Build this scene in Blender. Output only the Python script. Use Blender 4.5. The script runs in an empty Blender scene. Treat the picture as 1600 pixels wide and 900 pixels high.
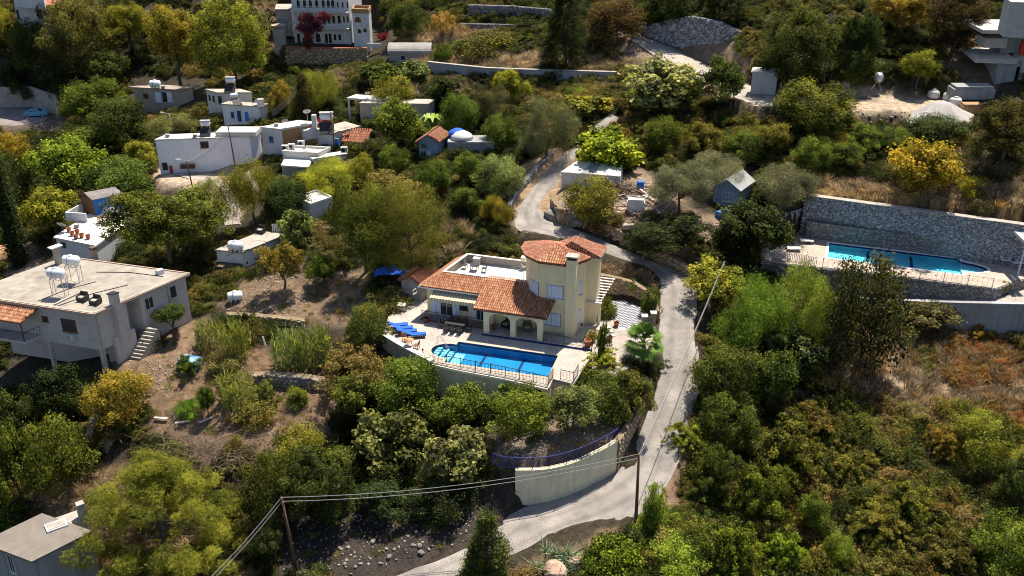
import bpy, math, random
import numpy as np
random.seed(7)
RNG = np.random.default_rng(7)
SC = bpy.context.scene
COL = SC.collection
# ---------------------------------------------------------------- camera, sky, sun
CAMH = 47.5
PITCH = math.radians(26.0)
FPX = 1556.0                      # focal length in pixels of a 1600 px wide picture
cam_d = bpy.data.cameras.new("camera"); cam = bpy.data.objects.new("camera", cam_d); COL.objects.link(cam)
cam_d.sensor_width = 36.0; cam_d.lens = 36.0 * FPX / 1600.0
cam_d.clip_start = 0.5; cam_d.clip_end = 6000
cam.location = (0, 0, CAMH); cam.rotation_euler = (math.pi / 2 - PITCH, 0, 0)
SC.camera = cam
SUN_EL = math.radians(65); SUN_AZ = math.radians(30)      # azimuth measured from +Y towards +X
world = bpy.data.worlds.new("World"); SC.world = world; world.use_nodes = True
wn = world.node_tree.nodes; wl = world.node_tree.links
sky = wn.new("ShaderNodeTexSky"); sky.sky_type = 'NISHITA'; sky.sun_disc = False
sky.sun_elevation = SUN_EL; sky.sun_rotation = SUN_AZ
wl.new(sky.outputs[0], wn["Background"].inputs[0]); wn["Background"].inputs[1].default_value = 0.078
sun_d = bpy.data.lights.new("sun", 'SUN'); sun = bpy.data.objects.new("sun", sun_d); COL.objects.link(sun)
sun_d.energy = 5.0; sun_d.angle = math.radians(0.5); sun_d.color = (1.0, 0.91, 0.76)
sun.rotation_euler = (math.pi / 2 - SUN_EL, 0, math.pi - SUN_AZ)
sun.location = (0, 0, 100)
SC.view_settings.view_transform = 'Standard'; SC.view_settings.look = 'None'
SC.view_settings.exposure = 0.92; SC.view_settings.gamma = 1.0; SC.view_settings.use_curve_mapping = False
SC.cycles.max_bounces = 6; SC.cycles.filter_width = 1.0; SC.cycles.diffuse_bounces = 4; SC.cycles.transparent_max_bounces = 12
SC.cycles.transmission_bounces = 4; SC.cycles.glossy_bounces = 3

# ---------------------------------------------------------------- picture point <-> place
SP, CP = math.sin(PITCH), math.cos(PITCH)
def ray(u, v):
    a = (u - 800) / FPX; b = (450 - v) / FPX
    return np.array([a, CP + b * SP, -SP + b * CP])
def P(u, v, z):
    d = ray(u, v); t = (z - CAMH) / d[2]
    return (d[0] * t, d[1] * t)
def P3(u, v, z):
    x, y = P(u, v, z); return (x, y, z)
def project(x, y, z):
    dz = z - CAMH
    dep = y * CP - dz * SP
    up = y * SP + dz * CP
    return 800 + FPX * x / dep, 450 - FPX * up / dep, dep
def inpoly(x, y, poly):
    x = np.asarray(x, float); y = np.asarray(y, float)
    ins = np.zeros(x.shape, bool); n = len(poly)
    for i in range(n):
        x0, y0 = poly[i][:2]; x1, y1 = poly[(i + 1) % n][:2]
        c = ((y0 > y) != (y1 > y)) & (x < (x1 - x0) * (y - y0) / ((y1 - y0) if y1 != y0 else 1e-9) + x0)
        ins ^= c
    return ins
def segdist(x, y, a, b):
    ax, ay = a[:2]; bx, by = b[:2]; dx, dy = bx - ax, by - ay
    t = np.clip(((x - ax) * dx + (y - ay) * dy) / (dx * dx + dy * dy + 1e-12), 0, 1)
    return np.hypot(x - ax - t * dx, y - ay - t * dy), t
def polydist(x, y, poly):
    d = np.full(np.shape(x), 1e9)
    for i in range(len(poly)):
        d = np.minimum(d, segdist(x, y, poly[i], poly[(i + 1) % len(poly)])[0])
    return np.where(inpoly(x, y, poly), -d, d)
def vnoise(x, y, s, seed=0):
    x = np.asarray(x) / s + seed * 17.13; y = np.asarray(y) / s + seed * 7.7
    xi = np.floor(x).astype(int); yi = np.floor(y).astype(int)
    fx = x - xi; fy = y - yi; fx = fx * fx * (3 - 2 * fx); fy = fy * fy * (3 - 2 * fy)
    def h(i, j):
        n = (i * 374761393 + j * 668265263 + seed * 974711) & 0x7fffffff
        n = ((n ^ (n >> 13)) * 1274126177) & 0x7fffffff
        return ((n ^ (n >> 16)) & 0xffff) / 65535.0
    return (h(xi, yi) * (1 - fx) + h(xi + 1, yi) * fx) * (1 - fy) + (h(xi, yi + 1) * (1 - fx) + h(xi + 1, yi + 1) * fx) * fy

# ---------------------------------------------------------------- terrain heights
CTRL = [(0,900,-12),(100,890,-11.5),(300,880,-10),(450,890,-9.3),(600,890,-8.6),(700,870,-8),(800,860,-7.4),(900,800,-6.6),
(990,835,-6.3),(1060,790,-6),(990,745,-5.2),(1040,650,-3.3),(1060,560,-1),(1070,500,.3),(1040,435,1.6),(960,400,2.4),(880,358,3.4),(830,340,4.1),(860,290,5.4),(890,245,6.8),
(1200,880,-8.5),(1400,890,-9),(1600,890,-8.5),(1200,750,-6.5),(1100,760,-6),(1400,700,-6),(1600,700,-5.5),(1200,600,-3.2),(1130,620,-2.8),(1300,620,-4.5),(1450,560,-3.2),(1600,600,-3.8),
(1500,518,-2.2),(1600,530,-2.0),(1400,500,-1.8),(1300,520,-2.5),(1130,520,-.6),(1200,480,-.2),(1250,440,.6),(1140,450,1.4),
(1258,305,7.2),(1350,318,7.2),(1450,332,7.3),(1600,347,7.3),(1650,352,7.3),(1300,290,7.9),(1500,318,8),(1600,330,8.2),(1220,330,5.2),
(1280,240,9.2),(1450,240,10.2),(1600,240,11.5),(1330,190,11.7),(1450,185,12.4),(1400,160,13.1),(1560,160,13.6),
(1500,100,16.5),(1400,60,18.5),(1300,100,16),(1200,138,13.3),(1600,80,18),(1100,105,12.3),(1300,0,20.5),(1450,0,22),(1600,0,23),(1080,95,12.4),(1000,65,14),(1200,30,18.5),(1100,0,19),(1160,90,14.2),
(700,20,14),(800,0,16),(950,0,17.5),(500,70,10),(600,70,10),(450,100,7),(500,100,7),(550,100,7.4),(450,0,15),(300,50,8),(100,20,12),(0,0,13),(60,45,9),(250,130,1.5),(57,180,-3),(0,190,-3),(150,165,-1.5),(0,150,0),
(0,260,-5),(200,260,-.5),(100,300,-3.2),(0,350,-6),(300,270,1.5),(400,270,2.2),(330,300,1.2),(350,200,4),(450,250,3),(550,240,4.5),(330,160,5),(230,165,2.5),(580,190,6),(640,130,8.2),(480,130,6.8),(560,130,7.6),
(700,240,5.5),(800,250,6),(750,180,7.5),(850,160,8.4),(900,135,9.4),(700,95,10),(700,118,8.6),(800,108,10.8),(800,125,9.2),(900,105,11),(980,115,11.2),(980,132,9.8),(800,60,12.6),(650,60,11.5),(620,92,9.4),
(1000,160,10.5),(1000,200,9),(1100,200,9.6),(1100,250,7.6),(1000,250,7),(1200,250,8.2),(1200,200,10.4),(1150,325,5.4),(1050,340,5.4),(950,340,5.2),(900,300,5.6),(890,320,5.2),(980,360,4.6),(1050,400,4),(1100,410,3.4),(1190,400,2.4),
(450,300,2.8),(350,340,1.5),(200,330,-1),(150,380,-1.8),(50,400,-5),(350,420,0),(420,440,.2),(300,455,-1),(500,380,1.8),(560,420,1),(650,400,1.8),(750,380,2.6),(700,330,3.6),(600,300,3.8),(780,305,4.6),
(500,450,0),(560,480,0),(480,500,-.4),(420,480,-.3),(350,500,-1.2),(350,520,-1.6),(240,520,-2.2),(295,500,-1.6),(165,582,-3),(120,600,-4.6),(50,600,-6),(0,560,-6),(170,700,-6.4),(100,700,-7.6),(0,700,-9),(300,750,-7.2),(200,850,-10),
(250,620,-3.6),(350,640,-4.2),(350,585,-3),(450,600,-3.3),(520,640,-4.2),(450,680,-5.2),(420,545,-1.8),(500,560,-2.3),(580,560,-2),(560,620,-3.6),(600,700,-6),(700,640,-4),(700,720,-6),(500,780,-8),(600,800,-7.8),(700,800,-7.3),(790,790,-7),
(805,735,-3.3),(850,733,-3.2),(900,718,-3),(960,690,-2.5),(770,712,-3.6),(850,660,-2.9),(780,660,-3.4),(900,650,-2.4),(940,600,-1.6),(950,640,-2),(990,620,-1.9),(600,550,-1.6),(650,592,-2.4),(760,615,-2.6),(860,632,-2.4)]
_c = np.array([[*P(u, v, z), z] for u, v, z in CTRL])
_far = np.array([[-300,300,30],[0,320,52],[300,300,60],[300,120,34],[300,0,0],[-300,120,-12],[-300,0,-20],[0,10,-14],[150,20,-10],[-120,20,-20],[90,60,-9],[-150,190,4],[150,190,32],[-60,260,28],[60,240,32]])
_c = np.vstack([_c, _far]).astype(float)
def _kern(a, b): return np.sqrt((a[:, None, 0] - b[None, :, 0]) ** 2 + (a[:, None, 1] - b[None, :, 1]) ** 2 + 4.0)
_n = len(_c); _A = np.zeros((_n + 3, _n + 3)); _A[:_n, :_n] = _kern(_c, _c) - np.eye(_n) * 0.35
_A[:_n, _n] = 1; _A[:_n, _n + 1:] = _c[:, :2]; _A[_n:, :_n] = _A[:_n, _n:].T
_w = np.linalg.solve(_A, np.concatenate([_c[:, 2], [0, 0, 0]]))
def base_h(x, y):
    q = np.stack([np.clip(x, -300, 300), np.clip(y, 0, 320)], 1); out = np.empty(len(q))
    for i in range(0, len(q), 20000):
        k = q[i:i + 20000]; out[i:i + 20000] = _kern(k, _c) @ _w[:_n] + _w[_n] + k @ _w[_n + 1:]
    return out

# roads: pairs of edge points seen in the photo, and their height
ROAD = [(430,960,560,1010,-9.8),(600,905,700,925,-8.6),(740,848,800,874,-7.6),(805,800,900,842,-7.0),(900,762,985,817,-6.2),(968,730,1036,768,-5.4),(985,690,1062,715,-4.4),(1003,650,1076,668,-3.3),
(1018,605,1088,620,-2.1),(1029,560,1089,570,-1.0),(1030,520,1092,520,-.1),(1030,480,1097,478,.7),(1030,448,1090,444,1.3),(1005,420,1050,418,1.9),(960,404,1000,397,2.4),(905,384,945,375,3.0),
(850,371,890,350,3.6),(810,357,862,338,4.0),(804,335,858,322,4.3),(817,313,865,305,4.8),(838,285,875,285,5.5),(858,260,890,260,6.2),(880,240,905,243,6.8),(905,215,925,220,7.7),(950,178,968,184,9.6)]
TRACK = [(985,60,1006,57,14.6),(1015,80,1045,70,13.4),(1045,100,1085,88,12.6),(1080,125,1125,108,11.9),(1130,150,1170,132,12.2),(1190,165,1215,148,12.6),(1270,160,1290,146,13.0)]
LANE = [(258,268,300,281,1.6),(300,270,330,285,1.6),(335,274,346,300,1.5),(360,290,338,318,1.3),(372,320,345,338,1.2),(378,350,350,352,1.1)]
HIGHROAD = [(-80,158,-60,200,-3.0),(0,162,0,196,-3),(45,165,48,195,-3.05),(80,180,66,192,-3.1)]
LANE2 = [(1300,452,1300,464,-.5),(1340,456,1340,468,-.2),(1400,464,1400,472,.0),(1450,465,1450,474,.35),(1500,462,1500,476,.75),(1550,454,1550,477,1.15),(1600,444,1600,478,1.4),(1690,440,1690,481,1.7)]
def catmull(pts, n):
    p = np.array(pts, float); p = np.vstack([2 * p[0] - p[1], p, 2 * p[-1] - p[-2]]); out = []
    for i in range(1, len(p) - 2):
        for k in range(n):
            t = k / n; out.append(.5 * (2 * p[i] + (p[i + 1] - p[i - 1]) * t + (2 * p[i - 1] - 5 * p[i] + 4 * p[i + 1] - p[i + 2]) * t * t + (3 * p[i] - p[i - 1] - 3 * p[i + 1] + p[i + 2]) * t ** 3))
    out.append(p[-2]); return np.array(out)
def ribbon(rows, n=6):
    L = catmull([[*P(r[0], r[1], r[4]), r[4]] for r in rows], n)
    R = catmull([[*P(r[2], r[3], r[4]), r[4]] for r in rows], n)
    return L, R
ROADS = {'road': ribbon(ROAD), 'track': ribbon(TRACK), 'lane': ribbon(LANE), 'highroad': ribbon(HIGHROAD), 'lane2': ribbon(LANE2)}

# villa frame: s along the facade, t away from the camera
VO = np.array([-2.8, 87.0]); VA = math.radians(-16.8)
E1 = np.array([math.cos(VA), math.sin(VA)]); E2 = np.array([-math.sin(VA), math.cos(VA)])
def V(s, t): p = VO + E1 * s + E2 * t; return (p[0], p[1])
def toV(x, y): d = np.array([x, y]) - VO; return float(d @ E1), float(d @ E2)
DECK = [P(*q, 0) for q in [(599,523),(640,545),(676,567),(720,577),(790,590),(858,606),(864,592),(896,600),(924,556),(922,546)]] + [V(11.2, 1.5), V(10, 10.3), V(-9, 10.3)] + [P(652, 455, 0), P(607, 494, 0)]
PARK = [P(*q, .3) for q in [(925,545),(935,505),(955,462),(985,466),(1012,480),(1025,500),(1020,530),(1003,560),(960,590),(925,575)]]
DECK2 = [P(*q, 2.5) for q in [(1183,398),(1235,364),(1252,358),(1600,405),(1690,417),(1690,444),(1615,432),(1590,438),(1556,450),(1400,430),(1280,417),(1190,408)]]
YARD = [P(*q, 13.1) for q in [(1322,148),(1400,150),(1500,155),(1500,186),(1440,172),(1340,172)]]
HOTELPAD = [P(*q, 10) for q in [(440,71),(600,66),(600,40),(440,40)]]
PADS = [(DECK, -.12, .35), (PARK, .22, .5), (DECK2, 2.4, .3), (YARD, 13.05, 1.5), (HOTELPAD, 9.9, .8)]

def height(x, y, detail=True):
    x = np.asarray(x, float).ravel(); y = np.asarray(y, float).ravel()
    z = base_h(x, y)
    if detail:
        z = z + (vnoise(x, y, 7, 1) - .5) * .7 + (vnoise(x, y, 2.6, 2) - .5) * .35 + (vnoise(x, y, 1.1, 3) - .5) * .14
    for poly, pz, fall in PADS:
        d = polydist(x, y, poly) + (.75 if fall < .6 else 0); w = np.clip(1 - d / fall, 0, 1); z = z * (1 - w) + pz * w
    for nm, (L, R) in ROADS.items():
        C = (L + R) / 2; hw = np.hypot(*(L - R)[:, :2].T) / 2
        near = (x > C[:, 0].min() - 8) & (x < C[:, 0].max() + 8) & (y > C[:, 1].min() - 8) & (y < C[:, 1].max() + 8)
        if not near.any(): continue
        xs, ys = x[near], y[near]
        bd = np.full(xs.shape, 1e9); bz = np.zeros(xs.shape)
        for i in range(len(C) - 1):
            d, t = segdist(xs, ys, C[i], C[i + 1]); d = d - (hw[i] * (1 - t) + hw[i + 1] * t)
            m = d < bd; bd = np.where(m, d, bd); bz = np.where(m, C[i, 2] * (1 - t) + C[i + 1, 2] * t, bz)
        w = np.clip(1 - (bd - .1) / .8, 0, 1) if nm != 'lane2' else np.clip(1 - (bd + .6) / .4, 0, 1); w = w * w * (3 - 2 * w)
        z[near] = z[near] * (1 - w) + (bz - .07) * w
    return z
GX0, GX1, GY0, GY1, GS = -150.0, 130.0, 44.0, 236.0, 0.6
gx = np.arange(GX0, GX1 + .01, GS); gy = np.arange(GY0, GY1 + .01, GS)
_XX, _YY = np.meshgrid(gx, gy)
HG = height(_XX, _YY).reshape(_XX.shape)
def H(x, y):
    fx = np.clip((np.asarray(x, float) - GX0) / GS, 0, len(gx) - 1.001); fy = np.clip((np.asarray(y, float) - GY0) / GS, 0, len(gy) - 1.001)
    i = fx.astype(int); j = fy.astype(int); a = fx - i; b = fy - j
    return (HG[j, i] * (1 - a) + HG[j, i + 1] * a) * (1 - b) + (HG[j + 1, i] * (1 - a) + HG[j + 1, i + 1] * a) * b
_ts = np.arange(58, 330, .4)
def G(u, v):
    d = ray(u, v); x = d[0] * _ts; y = d[1] * _ts; z = CAMH + d[2] * _ts
    below = np.nonzero(z < H(x, y))[0]
    i = below[0] if len(below) else len(_ts) - 1
    lo, hi = _ts[max(i - 1, 0)], _ts[i]
    for _ in range(12):
        m = (lo + hi) / 2; p = d * m
        if CAMH + p[2] < H(p[0], p[1]): hi = m
        else: lo = m
    p = d * hi; return (float(p[0]), float(p[1]), float(H(p[0], p[1])))

# ---------------------------------------------------------------- object helpers
def tag(o, label=None, cat=None, group=None, kind=None):
    if label: o['label'] = label
    if cat: o['category'] = cat
    if group: o['group'] = group
    if kind: o['kind'] = kind
    return o
def thing(name, label, cat, loc=(0, 0, 0), rz=0, group=None):
    o = bpy.data.objects.new(name, None); COL.objects.link(o); o.empty_display_size = .3
    o.location = loc; o.rotation_euler = (0, 0, rz)
    return tag(o, label, cat, group)
def kids(o): return [c for c in CHILD.get(o.name, [])]
CHILD = {}
def adopt(o, parent):
    if parent is not None:
        o.parent = parent; CHILD.setdefault(parent.name, []).append(o)
def mesh_np(name, verts, faces, mats, smooth=False, midx=None):
    """faces: (n,3) or (n,4) array"""
    me = bpy.data.meshes.new(name); verts = np.ascontiguousarray(verts, np.float32); faces = np.ascontiguousarray(faces, np.int32)
    k = faces.shape[1]; n = len(faces)
    me.vertices.add(len(verts)); me.vertices.foreach_set('co', verts.ravel())
    me.loops.add(n * k); me.loops.foreach_set('vertex_index', faces.ravel())
    me.polygons.add(n); me.polygons.foreach_set('loop_start', np.arange(0, n * k, k, dtype=np.int32))
    if smooth: me.polygons.foreach_set('use_smooth', np.ones(n, bool))
    for m in (mats if isinstance(mats, (list, tuple)) else [mats]): me.materials.append(m)
    if midx is not None: me.polygons.foreach_set('material_index', np.asarray(midx, np.int32))
    me.update(calc_edges=True); return me
def link(name, me, parent=None, loc=(0, 0, 0)):
    o = bpy.data.objects.new(name, me); COL.objects.link(o); o.location = loc; adopt(o, parent); return o
def dup(o, loc=None, rz=None, label=None, parent=None, scale=None):
    c = o.copy(); COL.objects.link(c)
    if parent is not None: adopt(c, parent)
    if loc is not None: c.location = loc
    if rz is not None: c.rotation_euler = (0, 0, rz)
    if scale is not None: c.scale = scale
    if label: c['label'] = label
    for ch in kids(o): dup(ch, parent=c)
    return c

class MB:
    """collects shapes and links them as one mesh object"""
    def __init__(s): s.v = []; s.f = []; s.m = []
    def add(s, verts, faces, m=0):
        b = len(s.v); s.v += [tuple(map(float, q)) for q in verts]; s.f += [tuple(b + i for i in f) for f in faces]; s.m += [m] * len(faces); return s
    def box(s, c, size, ax=(1, 0), m=0, tilt=None):
        """c: centre of the base; size: along ax, across, up"""
        l = math.hypot(*ax); e = (ax[0] / l, ax[1] / l); n = (-e[1], e[0]); a, b, h = size[0] / 2, size[1] / 2, size[2]; vs = []
        for zz in (0, h):
            for i, j in ((-a, -b), (a, -b), (a, b), (-a, b)):
                vs.append((c[0] + e[0] * i + n[0] * j, c[1] + e[1] * i + n[1] * j, c[2] + zz + (tilt(i, j) if tilt else 0)))
        return s.add(vs, [(3, 2, 1, 0), (4, 5, 6, 7), (0, 1, 5, 4), (1, 2, 6, 5), (2, 3, 7, 6), (3, 0, 4, 7)], m)
    def prism(s, poly, z0, z1, m=0, top=True, bot=True):
        """z0 / z1: number or list per corner; poly counter-clockwise"""
        A = sum(poly[i][0] * poly[(i + 1) % len(poly)][1] - poly[(i + 1) % len(poly)][0] * poly[i][1] for i in range(len(poly)))
        n = len(poly); za = z0 if hasattr(z0, '__len__') else [z0] * n; zb = z1 if hasattr(z1, '__len__') else [z1] * n
        if A < 0: poly = list(poly)[::-1]; za = list(za)[::-1]; zb = list(zb)[::-1]
        vs = [(p[0], p[1], z) for p, z in zip(poly, za)] + [(p[0], p[1], z) for p, z in zip(poly, zb)]
        fs = [(i, (i + 1) % n, n + (i + 1) % n, n + i) for i in range(n)]
        if top: fs.append(tuple(range(n, 2 * n)))
        if bot: fs.append(tuple(range(n - 1, -1, -1)))
        return s.add(vs, fs, m)
    def beam(s, a, b, w, h=None, m=0):
        a = np.array(a, float); b = np.array(b, float); d = b - a; L = np.linalg.norm(d) + 1e-9; d /= L
        up = np.array([0, 0, 1.]) if abs(d[2]) < .95 else np.array([1., 0, 0]); r = np.cross(d, up); r /= np.linalg.norm(r); u = np.cross(r, d); h = h or w
        vs = [p + r * i * w / 2 + u * j * h / 2 for p in (a, b) for i, j in ((-1, -1), (1, -1), (1, 1), (-1, 1))]
        return s.add(vs, [(0, 1, 2, 3), (7, 6, 5, 4), (0, 4, 5, 1), (1, 5, 6, 2), (2, 6, 7, 3), (3, 7, 4, 0)], m)
    def tube(s, pts, r, n=8, m=0, cap=True):
        pts = [np.array(p, float) for p in pts]; rs = r if hasattr(r, '__len__') else [r] * len(pts); b = len(s.v); pu = None
        for i, p in enumerate(pts):
            d = (pts[min(i + 1, len(pts) - 1)] - pts[max(i - 1, 0)]); d /= np.linalg.norm(d) + 1e-9
            if pu is None: pu = np.array([0, 0, 1.]) if abs(d[2]) < .9 else np.array([1., 0, 0])
            rt = np.cross(d, pu); rt /= np.linalg.norm(rt) + 1e-9; pu = np.cross(rt, d)
            for k in range(n):
                a = 2 * math.pi * k / n; s.v.append(tuple(p + (rt * math.cos(a) + pu * math.sin(a)) * rs[i]))
        c0 = len(s.f)
        for i in range(len(pts) - 1):
            for k in range(n):
                k2 = (k + 1) % n; s.f.append((b + i * n + k, b + i * n + k2, b + (i + 1) * n + k2, b + (i + 1) * n + k))
        if cap: s.f.append(tuple(b + k for k in range(n))[::-1]); s.f.append(tuple(b + (len(pts) - 1) * n + k for k in range(n)))
        s.m += [m] * (len(s.f) - c0); return s
    def lathe(s, c, prof, n=16, m=0):
        """prof: (radius, z) from bottom to top"""
        b = len(s.v)
        for r, z in prof:
            for k in range(n): a = 2 * math.pi * k / n; s.v.append((c[0] + r * math.cos(a), c[1] + r * math.sin(a), c[2] + z))
        c0 = len(s.f)
        for i in range(len(prof) - 1):
            for k in range(n): k2 = (k + 1) % n; s.f.append((b + i * n + k, b + i * n + k2, b + (i + 1) * n + k2, b + (i + 1) * n + k))
        s.f.append(tuple(b + k for k in range(n))[::-1]); s.f.append(tuple(b + (len(prof) - 1) * n + k for k in range(n)))
        s.m += [m] * (len(s.f) - c0); return s
    def build(s, name, mats, parent=None, smooth=False, kind=None, label=None, loc=None, world=True):
        me = bpy.data.meshes.new(name); o0 = np.zeros(3)
        if loc is not None: o0 = np.array(loc, float)
        elif parent is not None and world:
            p = parent
            while p is not None: o0 = o0 + np.array(p.location); p = p.parent
        vs = [tuple(np.array(v) - o0) for v in s.v] if (o0 != 0).any() else s.v
        me.from_pydata(vs, [], s.f)
        for q in (mats if isinstance(mats, (list, tuple)) else [mats]): me.materials.append(q)
        me.polygons.foreach_set('material_index', s.m)
        if smooth: me.polygons.foreach_set('use_smooth', [True] * len(s.f))
        me.update(); o = link(name, me, parent, tuple(loc) if loc is not None else (0, 0, 0)); return tag(o, label, None, None, kind)

def instances_mesh(bv, bf, loc, rot=None, scl=None):
    """numpy copies of a base shape: loc (n,3), rot (n,3,3), scl (n,3)"""
    n = len(loc); v = np.broadcast_to(bv[None], (n, *bv.shape)).copy()
    if scl is not None: v *= scl[:, None, :]
    if rot is not None: v = np.einsum('nij,nkj->nki', rot, v)
    v += loc[:, None, :]
    f = bf[None] + (np.arange(n) * len(bv))[:, None, None]
    return v.reshape(-1, 3), f.reshape(-1, bf.shape[1])
def rand_rot(n, rng=RNG):
    q = rng.normal(size=(n, 4)); q /= np.linalg.norm(q, axis=1)[:, None]; w, x, y, z = q.T
    return np.stack([np.stack([1 - 2 * (y * y + z * z), 2 * (x * y - z * w), 2 * (x * z + y * w)], 1), np.stack([2 * (x * y + z * w), 1 - 2 * (x * x + z * z), 2 * (y * z - x * w)], 1), np.stack([2 * (x * z - y * w), 2 * (y * z + x * w), 1 - 2 * (x * x + y * y)], 1)], 1)
def rz_mat(a):
    a = np.asarray(a); c, s = np.cos(a), np.sin(a); o = np.zeros_like(c); i = np.ones_like(c)
    return np.stack([np.stack([c, -s, o], -1), np.stack([s, c, o], -1), np.stack([o, o, i], -1)], -2)
def ico():
    t = (1 + 5 ** .5) / 2; v = np.array([(-1, t, 0), (1, t, 0), (-1, -t, 0), (1, -t, 0), (0, -1, t), (0, 1, t), (0, -1, -t), (0, 1, -t), (t, 0, -1), (t, 0, 1), (-t, 0, -1), (-t, 0, 1)], float)
    v /= np.linalg.norm(v, axis=1)[:, None]
    f = np.array([(0,11,5),(0,5,1),(0,1,7),(0,7,10),(0,10,11),(1,5,9),(5,11,4),(11,10,2),(10,7,6),(7,1,8),(3,9,4),(3,4,2),(3,2,6),(3,6,8),(3,8,9),(4,9,5),(2,4,11),(6,2,10),(8,6,7),(9,8,1)])
    return v, f
ICO_V, ICO_F = ico()
# ---------------------------------------------------------------- materials
MATS = {}
def new_mat(name):
    m = bpy.data.materials.new(name); m.use_nodes = True; nt = m.node_tree
    return m, nt, nt.nodes["Principled BSDF"]
def mat(name, col, rough=.8, var=.15, scale=3.0, bump=.0, bscale=20, metal=0, spec=.3, col2=None, dirt=0, dirtcol=(.12, .10, .08), dscale=.6, streak=0):
    """plain procedural surface: base colour with noise variation, optional second colour, stains and fine relief"""
    if name in MATS: return MATS[name]
    m, nt, b = new_mat(name); N = nt.nodes; L = nt.links
    geo = N.new('ShaderNodeNewGeometry'); nz = N.new('ShaderNodeTexNoise'); nz.inputs['Scale'].default_value = scale; nz.inputs['Detail'].default_value = 5
    L.new(geo.outputs['Position'], nz.inputs['Vector'])
    cr = N.new('ShaderNodeValToRGB'); c = np.array(col); c2 = np.array(col2) if col2 else np.clip(c * (1 + var), 0, 1)
    cr.color_ramp.elements[0].position = .32; cr.color_ramp.elements[1].position = .68
    cr.color_ramp.elements[0].color = (*(c if col2 else c * (1 - var)), 1); cr.color_ramp.elements[1].color = (*c2, 1)
    L.new(nz.outputs[0], cr.inputs[0]); out = cr.outputs[0]
    if dirt:
        n2 = N.new('ShaderNodeTexNoise'); n2.inputs['Scale'].default_value = dscale; n2.inputs['Detail'].default_value = 8; n2.inputs['Roughness'].default_value = .7
        L.new(geo.outputs['Position'], n2.inputs['Vector'])
        r2 = N.new('ShaderNodeMapRange'); r2.inputs[1].default_value = .48; r2.inputs[2].default_value = .75; r2.inputs[4].default_value = dirt
        L.new(n2.outputs[0], r2.inputs[0]); mx = N.new('ShaderNodeMixRGB'); L.new(r2.outputs[0], mx.inputs[0]); L.new(out, mx.inputs[1]); mx.inputs[2].default_value = (*dirtcol, 1); out = mx.outputs[0]
    if streak:   # rain streaks: noise stretched along the height
        mp = N.new('ShaderNodeMapping'); mp.inputs['Scale'].default_value = (2.6, 2.6, .22); L.new(geo.outputs['Position'], mp.inputs['Vector']); n4 = N.new('ShaderNodeTexNoise'); n4.inputs['Scale'].default_value = 1; n4.inputs['Detail'].default_value = 6; n4.inputs['Roughness'].default_value = .65
        L.new(mp.outputs[0], n4.inputs['Vector']); r4 = N.new('ShaderNodeMapRange'); r4.inputs[1].default_value = .5; r4.inputs[2].default_value = .72; r4.inputs[4].default_value = streak; L.new(n4.outputs[0], r4.inputs[0])
        m4 = N.new('ShaderNodeMixRGB'); L.new(r4.outputs[0], m4.inputs[0]); L.new(out, m4.inputs[1]); m4.inputs[2].default_value = (*np.array(dirtcol), 1); out = m4.outputs[0]
    L.new(out, b.inputs['Base Color']); b.inputs['Roughness'].default_value = rough; b.inputs['Metallic'].default_value = metal
    b.inputs['Specular IOR Level'].default_value = spec
    if bump:
        n3 = N.new('ShaderNodeTexNoise'); n3.inputs['Scale'].default_value = bscale; n3.inputs['Detail'].default_value = 4; L.new(geo.outputs['Position'], n3.inputs['Vector'])
        bp = N.new('ShaderNodeBump'); bp.inputs['Strength'].default_value = bump; bp.inputs['Distance'].default_value = .05
        L.new(n3.outputs[0], bp.inputs['Height']); L.new(bp.outputs[0], b.inputs['Normal'])
    MATS[name] = m; return m
def island_mat(name, cols, rough=.85, bump=.4, bscale=8, transl=0):
    """each loose piece of the mesh takes its own colour from the list"""
    m, nt, b = new_mat(name); N = nt.nodes; L = nt.links
    geo = N.new('ShaderNodeNewGeometry'); cr = N.new('ShaderNodeValToRGB'); el = cr.color_ramp.elements
    while len(el) < len(cols): el.new(.5)
    for i, c in enumerate(cols): el[i].position = i / max(1, len(cols) - 1); el[i].color = (*c, 1)
    L.new(geo.outputs['Random Per Island'], cr.inputs[0]); nz = N.new('ShaderNodeTexNoise'); nz.inputs['Scale'].default_value = bscale; nz.inputs['Detail'].default_value = 4
    L.new(geo.outputs['Position'], nz.inputs['Vector'])
    mr = N.new('ShaderNodeMapRange'); mr.inputs[3].default_value = .7; mr.inputs[4].default_value = 1.3; L.new(nz.outputs[0], mr.inputs[0])
    mx = N.new('ShaderNodeMixRGB'); mx.blend_type = 'MULTIPLY'; mx.inputs[0].default_value = 1; L.new(cr.outputs[0], mx.inputs[1]); L.new(mr.outputs[0], mx.inputs[2])
    L.new(mx.outputs[0], b.inputs['Base Color']); b.inputs['Roughness'].default_value = rough; b.inputs['Specular IOR Level'].default_value = .2
    if bump:
        bp = N.new('ShaderNodeBump'); bp.inputs['Strength'].default_value = bump; bp.inputs['Distance'].default_value = .05; L.new(nz.outputs[0], bp.inputs['Height']); L.new(bp.outputs[0], b.inputs['Normal'])
    MATS[name] = m; return m
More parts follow.
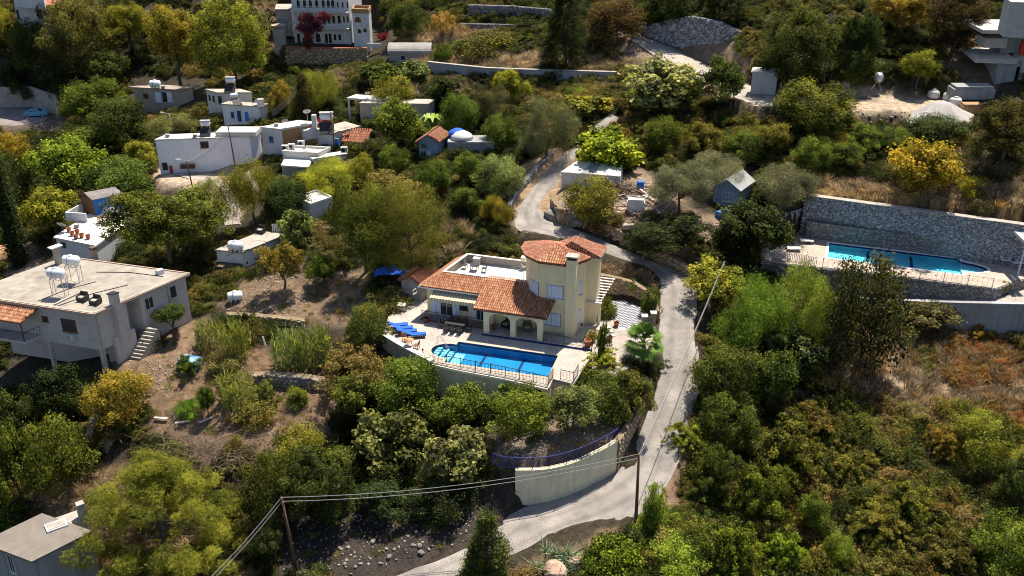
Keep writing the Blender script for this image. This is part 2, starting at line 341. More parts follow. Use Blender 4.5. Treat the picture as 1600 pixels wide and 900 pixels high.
def leaf_mat(name, instancer=False, warm=(1.5, 1.35, .5)):
    m, nt, b = new_mat(name); N = nt.nodes; L = nt.links
    if instancer: oi = N.new('ShaderNodeAttribute'); oi.attribute_type = 'INSTANCER'; oi.attribute_name = 'tint'; base = oi.outputs['Color']
    else: oi = N.new('ShaderNodeObjectInfo'); base = oi.outputs['Color']
    at = N.new('ShaderNodeAttribute'); at.attribute_name = 'tone'
    mul = N.new('ShaderNodeMapRange'); mul.inputs[3].default_value = .12; mul.inputs[4].default_value = 2.3; L.new(at.outputs['Fac'], mul.inputs[0])  # tone spread widened to paint sunlit tips and dark gaps into leaves
    mx = N.new('ShaderNodeMixRGB'); mx.blend_type = 'MULTIPLY'; mx.inputs[0].default_value = 1; L.new(base, mx.inputs[1]); L.new(mul.outputs[0], mx.inputs[2])
    hs = N.new('ShaderNodeHueSaturation'); L.new(mx.outputs[0], hs.inputs['Color'])
    hr = N.new('ShaderNodeMapRange'); hr.inputs[3].default_value = .515; hr.inputs[4].default_value = .475; L.new(at.outputs['Fac'], hr.inputs[0]); L.new(hr.outputs[0], hs.inputs['Hue'])  # brighter tones turn yellower, as painted highlights
    L.new(hs.outputs[0], b.inputs['Base Color']); b.inputs['Roughness'].default_value = .6; b.inputs['Specular IOR Level'].default_value = .1
    tr = N.new('ShaderNodeBsdfTranslucent'); tm = N.new('ShaderNodeMixRGB'); tm.blend_type = 'MULTIPLY'; tm.inputs[0].default_value = 1; tm.inputs[2].default_value = (*warm, 1)
    L.new(hs.outputs[0], tm.inputs[1]); L.new(tm.outputs[0], tr.inputs[0]); ms = N.new('ShaderNodeMixShader'); ms.inputs[0].default_value = .42
    L.new(b.outputs[0], ms.inputs[1]); L.new(tr.outputs[0], ms.inputs[2]); L.new(ms.outputs[0], N['Material Output'].inputs[0])
    MATS[name] = m; return m
M_LEAF = leaf_mat('leaves'); M_LEAFI = leaf_mat('undergrowth_leaves', True); M_GRASSI = leaf_mat('dry_grass_blades', True, (1.05, 1.0, .85))
M_BARK = mat('bark', (.11, .085, .06), .95, .3, 6, .5, 15)
M_WHITE = mat('white_paint', (.55, .56, .585), .7, .05, 2, .1, 10, dirt=.3, dirtcol=(.3, .28, .25), streak=.55)
M_WHITER = mat('white_roof', (.56, .54, .50), .8, .05, 1.5, .1, 10, dirt=.35, dirtcol=(.45, .42, .37))
M_CREAM = mat('cream_render', (.80, .67, .42), .85, .04, 1.2, .12, 25, dirt=.12, dirtcol=(.42, .34, .22), dscale=.8, streak=.35)
M_CREAMT = mat('cream_trim', (.74, .68, .54), .8, .04, 2)
M_CREAM2 = mat('cream_retaining_render', (.66, .60, .43), .88, .05, .7, .15, 25, dirt=.4, dirtcol=(.30, .26, .19), dscale=.8, streak=.45)
M_GLASS = mat('window_glass', (.03, .035, .045), .08, .1, 1, spec=.8)
M_DARK = mat('dark_interior', (.03, .028, .026), .9, .2, 2)
M_SHUT = mat('shutter_paint', (.66, .70, .80), .6, .04, 4)
M_IRON = mat('black_iron', (.03, .03, .035), .5, .1, 4)
M_BLUEIRON = mat('blue_iron', (.035, .05, .22), .45, .1, 4)
M_METAL = mat('galvanised_metal', (.5, .5, .5), .4, .1, 4, metal=.6)
M_CONC = mat('concrete', (.34, .31, .28), .9, .15, 1.5, .25, 12, dirt=.5, dirtcol=(.16, .14, .12), dscale=.5)
M_CONCL = mat('pale_concrete', (.38, .335, .285), .9, .14, 1.2, .2, 12, dirt=.8, dirtcol=(.15, .125, .10), dscale=.35)
M_CONCG = mat('grey_concrete', (.27, .28, .29), .9, .12, 1.2, .25, 12, dirt=.4, dirtcol=(.13, .12, .11), dscale=.6, streak=.7)
M_WOOD = mat('brown_wood', (.16, .075, .04), .7, .25, 6)
M_POLE = mat('pole_wood', (.12, .065, .04), .85, .25, 5)
M_TANK = mat('tank_plastic', (.74, .76, .80), .45, .04, 2, spec=.4)
M_BLACK = mat('black_plastic', (.02, .02, .022), .5, .1, 4)
M_TERRA = mat('terracotta', (.26, .09, .05), .8, .15, 5)
M_TILE = island_mat('roof_tiles', [(.24, .09, .05), (.38, .17, .09), (.30, .12, .065), (.48, .28, .17), (.36, .155, .085), (.43, .23, .13)], .8, .2, 6)
M_TILEP = island_mat('pink_roof_tiles', [(.30, .125, .08), (.42, .19, .12), (.35, .15, .095), (.46, .25, .16)], .75, .2, 6)
M_TILEB = island_mat('brown_roof_tiles', [(.20, .08, .05), (.30, .12, .075), (.25, .10, .06), (.34, .16, .10)], .85, .2, 6)
M_STONE = island_mat('grey_stones', [(.22, .23, .27), (.36, .36, .39), (.28, .29, .33), (.46, .45, .46), (.18, .19, .23), (.32, .30, .29)], .9, .5, 6)
M_STONEP = island_mat('pinkish_stones', [(.19, .17, .17), (.28, .245, .23), (.36, .32, .29), (.16, .15, .16), (.24, .21, .19)], .9, .5, 6)
M_STONET = island_mat('tan_stones', [(.30, .22, .14), (.40, .30, .20), (.24, .17, .11), (.46, .37, .27), (.34, .25, .17)], .9, .5, 6)
M_ROCK = island_mat('pale_rocks', [(.22, .20, .18), (.32, .29, .26), (.18, .16, .14), (.38, .35, .32), (.26, .22, .18)], .95, .6, 5)
M_MORTAR = mat('dark_mortar', (.12, .12, .13), .95, .2, 5, .3, 20)
M_MORTART = mat('tan_mortar', (.20, .15, .10), .95, .2, 5, .3, 20)
M_TWIG = island_mat('dry_twigs', [(.10, .07, .05), (.19, .14, .10), (.14, .10, .075), (.25, .20, .15)], .95, 0)
M_BLUE = mat('blue_fabric', (.012, .10, .55), .8, .12, 5)
M_BLUEP = mat('blue_paint', (.02, .14, .50), .6, .1, 3)
M_SLATE = mat('blue_grey_boards', (.20, .26, .34), .75, .1, 3)
M_BRICK = mat('brown_brick_render', (.34, .20, .10), .9, .25, 4, .4, 10, dirt=.4, dirtcol=(.2, .14, .09), dscale=1.2)
M_RUSTROOF = island_mat('rusty_roof_sheets', [(.30, .13, .08), (.38, .20, .13), (.24, .11, .07)], .8, .3, 5)

def ground_mat():
    m, nt, b = new_mat('ground_soil'); N = nt.nodes; L = nt.links
    geo = N.new('ShaderNodeNewGeometry'); at = N.new('ShaderNodeAttribute'); at.attribute_name = 'soil'
    n1 = N.new('ShaderNodeTexNoise'); n1.inputs['Scale'].default_value = 1.4; n1.inputs['Detail'].default_value = 9; n1.inputs['Roughness'].default_value = .68; L.new(geo.outputs['Position'], n1.inputs['Vector'])
    mr = N.new('ShaderNodeMapRange'); mr.inputs[1].default_value = .3; mr.inputs[2].default_value = .72; mr.inputs[3].default_value = .5; mr.inputs[4].default_value = 1.45; L.new(n1.outputs[0], mr.inputs[0])
    n2 = N.new('ShaderNodeTexNoise'); n2.inputs['Scale'].default_value = 7; n2.inputs['Detail'].default_value = 6; n2.inputs['Roughness'].default_value = .7; L.new(geo.outputs['Position'], n2.inputs['Vector'])
    m2 = N.new('ShaderNodeMapRange'); m2.inputs[1].default_value = .3; m2.inputs[2].default_value = .7; m2.inputs[3].default_value = .6; m2.inputs[4].default_value = 1.4; L.new(n2.outputs[0], m2.inputs[0])
    mul = N.new('ShaderNodeMath'); mul.operation = 'MULTIPLY'; L.new(mr.outputs[0], mul.inputs[0]); L.new(m2.outputs[0], mul.inputs[1])
    mx = N.new('ShaderNodeMixRGB'); mx.blend_type = 'MULTIPLY'; mx.inputs[0].default_value = 1; L.new(at.outputs['Color'], mx.inputs[1]); L.new(mul.outputs[0], mx.inputs[2])
    L.new(mx.outputs[0], b.inputs['Base Color']); b.inputs['Roughness'].default_value = .97; b.inputs['Specular IOR Level'].default_value = .1
    vo = N.new('ShaderNodeTexVoronoi'); vo.inputs['Scale'].default_value = 3.2; L.new(geo.outputs['Position'], vo.inputs['Vector'])
    ad = N.new('ShaderNodeMath'); ad.operation = 'ADD'; L.new(n1.outputs[0], ad.inputs[0]); L.new(n2.outputs[0], ad.inputs[1])
    bp = N.new('ShaderNodeBump'); bp.inputs['Strength'].default_value = .9; bp.inputs['Distance'].default_value = .25; L.new(ad.outputs[0], bp.inputs['Height']); L.new(bp.outputs[0], b.inputs['Normal'])
    return m
M_GROUND = ground_mat()
def road_mat(name, col, paver=None, worn=(.40, .37, .34), tyre=0.0):
    m, nt, b = new_mat(name); N = nt.nodes; L = nt.links; geo = N.new('ShaderNodeNewGeometry'); uv = N.new('ShaderNodeUVMap')
    n1 = N.new('ShaderNodeTexNoise'); n1.inputs['Scale'].default_value = .45; n1.inputs['Detail'].default_value = 8; n1.inputs['Roughness'].default_value = .65; L.new(geo.outputs['Position'], n1.inputs['Vector'])
    cr = N.new('ShaderNodeValToRGB'); cr.color_ramp.elements[0].position = .36; cr.color_ramp.elements[1].position = .66; c = np.array(col)
    cr.color_ramp.elements[0].color = (*c * .86, 1); cr.color_ramp.elements[1].color = (*worn, 1); L.new(n1.outputs[0], cr.inputs[0]); out = cr.outputs[0]
    n2 = N.new('ShaderNodeTexNoise'); n2.inputs['Scale'].default_value = 9; n2.inputs['Detail'].default_value = 5; L.new(geo.outputs['Position'], n2.inputs['Vector'])
    mr = N.new('ShaderNodeMapRange'); mr.inputs[3].default_value = .8; mr.inputs[4].default_value = 1.2; L.new(n2.outputs[0], mr.inputs[0])
    mx = N.new('ShaderNodeMixRGB'); mx.blend_type = 'MULTIPLY'; mx.inputs[0].default_value = 1; L.new(out, mx.inputs[1]); L.new(mr.outputs[0], mx.inputs[2]); out = mx.outputs[0]
    sx = N.new('ShaderNodeSeparateXYZ'); L.new(uv.outputs[0], sx.inputs[0]); ab = N.new('ShaderNodeMath'); ab.operation = 'ABSOLUTE'; L.new(sx.outputs[0], ab.inputs[0]); sb = N.new('ShaderNodeMath'); sb.operation = 'SUBTRACT'; L.new(ab.outputs[0], sb.inputs[0]); sb.inputs[1].default_value = .8; a2 = N.new('ShaderNodeMath'); a2.operation = 'ABSOLUTE'; L.new(sb.outputs[0], a2.inputs[0])
    rt = N.new('ShaderNodeMapRange'); rt.inputs[1].default_value = .05; rt.inputs[2].default_value = .5; rt.inputs[3].default_value = .80; rt.inputs[4].default_value = 1.0; L.new(a2.outputs[0], rt.inputs[0]); mt_ = N.new('ShaderNodeMixRGB'); mt_.blend_type = 'MULTIPLY'; mt_.inputs[0].default_value = tyre; L.new(out, mt_.inputs[1]); L.new(rt.outputs[0], mt_.inputs[2]); out = mt_.outputs[0]
    n5 = N.new('ShaderNodeTexNoise'); n5.inputs['Scale'].default_value = 1.1; n5.inputs['Detail'].default_value = 10; n5.inputs['Roughness'].default_value = .75; L.new(geo.outputs['Position'], n5.inputs['Vector']); r5 = N.new('ShaderNodeMapRange'); r5.inputs[1].default_value = .55; r5.inputs[2].default_value = .7; r5.inputs[3].default_value = 1.0; r5.inputs[4].default_value = .62; L.new(n5.outputs[0], r5.inputs[0]); m5 = N.new('ShaderNodeMixRGB'); m5.blend_type = 'MULTIPLY'; m5.inputs[0].default_value = .8; L.new(out, m5.inputs[1]); L.new(r5.outputs[0], m5.inputs[2]); out = m5.outputs[0]
    if paver:
        br = N.new('ShaderNodeTexBrick'); br.inputs['Scale'].default_value = 1; br.inputs['Brick Width'].default_value = paver; br.inputs['Row Height'].default_value = paver / 1.6; br.inputs['Mortar Size'].default_value = .028
        br.inputs['Color1'].default_value = (1, 1, 1, 1); br.inputs['Color2'].default_value = (.80, .80, .80, 1); br.inputs['Mortar'].default_value = (.50, .47, .44, 1)
        L.new(uv.outputs[0], br.inputs['Vector']); m3 = N.new('ShaderNodeMixRGB'); m3.blend_type = 'MULTIPLY'; m3.inputs[0].default_value = .5; L.new(out, m3.inputs[1]); L.new(br.outputs[0], m3.inputs[2]); out = m3.outputs[0]
        bp = N.new('ShaderNodeBump'); bp.inputs['Strength'].default_value = .3; bp.inputs['Distance'].default_value = .02; L.new(br.outputs['Fac'], bp.inputs['Height']); bp.invert = True; L.new(bp.outputs[0], b.inputs['Normal'])
    L.new(out, b.inputs['Base Color']); b.inputs['Roughness'].default_value = .9; b.inputs['Specular IOR Level'].default_value = .15
    return m
M_ROAD = road_mat('block_paved_road', (.26, .24, .23), .30, (.37, .34, .315), 1.0)
M_TRACK = road_mat('dusty_track', (.30, .265, .235), None, (.40, .36, .32))
M_ASPH = road_mat('old_asphalt', (.20, .17, .17), None, (.25, .22, .21))
M_PAVE = road_mat('deck_paving', (.40, .355, .32), .62, (.48, .43, .39))
M_PAVE2 = road_mat('pool_terrace_paving', (.42, .34, .29), .5, (.50, .42, .36))
M_PAVEL = road_mat('lane_paving', (.34, .30, .27), .4, (.42, .38, .34))

def water_mat(name, tint):
    """clear water: tinted transparency below a mirror-like skin, stronger at grazing angles"""
    m, nt, b = new_mat(name); N = nt.nodes; L = nt.links; geo = N.new('ShaderNodeNewGeometry'); N.remove(b)
    n2 = N.new('ShaderNodeTexNoise'); n2.inputs['Scale'].default_value = 2.2; n2.inputs['Detail'].default_value = 3; L.new(geo.outputs['Position'], n2.inputs['Vector'])
    bp = N.new('ShaderNodeBump'); bp.inputs['Strength'].default_value = .35; bp.inputs['Distance'].default_value = .06; L.new(n2.outputs[0], bp.inputs['Height'])
    fr = N.new('ShaderNodeFresnel'); fr.inputs['IOR'].default_value = 1.33; L.new(bp.outputs[0], fr.inputs['Normal']); gl = N.new('ShaderNodeBsdfGlossy'); gl.inputs['Roughness'].default_value = .05; L.new(bp.outputs[0], gl.inputs['Normal'])
    tr = N.new('ShaderNodeBsdfTransparent'); tr.inputs[0].default_value = (*tint, 1); ms = N.new('ShaderNodeMixShader'); L.new(fr.outputs[0], ms.inputs[0]); L.new(tr.outputs[0], ms.inputs[1]); L.new(gl.outputs[0], ms.inputs[2]); L.new(ms.outputs[0], N['Material Output'].inputs[0])
    return m
M_WATER = water_mat('pool_water', (.62, .93, .99))
M_POOLT = mat('pool_floor_tiles', (.012, .21, .43), .5, .12, .8)
M_POOLT2 = mat('pale_pool_floor_tiles', (.10, .58, .74), .5, .15, .8, col2=(.34, .74, .82))
M_NAVY = mat('navy_pool_tiles', (.006, .02, .13), .5, .1, 2)
M_COPE = mat('pool_coping', (.42, .34, .27), .8, .1, 3)
M_COPEW = mat('white_coping', (.70, .66, .62), .8, .06, 3)
# ---------------------------------------------------------------- the ground sheet
def grow(a, step, end, sgn):
    out = []; s = step
    while (a < end) if sgn > 0 else (a > end): s *= 1.35; a += s * sgn; out.append(a)
    return out
xs_ = np.array(sorted(grow(GX0, GS, -3000, -1)) + list(gx) + grow(gx[-1], GS, 3000, 1)); ys_ = np.array(sorted(grow(GY0, GS, -3000, -1)) + list(gy) + grow(gy[-1], GS, 4000, 1))
X2, Y2 = np.meshgrid(xs_, ys_)
inside = (X2 >= GX0 - .01) & (X2 <= gx[-1] + .01) & (Y2 >= GY0 - .01) & (Y2 <= gy[-1] + .01)
Z2 = np.empty(X2.shape); Z2[inside] = HG.ravel(); Z2[~inside] = height(X2[~inside], Y2[~inside])
nx, ny = len(xs_), len(ys_); idx = np.arange(nx * ny).reshape(ny, nx)
F = np.stack([idx[:-1, :-1].ravel(), idx[:-1, 1:].ravel(), idx[1:, 1:].ravel(), idx[1:, :-1].ravel()], 1)
# pool basins are cut out of the sheet
me = None
VX, VY = X2.ravel(), Y2.ravel()
POOL1 = [P(*q, 0) for q in [(716.5,534),(872,556),(854,589.5)]]
_d = np.array(POOL1[1]) - np.array(POOL1[0]); pe1 = _d / np.linalg.norm(_d); pe2 = np.array([-pe1[1], pe1[0]])
PL1 = float(np.linalg.norm(_d)); PW1 = 4.1; PO1 = np.array(POOL1[0])
POOL2 = [P(*q, 2.5) for q in [(1296,379.5),(1499,404)]]
_d = np.array(POOL2[1]) - np.array(POOL2[0]); qe1 = _d / np.linalg.norm(_d); qe2 = np.array([-qe1[1], qe1[0]]); PL2 = float(np.linalg.norm(_d)); PW2 = 4.3; PO2 = np.array(POOL2[0])
def local_in(x, y, o, e1, e2, s0, s1, t0, t1):
    s = (x - o[0]) * e1[0] + (y - o[1]) * e1[1]; t = (x - o[0]) * e2[0] + (y - o[1]) * e2[1]
    return (s > s0) & (s < s1) & (t > t0) & (t < t1)
low = local_in(VX, VY, PO1, pe1, pe2, -2.3, PL1 + .3, -PW1 - .3, .3) | local_in(VX, VY, PO2, qe1, qe2, -.3, PL2 + 3.0, -PW2 - .3, .3)
ZV = Z2.ravel().copy(); ZV[low] -= 2.2
# soil colours by area (dry grass, garden soil, litter, rock); painted shade darkens litter and lower bank
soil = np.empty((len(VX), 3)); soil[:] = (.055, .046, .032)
uu, vv, dd = project(VX, np.maximum(VY, 1.0), ZV)
def patch(poly, col, soft=14, k=1.0):
    d = polydist(uu, vv, poly); d = d + (vnoise(VX, VY, 2.2, 5) - .5) * soft * 1.6
    w = np.clip(.5 - d / soft, 0, 1)[:, None] * k; w[dd < 1] = 0
    soil[:] = soil * (1 - w) + np.array(col) * w
GOLD = (.40, .25, .10); TAN = (.33, .23, .15); BROWN = (.17, .115, .075); PALE = (.46, .36, .27)
patch([(640,85),(800,85),(1000,95),(990,112),(800,108),(700,100)], GOLD); patch([(520,120),(640,130),(760,150),(740,165),(560,150)], (.34, .22, .10))
patch([(980,110),(1130,110),(1210,150),(1340,150),(1340,175),(1200,165),(1080,135)], TAN); patch([(1300,145),(1510,150),(1500,190),(1440,180),(1330,180)], PALE)
patch([(1400,50),(1540,40),(1560,150),(1500,160),(1430,120),(1400,90)], (.16, .115, .08)); patch([(1250,290),(1600,300),(1600,345),(1258,310)], GOLD); patch([(1420,220),(1600,250),(1600,330),(1430,310)], (.26, .17, .08))
patch([(940,40),(1200,60),(1180,110),(980,100)], (.24, .18, .13)); patch([(620,40),(760,50),(760,70),(640,72)], (.32, .22, .12)); patch([(400,0),(440,0),(440,80),(400,90)], (.24, .18, .11))
patch([(860,290),(1000,270),(1100,330),(1140,340),(1120,400),(980,360),(870,340)], (.30, .22, .16)); patch([(780,290),(860,240),(900,230),(870,350),(800,360)], TAN)
patch([(300,560),(330,520),(470,560),(560,640),(420,700),(250,690),(230,600),(280,540)], (.19, .125, .08)); patch([(230,640),(420,650),(500,700),(440,730),(250,720)], (.22, .15, .10))
patch([(370,430),(640,420),(640,470),(560,520),(430,500),(340,470)], (.20, .14, .095)); patch([(450,350),(540,350),(560,420),(470,420)], (.24, .17, .12))
patch([(450,780),(900,740),(820,820),(620,900),(440,900)], (.055, .046, .04)); patch([(1240,560),(1420,540),(1600,560),(1600,660),(1450,650),(1240,640)], (.34, .255, .18)); patch([(1400,500),(1600,530),(1600,600),(1440,560)], (.24, .15, .08))  # first patch: soil darkened to carry the bank's tree shade
patch([(780,650),(960,640),(975,700),(900,725),(770,720)], (.20, .155, .12)); patch([(1010,740),(1060,690),(1075,660),(1090,700),(1040,800)], (.24, .16, .11)); patch([(60,750),(260,720),(400,900),(100,900)], (.24, .16, .09))
patch([(240,255),(400,265),(380,350),(330,340),(330,290),(250,290)], PALE); patch([(0,380),(60,390),(60,460),(0,460)], (.26, .20, .15)); patch([(0,150),(90,150),(100,200),(0,215)], (.17, .13, .105)); patch([(800,880),(900,850),(1010,815),(1060,780),(1060,900),(800,900)], (.24, .165, .11))
patch([(165,560),(200,520),(300,500),(345,520),(300,570),(240,640),(190,610)], (.22, .15, .10)); patch([(450,640),(560,640),(560,690),(470,700)], (.17, .12, .08))
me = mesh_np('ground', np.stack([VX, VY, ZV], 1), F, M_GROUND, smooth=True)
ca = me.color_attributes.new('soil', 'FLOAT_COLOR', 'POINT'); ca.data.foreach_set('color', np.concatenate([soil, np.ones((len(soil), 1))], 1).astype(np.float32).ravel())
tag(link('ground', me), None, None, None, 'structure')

def ribbon_mesh(name, key, m, lift=.0, kerb=False):
    L, R = ROADS[key]; K = 7; vs = []; uvs = []; dist = 0
    for i in range(len(L)):
        if i: dist += np.linalg.norm(((L[i] + R[i]) - (L[i - 1] + R[i - 1])) / 2)
        wd = np.linalg.norm(L[i] - R[i])
        for k in range(K):
            t = k / (K - 1); p = L[i] * (1 - t) + R[i] * t; j = 0
            if k in (0, K - 1): p = p + (R[i] - L[i]) / wd * ((vnoise(p[0], p[1], 1.3, 9) - .5) * .35)
            vs.append((p[0], p[1], p[2] + lift + .05 * (1 - (2 * t - 1) ** 2) - (.12 if k in (0, K - 1) else 0))); uvs.append(((t - .5) * wd, dist))
    fs = []
    for i in range(len(L) - 1):
        for k in range(K - 1): a = i * K + k; fs.append((a, a + 1, a + K + 1, a + K))
    me = mesh_np(name, np.array(vs), np.array(fs), m, True); uvl = me.uv_layers.new(name='UVMap'); uvs = np.array(uvs, np.float32)
    li = np.empty(len(me.loops), np.int32); me.loops.foreach_get('vertex_index', li); uvl.data.foreach_set('uv', uvs[li].ravel())
    n = me.polygons[0].normal
    if n.z < 0: me.flip_normals()
    return tag(link(name, me), None, None, None, 'structure')
ribbon_mesh('road', 'road', M_ROAD); ribbon_mesh('dirt_track', 'track', M_TRACK); ribbon_mesh('village_lane', 'lane', M_TRACK); ribbon_mesh('side_road', 'highroad', M_ASPH); ribbon_mesh('paved_lane', 'lane2', M_PAVEL)
def add_uv(o, e=(1, 0), org=(0, 0)):
    """flat plan coordinates in metres along direction e"""
    me = o.data; uvl = me.uv_layers.new(name='UVMap'); n = len(me.vertices); co = np.empty(n * 3, np.float32); me.vertices.foreach_get('co', co); co = co.reshape(-1, 3)
    x = co[:, 0] - org[0]; y = co[:, 1] - org[1]; st = np.stack([x * e[0] + y * e[1], -x * e[1] + y * e[0] + co[:, 2]], 1).astype(np.float32)
    li = np.empty(len(me.loops), np.int32); me.loops.foreach_get('vertex_index', li); uvl.data.foreach_set('uv', st[li].ravel()); return o
# ---------------------------------------------------------------- building helpers
FOOT = []
def wframe(a, b, side=1):
    """unit vector along a->b and outward normal (right hand side of a->b when side=1)"""
    a = np.array(a[:2], float); b = np.array(b[:2], float); e = b - a; L = np.linalg.norm(e); e /= L; n = np.array([e[1], -e[0]]) * side; return a, e, n, L
def wbox(mb, a, e, n, s0, s1, z0, z1, p0, p1, m=0):
    """box on a wall: s along it, p outwards from it"""
    c = [(a + e * s + n * p) for s, p in ((s0, p0), (s1, p0), (s1, p1), (s0, p1))]
    return mb.prism([tuple(q) for q in c], z0, z1, m)
def window(par, wall, s, z, w, h, frame=M_WHITE, glass=M_GLASS, panes=2, sill=True, rails=0, shut=None, name='window', fw=.06, bars=None):
    a, e, n, L = wall; mb = MB(); x0, x1 = s - w / 2, s + w / 2
    for q in ((x0, x0 + fw), (x1 - fw, x1)): wbox(mb, a, e, n, *q, z, z + h, -.02, .05)
    wbox(mb, a, e, n, x0 + fw, x1 - fw, z, z + fw, -.02, .05); wbox(mb, a, e, n, x0 + fw, x1 - fw, z + h - fw, z + h, -.02, .05)
    for k in range(1, panes): c = x0 + w * k / panes; wbox(mb, a, e, n, c - fw * .4, c + fw * .4, z + fw, z + h - fw, -.02, .045)
    for k in range(rails): c = z + h * (k + 1) / (rails + 1); wbox(mb, a, e, n, x0 + fw, x1 - fw, c - .02, c + .02, -.02, .043)
    f = mb.build(name, frame, par)
    MBg = MB(); wbox(MBg, a, e, n, x0 + fw, x1 - fw, z + fw, z + h - fw, -.015, .012); MBg.build('pane', glass, f)
    if sill: m2 = MB(); wbox(m2, a, e, n, x0 - .06, x1 + .06, z - .06, z, -.01, .12); m2.build('sill', frame, f)
    if bars:
        m3 = MB(); k = int(w / .14)
        for i in range(k + 1): c = x0 + w * i / k; wbox(m3, a, e, n, c - .012, c + .012, z, z + h, .09, .114)
        for zz in (z + .05, z + h - .07): wbox(m3, a, e, n, x0 - .02, x1 + .02, zz, zz + .03, .085, .09)
        m3.build('grille', bars, f)
    return f
def shutters(par, wall, s, z, w, h, leaves=4, m=M_SHUT):
    a, e, n, L = wall; lw = w / leaves; fr = MB(); wbox(fr, a, e, n, s - w / 2 - .05, s + w / 2 + .05, z - .05, z + h + .04, -.01, .03); fr = fr.build('window', mat('shutter_gap_shade', (.22, .25, .34), .7), par)  # dark backing paints the shade between the shutter leaves
    sl = MB(); wbox(sl, a, e, n, s - w / 2 - .12, s + w / 2 + .12, z - .12, z - .052, -.01, .16); sl.build('sill', M_WHITE, fr)
    for i in range(leaves):
        mb = MB(); x0 = s - w / 2 + i * lw + .02; x1 = x0 + lw - .04
        wbox(mb, a, e, n, x0, x1, z, z + h, .032, .06); wbox(mb, a, e, n, x0, x0 + .05, z, z + h, .061, .085); wbox(mb, a, e, n, x1 - .05, x1, z, z + h, .061, .085)
        for k in range(9): zz = z + .06 + (h - .12) * k / 9; wbox(mb, a, e, n, x0 + .05, x1 - .05, zz, zz + h * .055, .061, .078)
        mb.build('shutter', m, fr)
def door(par, wall, s, z, w, h, m=M_WOOD, frame=M_WHITE, name='door'):
    a, e, n, L = wall; mb = MB(); wbox(mb, a, e, n, s - w / 2, s + w / 2, z, z + h, -.01, .035); d = mb.build(name, m, par)
    mb = MB(); wbox(mb, a, e, n, s - w / 2 - .07, s - w / 2, z, z + h + .07, -.01, .06); wbox(mb, a, e, n, s + w / 2, s + w / 2 + .07, z, z + h + .07, -.01, .06); wbox(mb, a, e, n, s - w / 2, s + w / 2, z + h, z + h + .07, -.01, .06); mb.build('frame', frame, d)
    mb = MB(); wbox(mb, a, e, n, s + w / 2 - .14, s + w / 2 - .1, z + 1, z + 1.06, .035, .08); mb.build('handle', M_METAL, d); return d
TILE_V = []; _k = 5
for yy, lift in ((0, .035), (1, 0)):
    for i in range(_k): a = math.pi * i / (_k - 1); TILE_V.append((math.cos(a) * .5, yy, math.sin(a) * .62 + lift / .2))
TILE_V = np.array(TILE_V); TILE_F = np.array([(i, i + 1, i + 6, i + 5) for i in range(4)])[:, ::-1]
def roof_plane(mb_under, pts, tiles, tw=.22, tl=.36, th=.06, jitter=.012):
    """pts: 3d polygon, first edge is the eave (a->b). adds tiles to the list and a slab to mb_under"""
    P_ = [np.array(p, float) for p in pts]; e = P_[1] - P_[0]; e /= np.linalg.norm(e); nrm = np.cross(P_[1] - P_[0], P_[-1] - P_[0]); nrm /= np.linalg.norm(nrm)
    if nrm[2] < 0: nrm = -nrm
    up = np.cross(nrm, e); up /= np.linalg.norm(up)
    if up[2] < 0: up = -up
    q = [((p - P_[0]) @ e, (p - P_[0]) @ up) for p in P_]; s0, s1 = min(a for a, b in q), max(a for a, b in q); t1 = max(b for a, b in q)
    S, T = np.meshgrid(np.arange(s0 + tw / 2, s1, tw), np.arange(-.04, t1, tl)); S = S.ravel(); T = T.ravel()
    ok = inpoly(S, T + tl * .45, q); S, T = S[ok], T[ok]; n = len(S)
    if n:
        R = np.stack([e, up, nrm], 1)[None].repeat(n, 0); loc = P_[0] + S[:, None] * e + T[:, None] * up + nrm * (th * .3 + RNG.uniform(0, jitter, n)[:, None])
        scl = np.stack([np.full(n, tw * .86), np.full(n, tl * 1.12), np.full(n, tw)], 1); tiles.append((loc, R, scl))
    k = len(P_); vs = [tuple(p) for p in P_] + [tuple(p - np.array([0, 0, .1])) for p in P_]
    A = nrm[2] > 0 and np.cross(P_[1] - P_[0], P_[2] - P_[1])[2] > 0
    top = tuple(range(k)); fs = [top if A else top[::-1], tuple(range(k, 2 * k))[::-1] if A else tuple(range(k, 2 * k))]
    for i in range(k): j = (i + 1) % k; f = (i, k + i, k + j, j); fs.append(f if A else f[::-1])
    mb_under.add(vs, fs)
def tiles_obj(tiles, m, par, name='roof_tiles'):
    o0 = np.zeros(3); p = par
    while p is not None: o0 = o0 + np.array(p.location); p = p.parent
    V, Fc, off = [], [], 0
    for loc, R, scl in tiles: v, f = instances_mesh(TILE_V, TILE_F, loc - o0, R, scl); V.append(v); Fc.append(f + off); off += len(v)
    if not V: return
    return tag(link(name, mesh_np(name, np.vstack(V), np.vstack(Fc), m), par), None, None, None, 'stuff')
def ridge_caps(mb, a, b, r=.11):
    a = np.array(a, float); b = np.array(b, float); n = max(1, int(np.linalg.norm(b - a) / .4))
    for i in range(n): p = a + (b - a) * i / n; q = a + (b - a) * (i + 1.1) / n; mb.tube([p + (0, 0, .03), q + (0, 0, .045)], [r, r * .85], 6)
